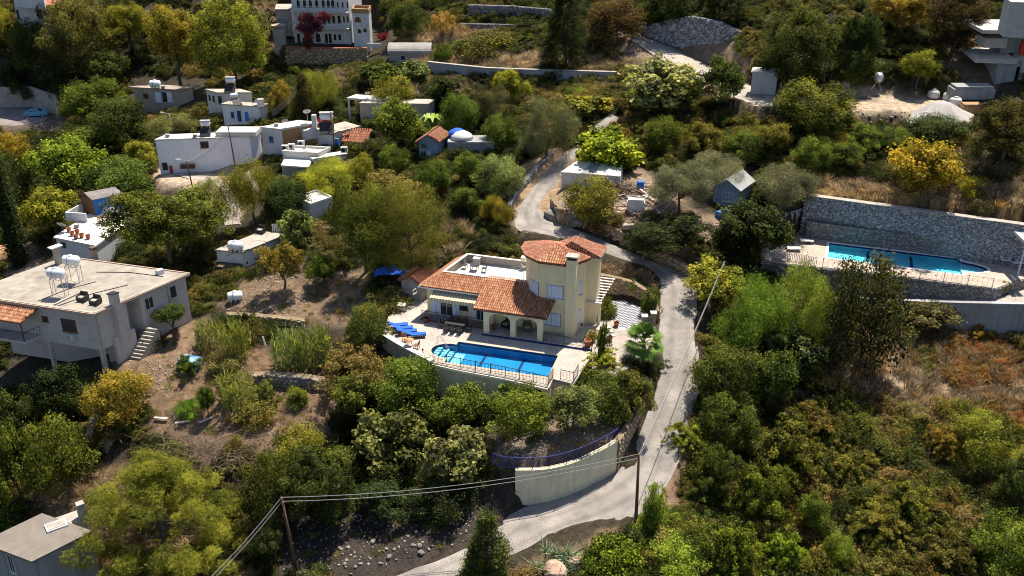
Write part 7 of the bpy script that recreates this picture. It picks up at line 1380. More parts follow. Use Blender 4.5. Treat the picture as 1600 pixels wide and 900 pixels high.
('broad',(1080,535,1180,640),(.06,.09,.022),0,'hedge_shrub','dense shrub at the right road verge, opposite the palm'),
('broad',(1150,540,1250,650),(.055,.08,.022),0,'hedge_shrub','dense shrub behind the verge shrub opposite the palm'),
('broad',(1085,610,1180,705),(.055,.085,.02),0,'hedge_shrub','leafy shrub spilling over the right verge farther down'),
('fig',(1180,500,1290,600),(.05,.07,.03),0,'leafy_shrub','shrub dotted with white blossom under the feathery trees'),
('tangle',(1040,650,1110,700),(.12,.17,.025),0,'leafy_shrub','light green shrub on the right verge above the pole'),
('tangle',(1065,690,1160,790),(.06,.085,.022),0,'hedge_shrub','dark shrub right of the red earth strip'),
('bush',(998,742,1040,830),(.10,.16,.03),0,'leafy_shrub','upright green shrub beside the roadside pole'),
('bush',(918,826,1000,900),(.12,.18,.025),0,'leafy_shrub','bright shrub on the lower road edge'),
('broad',(855,594,938,676),(.14,.17,.08),.4,'broadleaf_tree','pale-leaved tree at the right corner of the pool terrace'),
('cone',(718,794,802,905),(.055,.08,.025),0,'conifer_tree','conical evergreen at the bottom of the road'),
('bush',(885,560,940,602),MG,0,'hedge_shrub','clipped green hedge beside the pool gate'),
('bush',(914,538,968,576),(.17,.21,.03),0,'hedge_shrub','bright trimmed hedge nearest the villa terrace corner'),
('bush',(905,568,975,600),(.08,.12,.025),0,'hedge_shrub','middle hedge between the terrace corner and the palm'),
('broad',(900,578,982,655),(.055,.08,.022),0,'hedge_shrub','large dark hedge below the palm, left half'),
('broad',(945,572,1020,655),(.085,.11,.035),0,'hedge_shrub','large flowering hedge below the palm, overhanging the road'),
('bush',(965,548,1005,588),DK,0,'leafy_shrub','dark round bush at the foot of the palm'),
('bush',(912,500,940,548),(.14,.15,.04),0,'leafy_shrub','yellowish bush beside the entrance arch'),
('bush',(975,428,1010,460),(.05,.08,.02),0,'hedge_shrub','dark hedge on the curved stone wall, upper part'),
('bush',(998,440,1032,495),(.055,.085,.022),0,'hedge_shrub','dark hedge on the curved stone wall, lower part'),
('broad',(545,474,612,545),(.075,.10,.03),0,'hedge_shrub','clipped block hedge left of the sun loungers'),
('bush',(556,470,608,500),(.24,.21,.04),0,'hedge_shrub','yellow-topped hedge behind the clipped block'),
('bush',(565,442,640,486),(.10,.10,.04),0,'hedge_shrub','low trimmed hedge in front of the brick outbuilding'),
('reed',(425,508,485,582),PG,0,'reed_shrub','left clump of tall reeds in the terraced garden'),
('reed',(465,505,524,575),(.12,.16,.06),0,'reed_shrub','right clump of tall reeds in the terraced garden'),
('reed',(305,492,352,548),PG,0,'reed_shrub','reedy vegetable patch nearest the left house'),
('reed',(345,495,396,558),(.12,.17,.05),0,'reed_shrub','reedy vegetable patch above the dry garden path'),
('reed',(340,576,402,638),(.11,.15,.05),0,'reed_shrub','maize-like plants in the middle of the garden'),
('bush',(392,585,432,628),(.12,.16,.05),0,'leafy_shrub','tall pale weeds right of the maize-like plants'),
('bush',(445,596,485,632),MG,0,'leafy_shrub','small round shrub alone on the garden soil'),
('bush',(368,620,435,658),(.14,.15,.04),0,'leafy_shrub','yellowish low shrub at the front of the garden'),
('bush',(276,620,326,642),(.08,.17,.02),0,'herb_shrub','vivid green herb bed in the garden'),
('broad',(310,598,342,652),GR,.2,'broadleaf_tree','young dark tree beside the vivid herb bed'),
('bush',(278,545,318,585),GR,0,'leafy_shrub','shrub growing around the blue covered box'),
('bush',(320,540,385,585),(.13,.13,.05),0,'leafy_shrub','dry mixed shrub right of the blue covered box'),
('broad',(145,576,238,662),(.17,.17,.03),.2,'broadleaf_tree','yellow-leaved tree below the corner of the left house'),
('broad',(244,472,302,514),(.05,.08,.022),3.6,'citrus_tree','compact dark citrus tree against the right wall of the left house'),
('broad',(-15,600,75,690),DK,0,'broadleaf_tree','dark tree under the balcony at the left edge'),
('broad',(60,560,150,650),DK2,0,'broadleaf_tree','shaded tree in front of the open undercroft'),
('broad',(100,590,160,640),(.075,.11,.03),0,'leafy_shrub','paler shrub left of the yellow-leaved tree'),
('broad',(-10,650,75,790),(.075,.10,.022),.3,'broadleaf_tree','leafy tree at the left edge below the house'),
('broad',(50,650,150,765),(.08,.11,.022),.3,'broadleaf_tree','leafy tree left of the garden steps'),
('bush',(-8,768,42,818),(.05,.085,.025),0,'leafy_shrub','round bush behind the flat roof at the bottom left'),
('pine',(140,692,385,905),(.12,.155,.022),1.0,'pine_tree','big airy pine at the bottom left'),
('sparse',(500,535,615,625),(.14,.12,.045),0,'leafy_shrub','brown-tipped shrub below the terrace wall'),
('broad',(518,575,600,665),(.09,.12,.03),0,'broadleaf_tree','green tree at the left end of the thicket under the pool'),
('broad',(590,555,690,650),(.085,.13,.025),0,'broadleaf_tree','leafy tree touching the curved terrace wall'),
('broad',(672,592,772,680),(.095,.13,.025),0,'broadleaf_tree','leafy tree under the middle of the pool fence'),
('broad',(765,600,865,690),(.10,.14,.025),0,'broadleaf_tree','leafy tree under the pool fence near the store door'),
('fig',(560,640,668,740),(.10,.13,.05),.3,'fig_tree','fig tree in the middle of the lower thicket'),
('fig',(655,655,768,768),(.15,.18,.085),.3,'fig_tree','pale fig tree beside the blue railing'),
('broad',(570,700,660,770),DK,0,'broadleaf_tree','shaded tree below the middle fig'),
('broad',(430,660,510,745),(.14,.15,.028),.2,'broadleaf_tree','yellow-green tree above the left utility pole'),
('broad',(490,690,580,765),(.075,.10,.022),.2,'broadleaf_tree','green tree right of the yellow-green one above the pole'),
('broad',(385,710,470,830),(.055,.075,.02),.2,'broadleaf_tree','dark tree between the airy pine and the utility pole'),
('broad',(480,760,560,830),DK2,0,'broadleaf_tree','shaded tree beneath the sagging wires'),
('broad',(1480,640,1572,735),(.12,.15,.03),.2,'broadleaf_tree','light green tree at the right edge of the scrub'),
('broad',(1545,705,1620,790),(.05,.075,.025),.2,'broadleaf_tree','dark tree at the right edge of the scrub'),
('broad',(1515,800,1620,905),(.11,.15,.03),.2,'broadleaf_tree','light tree in the bottom right corner'),
('broad',(1235,765,1290,840),(.08,.13,.03),0,'leafy_shrub','upright green shrub in the middle of the lower scrub'),
('tangle',(1095,800,1190,900),(.10,.145,.025),0,'leafy_shrub','green shrub at the bottom, right of the road'),
('broad',(1280,830,1330,890),(.10,.16,.03),0,'leafy_shrub','feathery green shrub near the bottom edge'),
('bush',(930,450,962,500),(.10,.15,.03),0,'climbing_vine_shrub','climbing plant covering the stair side of the villa'),
('bush',(928,490,952,560),(.08,.12,.03),0,'climbing_vine_shrub','climbing plant hanging beside the entrance path'),
('bush',(720,862,775,905),(.17,.21,.04),0,'leafy_shrub','yellowish shrub left of the conical evergreen'),
('big',(430,690,560,830),DK,0,'broadleaf_tree','wide dark tree right of the leaning utility pole'),
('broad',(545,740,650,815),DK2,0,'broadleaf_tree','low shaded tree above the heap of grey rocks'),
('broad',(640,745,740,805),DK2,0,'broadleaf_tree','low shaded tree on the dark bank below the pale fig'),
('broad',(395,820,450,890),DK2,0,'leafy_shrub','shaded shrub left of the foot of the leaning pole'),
('tangle',(1160,640,1290,760),(.085,.095,.025),0,'leafy_shrub','broad green shrub in the upper left of the big scrub slope'),
('tangle',(1130,720,1240,830),(.10,.12,.025),0,'leafy_shrub','rounded green shrub below the dark verge shrub'),
('tangle',(1290,690,1370,750),(.13,.13,.03),0,'leafy_shrub','olive shrub in the upper middle of the scrub slope'),
('tangle',(1370,740,1460,815),(.10,.12,.025),0,'leafy_shrub','olive-green shrub in the middle of the scrub slope'),
('tangle',(1320,780,1420,850),(.14,.15,.03),0,'leafy_shrub','yellow-topped shrub near the bottom of the scrub slope'),
('tangle',(1430,820,1530,900),(.09,.09,.025),0,'leafy_shrub','dark green shrub at the bottom right of the scrub slope'),
('tangle',(1180,820,1260,900),(.13,.19,.028),0,'leafy_shrub','light green shrub at the bottom of the scrub slope'),
('broad',(1010,840,1100,900),(.13,.19,.026),0,'leafy_shrub','light green shrub at the bottom beside the road pole'),
('tangle',(1440,660,1510,720),(.17,.15,.035),0,'leafy_shrub','brownish shrub left of the light green edge tree'),
('tangle',(1230,620,1320,690),(.11,.10,.03),0,'leafy_shrub','dull green shrub below the dry clearing'),
('bush',(490,180,522,200),(.20,.03,.07),0,'bougainvillea_shrub','magenta bougainvillea behind the rooftop water tanks'),
('bush',(590,46,614,60),(.13,.015,.025),0,'bougainvillea_shrub','red bougainvillea right of the arcaded house'),
('bush',(560,48,580,70),GR,0,'leafy_shrub','green bush in front of the white side wing'),
]
PLANTED = [plant(*row[:1], row[1], row[2], row[3] * .35, row[4], row[5]) for row in TREES]

# palm
def frond(mb, base, az, el, L, W, droop, m=0, n=9, leaflets=15):
    pts = [];
    for i in range(n + 1):
        t = i / n; a = el - droop * t * t; pts.append((t, a))
    x = z = 0; path = [(0, 0)]
    for i in range(1, n + 1): a = pts[i][1]; x += L / n * math.cos(a); z += L / n * math.sin(a); path.append((x, z))
    c, s = math.cos(az), math.sin(az)
    pp = [np.array((base[0] + q[0] * c, base[1] + q[0] * s, base[2] + q[1])) for q in path]
    mb.tube(pp[:5], [.03, .028, .024, .02, .012], 4, 1)
    hub = pp[4]; fw = np.array([c * math.cos(pts[4][1]), s * math.cos(pts[4][1]), math.sin(pts[4][1])]); sd = np.array([-s, c, 0]); up = np.cross(fw, sd) * -1
    for k in range(leaflets):                     # fan of pointed strips
        th = (k / (leaflets - 1) - .5) * 2.3; d = fw * math.cos(th) + sd * math.sin(th); ln = W * (1 - .25 * abs(th) / 1.3); tip = hub + d * ln + np.array([0, 0, -.35 * ln * (.4 + abs(th) * .4)]); mid = hub + d * ln * .55 + up * .03
        pr = np.cross(d, up); pr /= np.linalg.norm(pr) + 1e-9; mb.add([hub, mid + pr * .055, tip, mid - pr * .055], [(0, 1, 2, 3)], m)
M_PALM = mat('palm_leaf', (.10, .17, .03), .6, .3, 3, spec=.08); M_PALMD = mat('dry_palm_leaf', (.26, .20, .10), .8, .3, 3)
def palm(u, v, hgt, r, name, label):
    g = G(u, v); t = thing(name, label, 'palm tree', g); rr = random.Random(5)
    MB().tube([(0, 0, -.2), (.05, 0, hgt * .5), (0, .05, hgt)], [.26, .2, .22], 10).build('trunk', M_BARK, t, True, world=False)
    for k in range(42):
        el = math.radians(rr.uniform(-30, 82)); mb = MB(); frond(mb, (0, 0, hgt), k * 2.399, el, r * .95, r * .62, .7)
        mb.build('frond', [M_PALM if el > -.4 else M_PALMD, M_PALM], t, world=False)
    return t
palm(1003, 580, 3.1, 2.3, 'palm_tree', 'fan palm between the parking court and the road')
palm(790, 636, 1.7, .9, 'palm_tree', 'small palm poking up under the pool fence')
# bougainvillea climbing the arcaded front
for (u, v, z, sx, sz, c, l) in ((482, 30, 17.5, 2.6, 2.2, (.055, .014, .035), 'dark purple bougainvillea across the balconies of the arcaded house'), (480, 52, 13.2, 1.2, 2.6, (.07, .025, .03), 'hanging purple stem of bougainvillea between the ground floor arches'), (505, 22, 18.5, 1.6, .9, (.11, .02, .03), 'reddish bougainvillea spray on the balcony right of the purple one')):
    x, y = P(u, v, z); t = thing('bougainvillea', l, 'climbing plant', (x, y - .6, z)); o = link('foliage', CR['bush'][2]['me'], t); o.scale = (sx / 1.6, .35, sz / 1.28); o.color = (*c, 1); MB().tube([(0, .3, -sz), (.1, .2, 0), (0, .3, sz * .5)], .08, 5).build('stem', M_BARK, t, world=False)
# banana plant
g = G(675, 212); t = thing('banana_plant', 'bright banana plant in front of the green orchard trees', 'plant', g)
M_BAN = mat('banana_leaf', (.30, .42, .06), .5, .15, 3)
for k in range(9):
    mb = MB(); a = k * .7; c, s = math.cos(a), math.sin(a); pts = [(0, 0, 1.2), (c * .5, s * .5, 2.4), (c * 1.1, s * 1.1, 2.9), (c * 1.7, s * 1.7, 2.4)]
    for i in range(3):
        p, q = pts[i], pts[i + 1]; w = (.12, .3, .26, .05); mb.add([(p[0] - s * w[i], p[1] + c * w[i], p[2]), (q[0] - s * w[i + 1], q[1] + c * w[i + 1], q[2]), (q[0] + s * w[i + 1], q[1] - c * w[i + 1], q[2]), (p[0] + s * w[i], p[1] - c * w[i], p[2])], [(0, 1, 2, 3)])
    mb.build('leaf', M_BAN, t, world=False)
MB().tube([(0, 0, -.1), (0, 0, 1.3)], [.16, .1], 8).build('stem', M_BAN, t, True, world=False)
# ---------------------------------------------------------------- uncountable growth: scrub, dry grass, brushwood, garden weeds
def tuft_mesh(seed, n, h, spread, w, m, lean=.45):
    rng = np.random.default_rng(seed); a = rng.uniform(0, 6.283, n); r = np.sqrt(rng.uniform(0, 1, n)) * spread; b = np.stack([r * np.cos(a), r * np.sin(a), np.zeros(n)], 1)
    d = rng.normal(size=(n, 3)) * lean; d[:, 2] = 1; hh = h * rng.uniform(.45, 1.15, n); tip = b + d * hh[:, None]; ang = rng.uniform(0, 6.283, n); s = np.stack([np.cos(ang), np.sin(ang), np.zeros(n)], 1) * w
    mid = (b + tip) / 2 + s * 0; mid[:, 2] += hh * .08
    v = np.stack([b - s, b + s, mid + s * .8, tip], 1).reshape(-1, 3); f = np.arange(n * 4).reshape(n, 4)
    me = mesh_np('tuft', v, f, m); at = me.attributes.new('tone', 'FLOAT', 'POINT'); at.data.foreach_set('value', np.repeat(rng.uniform(.1, .9, n), 4).astype(np.float32)); return me
def twig_mesh(seed, n, L, spread, m, th=.02, flat=.5):
    rng = np.random.default_rng(seed); mb = MB()
    for i in range(n):
        p = rng.normal(size=3) * spread; p[2] = abs(p[2]) * .5; d = rng.normal(size=3); d[2] *= flat; d /= np.linalg.norm(d); l = L * rng.uniform(.4, 1.2)
        mb.tube([p, p + d * l * .5 + rng.normal(size=3) * .06 * L, p + d * l], [th, th * .8, th * .3], 3, cap=False)
    me = bpy.data.meshes.new('twigs'); me.from_pydata(mb.v, [], mb.f); me.materials.append(m); me.update(); return me
def gplace(u, v, name, label, cat, me, color=None, scale=1, part=None):
    g = G(u, v); o = link(name, me); o.location = g; o.scale = (scale,) * 3; tag(o, label, cat)
    if color: o.color = (*color, 1)
    return o
GRASS = [gplace(1560, 322, 'dry_grass_tuft', 'tall golden grass tuft beside the round dry shrub', 'grass', tuft_mesh(1, 90, .85, .45, .022, M_LEAF), (.42, .28, .12)),
         gplace(1350, 300, 'dry_grass_tuft', 'golden grass tuft left of the autumn tree', 'grass', tuft_mesh(2, 110, .6, .6, .022, M_LEAF), (.42, .28, .12))]
TWIG = [gplace(1538, 742, 'bare_bush', 'bare grey twiggy bush between the two right-edge trees', 'bush', twig_mesh(3, 70, 1.8, .35, M_TWIG, .02, 1.0)),
        gplace(1348, 570, 'bare_bush', 'leafless upright stalks at the foot of the magnolia-like tree', 'bush', twig_mesh(4, 50, 1.6, .4, M_TWIG, .018, 2.0))]
def bush_obj(i): return next(o for o in bpy.data.objects if o.data is CR['bush'][i]['me'])
BUSH = [bush_obj(i) for i in range(4)]
FIGB = [next(o for o in bpy.data.objects if o.data is c['me']) for c in CR['sparse']]
def scatter_gn(name, protos, pts, rots, scl, tints, mt=None):
    me = bpy.data.meshes.new(name); n = len(pts); me.vertices.add(n); me.vertices.foreach_set('co', np.asarray(pts, np.float32).ravel())
    for nm, ty, arr in (('rot', 'FLOAT_VECTOR', rots), ('scl', 'FLOAT_VECTOR', scl)):
        a = me.attributes.new(nm, ty, 'POINT'); a.data.foreach_set('vector', np.asarray(arr, np.float32).ravel())
    a = me.attributes.new('tint', 'FLOAT_COLOR', 'POINT'); a.data.foreach_set('color', np.concatenate([tints, np.ones((n, 1))], 1).astype(np.float32).ravel())
    a = me.attributes.new('pick', 'INT', 'POINT'); a.data.foreach_set('value', RNG.integers(0, 99, n).astype(np.int32))
    o = link(name, me); ng = bpy.data.node_groups.new(name, 'GeometryNodeTree'); ng.interface.new_socket('Geometry', in_out='INPUT', socket_type='NodeSocketGeometry'); ng.interface.new_socket('Geometry', in_out='OUTPUT', socket_type='NodeSocketGeometry')
    N = ng.nodes; L = ng.links; gi = N.new('NodeGroupInput'); go = N.new('NodeGroupOutput'); ip = N.new('GeometryNodeInstanceOnPoints'); mp = N.new('GeometryNodeMeshToPoints')
    L.new(gi.outputs[0], mp.inputs['Mesh']); L.new(mp.outputs[0], ip.inputs['Points']); gm = N.new('GeometryNodeGeometryToInstance')
    for p in protos:
        oi = N.new('GeometryNodeObjectInfo'); oi.inputs['Object'].default_value = p; oi.inputs['As Instance'].default_value = False; L.new(oi.outputs['Geometry'], gm.inputs[0])
    L.new(gm.outputs[0], ip.inputs['Instance']); ip.inputs['Pick Instance'].default_value = True
    def na(nm, ty):
        q = N.new('GeometryNodeInputNamedAttribute'); q.data_type = ty; q.inputs[0].default_value = nm; return next(s for s in q.outputs if s.enabled and s.name == 'Attribute')
    L.new(na('pick', 'INT'), ip.inputs['Instance Index']); L.new(na('scl', 'FLOAT_VECTOR'), ip.inputs['Scale'])
    e2r = N.new('FunctionNodeEulerToRotation'); L.new(na('rot', 'FLOAT_VECTOR'), e2r.inputs[0]); L.new(e2r.outputs[0], ip.inputs['Rotation']); out = ip.outputs[0]
    if mt:
        sm = N.new('GeometryNodeSetMaterial'); sm.inputs['Material'].default_value = mt; L.new(out, sm.inputs[0]); out = sm.outputs[0]
    L.new(out, go.inputs[0]); md = o.modifiers.new('scatter', 'NODES'); md.node_group = ng; return o
def sample(polys, spacing, avoid=(), margin=.3):
    """jittered world grid inside any of the photo-space polygons; avoid roads, pads and given world polygons"""
    x = np.arange(GX0 + 2, GX1 - 2, spacing); y = np.arange(GY0 + 2, GY1 - 2, spacing); X, Y = np.meshgrid(x, y); X = X.ravel() + RNG.uniform(-.5, .5, X.size) * spacing; Y = Y.ravel() + RNG.uniform(-.5, .5, Y.size) * spacing
    Z = H(X, Y); u, v, d = project(X, Y, Z); ok = np.zeros(len(X), bool)
    for p in polys: ok |= inpoly(u, v, p)
    ok &= (u > -380) & (u < 1980) & (v > -110) & (v < 1130)
    X, Y, Z, u, v = X[ok], Y[ok], Z[ok], u[ok], v[ok]; ok = np.ones(len(X), bool)
    for poly, _, _ in PADS: ok &= polydist(X, Y, poly) > margin
    for poly in avoid: ok &= polydist(X, Y, poly) > margin
    for L, R in ROADS.values(): ok &= ~inpoly(X, Y, [tuple(q[:2]) for q in L] + [tuple(q[:2]) for q in R[::-1]])
    for L, R in ROADS.values():
        C = (L + R) / 2; hw = np.hypot(*(L - R)[:, :2].T) / 2
        for i in range(len(C) - 1): dd, tt = segdist(X, Y, C[i], C[i + 1]); ok &= dd > hw[i] + .2 + margin
    return X[ok], Y[ok], Z[ok], u[ok], v[ok]
ALL = [[(-400, -120), (2000, -120), (2000, 1140), (-400, 1140)]]
# footprints that must stay clear (filled by the building code before this file runs)
AV = FOOT
def tint_of(X, Y, pal, s=9, seed=3):
    pal = np.array(pal); n = vnoise(X, Y, s, seed) * .35 + vnoise(X, Y, s * .35, seed + 40) * .3 + RNG.uniform(0, 1, len(X)) * .35; n = (n - .5) * 1.35 + .5; k = np.clip(n * len(pal), 0, len(pal) - 1).astype(int); return pal[k] * RNG.uniform(.75, 1.25, (len(X), 1))
def scrub(name, label, polys, spacing, pal, size, hsc=(.6, 1.1), protos=None, mt=M_LEAFI, keep=1.0, seed=3, sink=.15, margin=.3, not_polys=()):
    X, Y, Z, u, v = sample(polys, spacing, AV, margin); k = RNG.uniform(size=len(X)) < keep * np.clip(.55 + vnoise(X, Y, 6, seed + 20), 0, 1)
    for p in not_polys: k &= ~inpoly(u, v, p)
    X, Y, Z = X[k], Y[k], Z[k]; n = len(X); s = RNG.uniform(*size, n); scl = np.stack([s, s, s * RNG.uniform(*hsc, n)], 1)
    prot = protos or BUSH; zoff = (s * 1.6 * .8 * .45 if prot is BUSH else -.02)
    rot = np.stack([RNG.normal(size=n) * .1, RNG.normal(size=n) * .1, RNG.uniform(0, 6.28, n)], 1)
    o = scatter_gn(name, prot, np.stack([X, Y, Z + zoff - sink * s], 1), rot, scl, tint_of(X, Y, pal, 9, seed), mt); return tag(o, label, 'vegetation', None, 'stuff')
OPEN = [  # open ground without a scrub cover
 [(270,530),(330,515),(440,540),(520,560),(530,640),(440,710),(250,690),(225,610)], [(370,435),(560,420),(590,470),(540,540),(380,500)], [(450,790),(700,740),(800,790),(800,860),(600,900),(440,900)],
 [(640,85),(800,85),(1000,92),(1000,112),(640,106)], [(1270,280),(1600,290),(1600,345),(1258,312)], [(1300,140),(1510,140),(1530,200),(1330,190)], [(1470,60),(1600,40),(1600,170),(1500,170)],
 [(1380,510),(1600,525),(1600,650),(1450,660),(1240,630),(1250,580)], [(860,280),(1010,260),(1180,330),(1120,360),(960,345),(870,350)], [(770,640),(970,630),(985,700),(800,800),(760,720)], [(940,40),(1150,50),(1165,100),(1190,150),(1100,150),(980,105)], [(240,200),(420,200),(420,370),(240,360)], [(1010,720),(1085,650),(1100,690),(1050,800),(1010,820)], [(60,740),(150,720),(260,740),(240,900),(0,900),(0,800)], [(0,380),(110,380),(60,470),(0,470)], [(0,150),(110,150),(110,210),(0,210)], [(820,862),(905,850),(915,900),(800,900)], [(780,275),(870,225),(915,250),(880,340),(960,375),(1070,420),(1040,520),(1020,520),(925,465),(925,400),(850,385),(795,370)],[(430,60),(780,40),(780,100),(560,100),(430,100)],[(200,120),(330,120),(330,170),(200,170)], [(170,520),(240,545),(300,500),(330,515),(270,570),(200,610)]]
NEAR = [[(860, 640), (1700, 640), (1700, 1000), (760, 1000)]]
scrub('scrub_undergrowth', 'dense green and brown scrub covering the hillside between the trees', ALL, 1.7, [(.020,.028,.010),(.030,.042,.013),(.045,.058,.016),(.075,.085,.022),(.11,.10,.03),(.15,.12,.04)], (.65, 1.25), (.55, 1.05), not_polys=OPEN)  # palette darkened to paint in the shade between the crowns
scrub('slope_thicket', 'tangled olive and rust thicket on the lower right slope', [[(1080,640),(1240,560),(1420,650),(1700,650),(1700,1000),(1000,1000),(1000,880),(1080,790)]], 1.35, [(.035,.045,.014),(.07,.08,.02),(.10,.12,.025),(.15,.14,.035),(.16,.12,.045),(.09,.11,.025),(.20,.19,.045),(.13,.095,.045)], (.45, 1.4), (.5, 1.4), keep=1.0, seed=6)
scrub('lower_green_thicket', 'bright green low thicket along the lower right road edge', [[(905,870),(985,835),(1010,825),(1080,760),(1200,760),(1250,1000),(890,1000)]], 1.2, [(.09,.14,.022),(.13,.19,.028),(.07,.11,.022),(.16,.2,.03)], (.55, 1.05), (.8, 1.4), keep=1.3, seed=8)
scrub('orchard_cover', 'light green leafy growth on the slope above the upper road', [[(900,140),(1200,170),(1330,190),(1340,260),(1270,290),(1180,240),(1000,250),(880,230),(860,160)]], 1.6, [(.05,.07,.018),(.11,.14,.026),(.14,.13,.035),(.18,.14,.045),(.07,.09,.02)], (.6, 1.15), (.6, 1.1), keep=1.2, seed=4)
scrub('rust_scrub', 'rust-orange and yellow scrub below the concrete wall at the right', [[(1430,520),(1540,515),(1640,540),(1640,600),(1500,605),(1420,565)], [(1400,640),(1640,620),(1640,720),(1480,700)]], .95, [(.20,.10,.04),(.22,.14,.04),(.17,.12,.04),(.13,.14,.035),(.20,.16,.06)], (.45, .85), (.6, 1.1), keep=1.3, seed=5)
scrub('dry_grass', 'golden dry grass on the open terraces and slopes', [OPEN[3], OPEN[4], OPEN[7], [(905,385),(960,400),(1005,420),(1024,442),(1000,468),(935,425)], [(480,110),(700,120),(760,150),(560,165)], [(1400,200),(1640,230),(1640,350),(1400,330)], [(400,-20),(440,-20),(440,90),(400,90)], [(620,40),(790,50),(790,95),(640,100)], [(900,110),(1000,110),(1000,150),(900,150)], [(120,740),(260,740),(400,900),(120,900)], [(560,330),(720,330),(740,400),(560,400)], [(1360,480),(1430,500),(1440,570),(1480,605),(1640,605),(1640,660),(1430,650),(1240,640)]], .75, [(.34,.25,.13),(.29,.22,.13),(.22,.18,.12),(.36,.30,.20)], (.7, 1.5), (.6, 1.2), protos=GRASS, mt=M_GRASSI, keep=.9, seed=7, sink=0)
scrub('garden_weeds', 'thin dry weeds scattered over the terraced garden soil', [OPEN[0], OPEN[1], OPEN[9], OPEN[12], OPEN[13], OPEN[2]], 1.3, [(.20,.17,.06),(.12,.14,.04),(.28,.20,.10)], (.35, .8), (.5, 1), protos=GRASS, keep=.7, seed=9, sink=0)
scrub('brushwood', 'heaps of dry brushwood and cut branches below the garden', [[(240,660),(330,690),(430,690),(500,650),(540,640),(500,720),(380,740),(270,700)], [(1080,600),(1300,600),(1640,640),(1640,760),(1400,760),(1150,700)]], 1.1, [(.2,.15,.1)], (.5, 1.0), (.4, .8), protos=TWIG, mt=None, keep=.55, seed=10, sink=0)
rubble('garden_rubble', 'loose stones and rubble over the garden terraces', [[(440,390),(520,400),(560,440),(460,470),(380,470)], [(345,455),(480,470),(480,520),(345,500)], [(225,560),(280,560),(300,600),(240,620)], [(770,650),(950,640),(965,690),(900,715),(780,718)], [(640,480),(580,470),(520,470),(540,500)]], .55, M_ROCK, (.05, .18))
rubble('roadside_gravel', 'grey gravel and stones on the shaded bank at the bottom', [[(440,830),(560,800),(760,790),(800,800),(720,850),(600,900),(430,900)]], .5, M_ROCK, (.04, .17), .7)
rubble('wall_foot_stones', 'small stones and earth along the foot of the curved cream wall', [[(803,792),(860,784),(915,762),(966,730),(968,738),(920,775),(862,796),(805,806)], [(690,790),(760,790),(760,825),(700,825)]], .34, M_ROCK, (.04, .16), .8)
rubble('hill_gravel', 'broken stones around the hill track', [[(890,78),(990,80),(1030,108),(900,95)], [(1320,165),(1440,178),(1430,205),(1330,200)], [(1180,140),(1330,150),(1320,175),(1200,168)]], .6, M_ROCK, (.08, .3))
rubble('debris_field', 'broken timber, stone and rubbish beside the white shed', [[(955,290),(1010,285),(1060,330),(1120,345),(1180,330),(1170,360),(1100,370),(985,345),(940,350)]], .5, M_ROCK, (.06, .28))
# gravel heap and site items
M_SAND = mat('white_gravel', (.36, .34, .33), .95, .12, 6, .5, 25)
g = G(1470, 178); t = thing('gravel_heap', 'white gravel heap below the concrete frame', 'gravel heap', g); n = 26; vs = [(0, 0, 1.7)]; 
for ring, (r, z) in enumerate(((.9, 1.3), (1.8, .5), (2.7, -.05), (3.3, -.6))):
    for k in range(n): a = 2 * math.pi * k / n; q = 1 + .14 * math.sin(a * 3 + ring) + .07 * math.sin(a * 7 + 2); vs.append((r * q * math.cos(a) * 1.25, r * q * math.sin(a), z))
fs = [(0, 1 + k, 1 + (k + 1) % n) for k in range(n)] + [(1 + r * n + k, 1 + (r + 1) * n + k, 1 + (r + 1) * n + (k + 1) % n, 1 + r * n + (k + 1) % n) for r in range(3) for k in range(n)]
MB().add(vs, fs).build('gravel', M_SAND, t, True, world=False)
def bundle(u, v, label, size, m, cat, name, az=0, z=0, parts=('body', 'top')):
    g = G(u, v); t = thing(name, label, cat, (g[0], g[1], g[2] + z), az); w, d, h = size; MB().box((0, 0, 0), (w, d, h * .8)).build(parts[0], m, t, world=False); MB().box((0, 0, h * .8 + .002), (w * .9, d * .9, h * .2)).build(parts[1], m, t, world=False); return t
def sack(u, v, label, r=.8):
    g = G(u, v); t = thing('builders_bag', label, 'bag', g); MB().lathe((0, 0, 0), [(r * .8, 0), (r, r * .3), (r * .92, r), (r * .7, r * 1.25), (r * .3, r * 1.3)], 9).build('bag', mat('bag_cloth', (.55, .54, .52), .8, .1, 4), t, True, world=False); MB().lathe((0, 0, r * 1.28), [(r * .3, 0), (r * .42, .1), (r * .2, .18)], 7).build('neck', MATS['bag_cloth'], t, True, world=False)
for u, v, l in ((1458, 153, 'left builder\'s bag behind the gravel heap'), (1482, 157, 'white builder\'s bag nearest the dark skip'), (1492, 165, 'small builder\'s bag at the right foot of the gravel heap')): sack(u, v, l)
bundle(1515, 152, 'dark flat-topped site container beside the concrete frame', (5.2, 2.2, 1.6), M_CONCG, 'container', 'site_container'); bundle(1515, 176, 'stack of brown boards below the site container', (2.4, 1.4, 1.2), M_BRICK, 'board stack', 'board_stack'); bundle(1463, 180, 'small dark drum in front of the gravel heap', (.7, .7, .9), M_BARK, 'drum', 'drum'); bundle(1320, 142, 'pinkish block at the left end of the yard', (.9, .7, 1.3), M_STONEP, 'block', 'stone_block')
g = G(1370, 140); t = thing('mixer', 'light grey cement mixer on the yard edge', 'cement mixer', g, .5); MB().lathe((0, 0, .9), [(.3, 0), (.65, .35), (.65, .8), (.4, 1.3)], 12).build('drum', M_METAL, t, True, world=False)
for a in (.5, 2.6, 4.7): MB().beam((.8 * math.cos(a), .8 * math.sin(a), 0), (0, 0, 1.2), .08).build('leg', M_METAL, t, world=False)
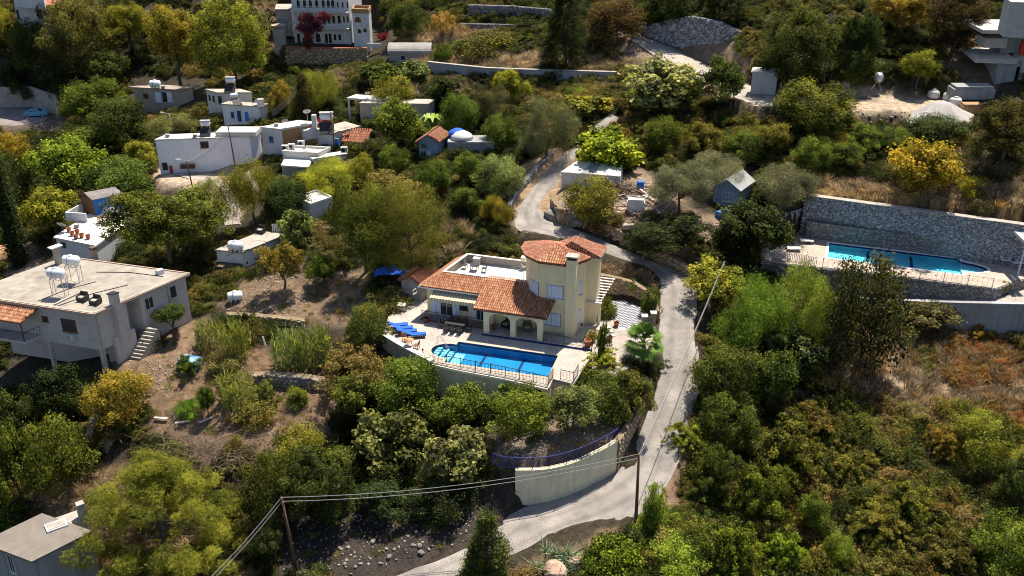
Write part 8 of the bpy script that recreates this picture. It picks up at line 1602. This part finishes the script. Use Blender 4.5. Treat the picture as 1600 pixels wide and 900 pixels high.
# debris beside the white shed
def plank(u, v, L, az, tilt, label, m=None, w=.22): g = G(u, v); t = link('plank', MB().box((0, 0, 0), (L, w, .06)).build('tmp', m or M_WHITER, None, world=False).data); bpy.data.objects.remove(next(o for o in bpy.data.objects if o.name.startswith('tmp'))); t.location = (g[0], g[1], g[2] + .25); t.rotation_euler = (tilt * .4, tilt, az); return tag(t, label, 'plank')
mb = MB(); _r = random.Random(3)
for i in range(46): g = G(_r.uniform(958, 1050), _r.uniform(292, 348)); a = _r.uniform(-1.3, 1.3); L_ = _r.uniform(.5, 1.7); mb.beam((g[0] - L_ * math.cos(a), g[1] - L_ * math.sin(a), g[2] + _r.uniform(.05, .5)), (g[0] + L_ * math.cos(a), g[1] + L_ * math.sin(a), g[2] + _r.uniform(.1, .7)), _r.uniform(.08, .22), .04, i % 3)
tag(mb.build('broken_boards', [M_WHITER, M_CONC, M_WOOD]), 'heap of broken pale boards beside the white shed', 'debris', None, 'stuff')
plank(1034, 322, 4.5, .55, -.3, 'long pale beam slanting out of the debris under the olive', mat('old_timber', (.40, .30, .21), .85, .2, 4), .16)
bundle(993, 330, 'white panelled box standing in the debris', (2.0, .8, 1.5), M_WHITE, 'box', 'white_box', -.15); bundle(1000, 297, 'blue drum with white lid in the debris', (.8, .8, 1.1), M_BLUEP, 'drum', 'blue_drum'); bundle(1073, 342, 'brick pile at the foot of the olive', (1.6, .9, .9), M_BRICK, 'brick pile', 'brick_pile'); bundle(982, 357, 'grey-white metal sheet box above the road wall', (1.3, .7, .5), M_CONCL, 'box', 'metal_box'); bundle(945, 350, 'crumpled white sheet above the road wall', (1.6, .6, .4), M_WHITE, 'sheet', 'crumpled_sheet', .7); bundle(1128, 338, 'blue and white junk heap before the blue-grey cottage', (1.6, .7, .7), M_BLUEP, 'junk', 'junk_heap', .7)
o = link('brush_pile', twig_mesh(7, 420, 1.5, .95, M_TWIG, .03)); o.location = G(975, 300); tag(o, 'brown heap of branches between the white shed and the olive', 'brush pile', None, 'stuff'); o = link('brush_pile', twig_mesh(8, 300, 1.4, .9, M_TWIG, .025)); o.location = G(1010, 345); tag(o, 'dark heap of twigs below the white panelled box', 'brush pile', None, 'stuff'); o = link('brush_pile', twig_mesh(9, 260, 1.5, 1.2, M_TWIG, .025)); o.location = G(475, 375); tag(o, 'dark stack of branches behind the thin fruit tree', 'brush pile', None, 'stuff')
for u, v, n_, l in ((360, 705, 420, 'wide tangle of dry cut branches at the front of the garden'), (300, 690, 300, 'tangle of branches left of the widest one'), (425, 690, 300, 'tangle of branches right of the widest one')): o = link('brush_pile', twig_mesh(int(u), n_, 1.3, 1.5, M_TWIG, .016, .5)); o.location = G(u, v); o.scale = (1.6, 1.1, .6); tag(o, l, 'brush pile', None, 'stuff')
# garden items
t = bundle(298, 572, 'box under a light blue cover in the garden', (2.0, 1.4, .9), mat('light_blue_sheet', (.20, .38, .62), .6, .15, 3), 'covered box', 'covered_box', -.3); 
g = G(612, 436); t = thing('tarpaulin', 'crumpled deep blue tarpaulin behind the outbuilding', 'tarpaulin', g); vs = []; fs = []; n = 8
for i in range(n):
    for j in range(n): vs.append(((i - 3.5) * .5, (j - 3.5) * .34, .9 + .35 * vnoise(np.array([i * .9]), np.array([j * .9]), 1, 4)[0] - .05 * (i - 3) ** 2 * .5))
fs = [(i * n + j, (i + 1) * n + j, (i + 1) * n + j + 1, i * n + j + 1) for i in range(n - 1) for j in range(n - 1)]; MB().add(vs, fs).build('sheet', M_BLUE, t, world=False); MB().beam((-1.3, 0, 0), (-1.3, 0, 1), .08).beam((1.3, 0, 0), (1.3, 0, .8), .08).build('prop', M_WOOD, t, world=False)
for u, v, l in ((252, 657, 'white plank lying left on the garden path'), (286, 663, 'white plank lying in the middle of the garden front'), (322, 660, 'short upright white plank in the garden front')): plank(u, v, 1.3, .4 * (u - 286) / 30 + .3, 0, l)
plank(414, 540, 1.6, 0, 1.4, 'white marker post beside the tall reeds')
g = G(8, 405); t = thing('arched_shelter', 'brown arched shelter at the left edge below the cypress', 'shelter', g, .6); mb = MB(); k = 8
for i in range(k): a0, a1 = math.pi * i / k, math.pi * (i + 1) / k; mb.add([(-2.4 * 1, -1.8 * math.cos(a0), 1.9 * math.sin(a0)), (2.4, -1.8 * math.cos(a0), 1.9 * math.sin(a0)), (2.4, -1.8 * math.cos(a1), 1.9 * math.sin(a1)), (-2.4, -1.8 * math.cos(a1), 1.9 * math.sin(a1))], [(0, 1, 2, 3)])
mb.build('arched_roof', M_BRICK, t, world=False); mb = MB(); mb.tube([(2.45, -1.85 * math.cos(math.pi * i / k), 1.95 * math.sin(math.pi * i / k)) for i in range(k + 1)], .08, 5); mb.build('rim', M_WHITE, t, world=False)
t = bundle(628, 486, 'low white square bin beside the block hedge', (.9, .9, .8), M_WHITER, 'bin', 'low_wall_block')
# agave tufts by the lower road
AG = tuft_mesh(31, 46, .75, .12, .05, mat('agave_leaf', (.20, .26, .14), .6, .25, 2), 1.1); _r = random.Random(6)
for i in range(16): g = G(_r.uniform(835, 905), _r.uniform(862, 897)); o = link('agave_plant', AG); o.location = g; o.rotation_euler = (0, 0, i); o.scale = (_r.uniform(.6, 1.1),) * 3; tag(o, 'pale strap-leaved plant at the bottom edge beside the lower road', 'plant', 'strap-leaved plants on the lower road verge')
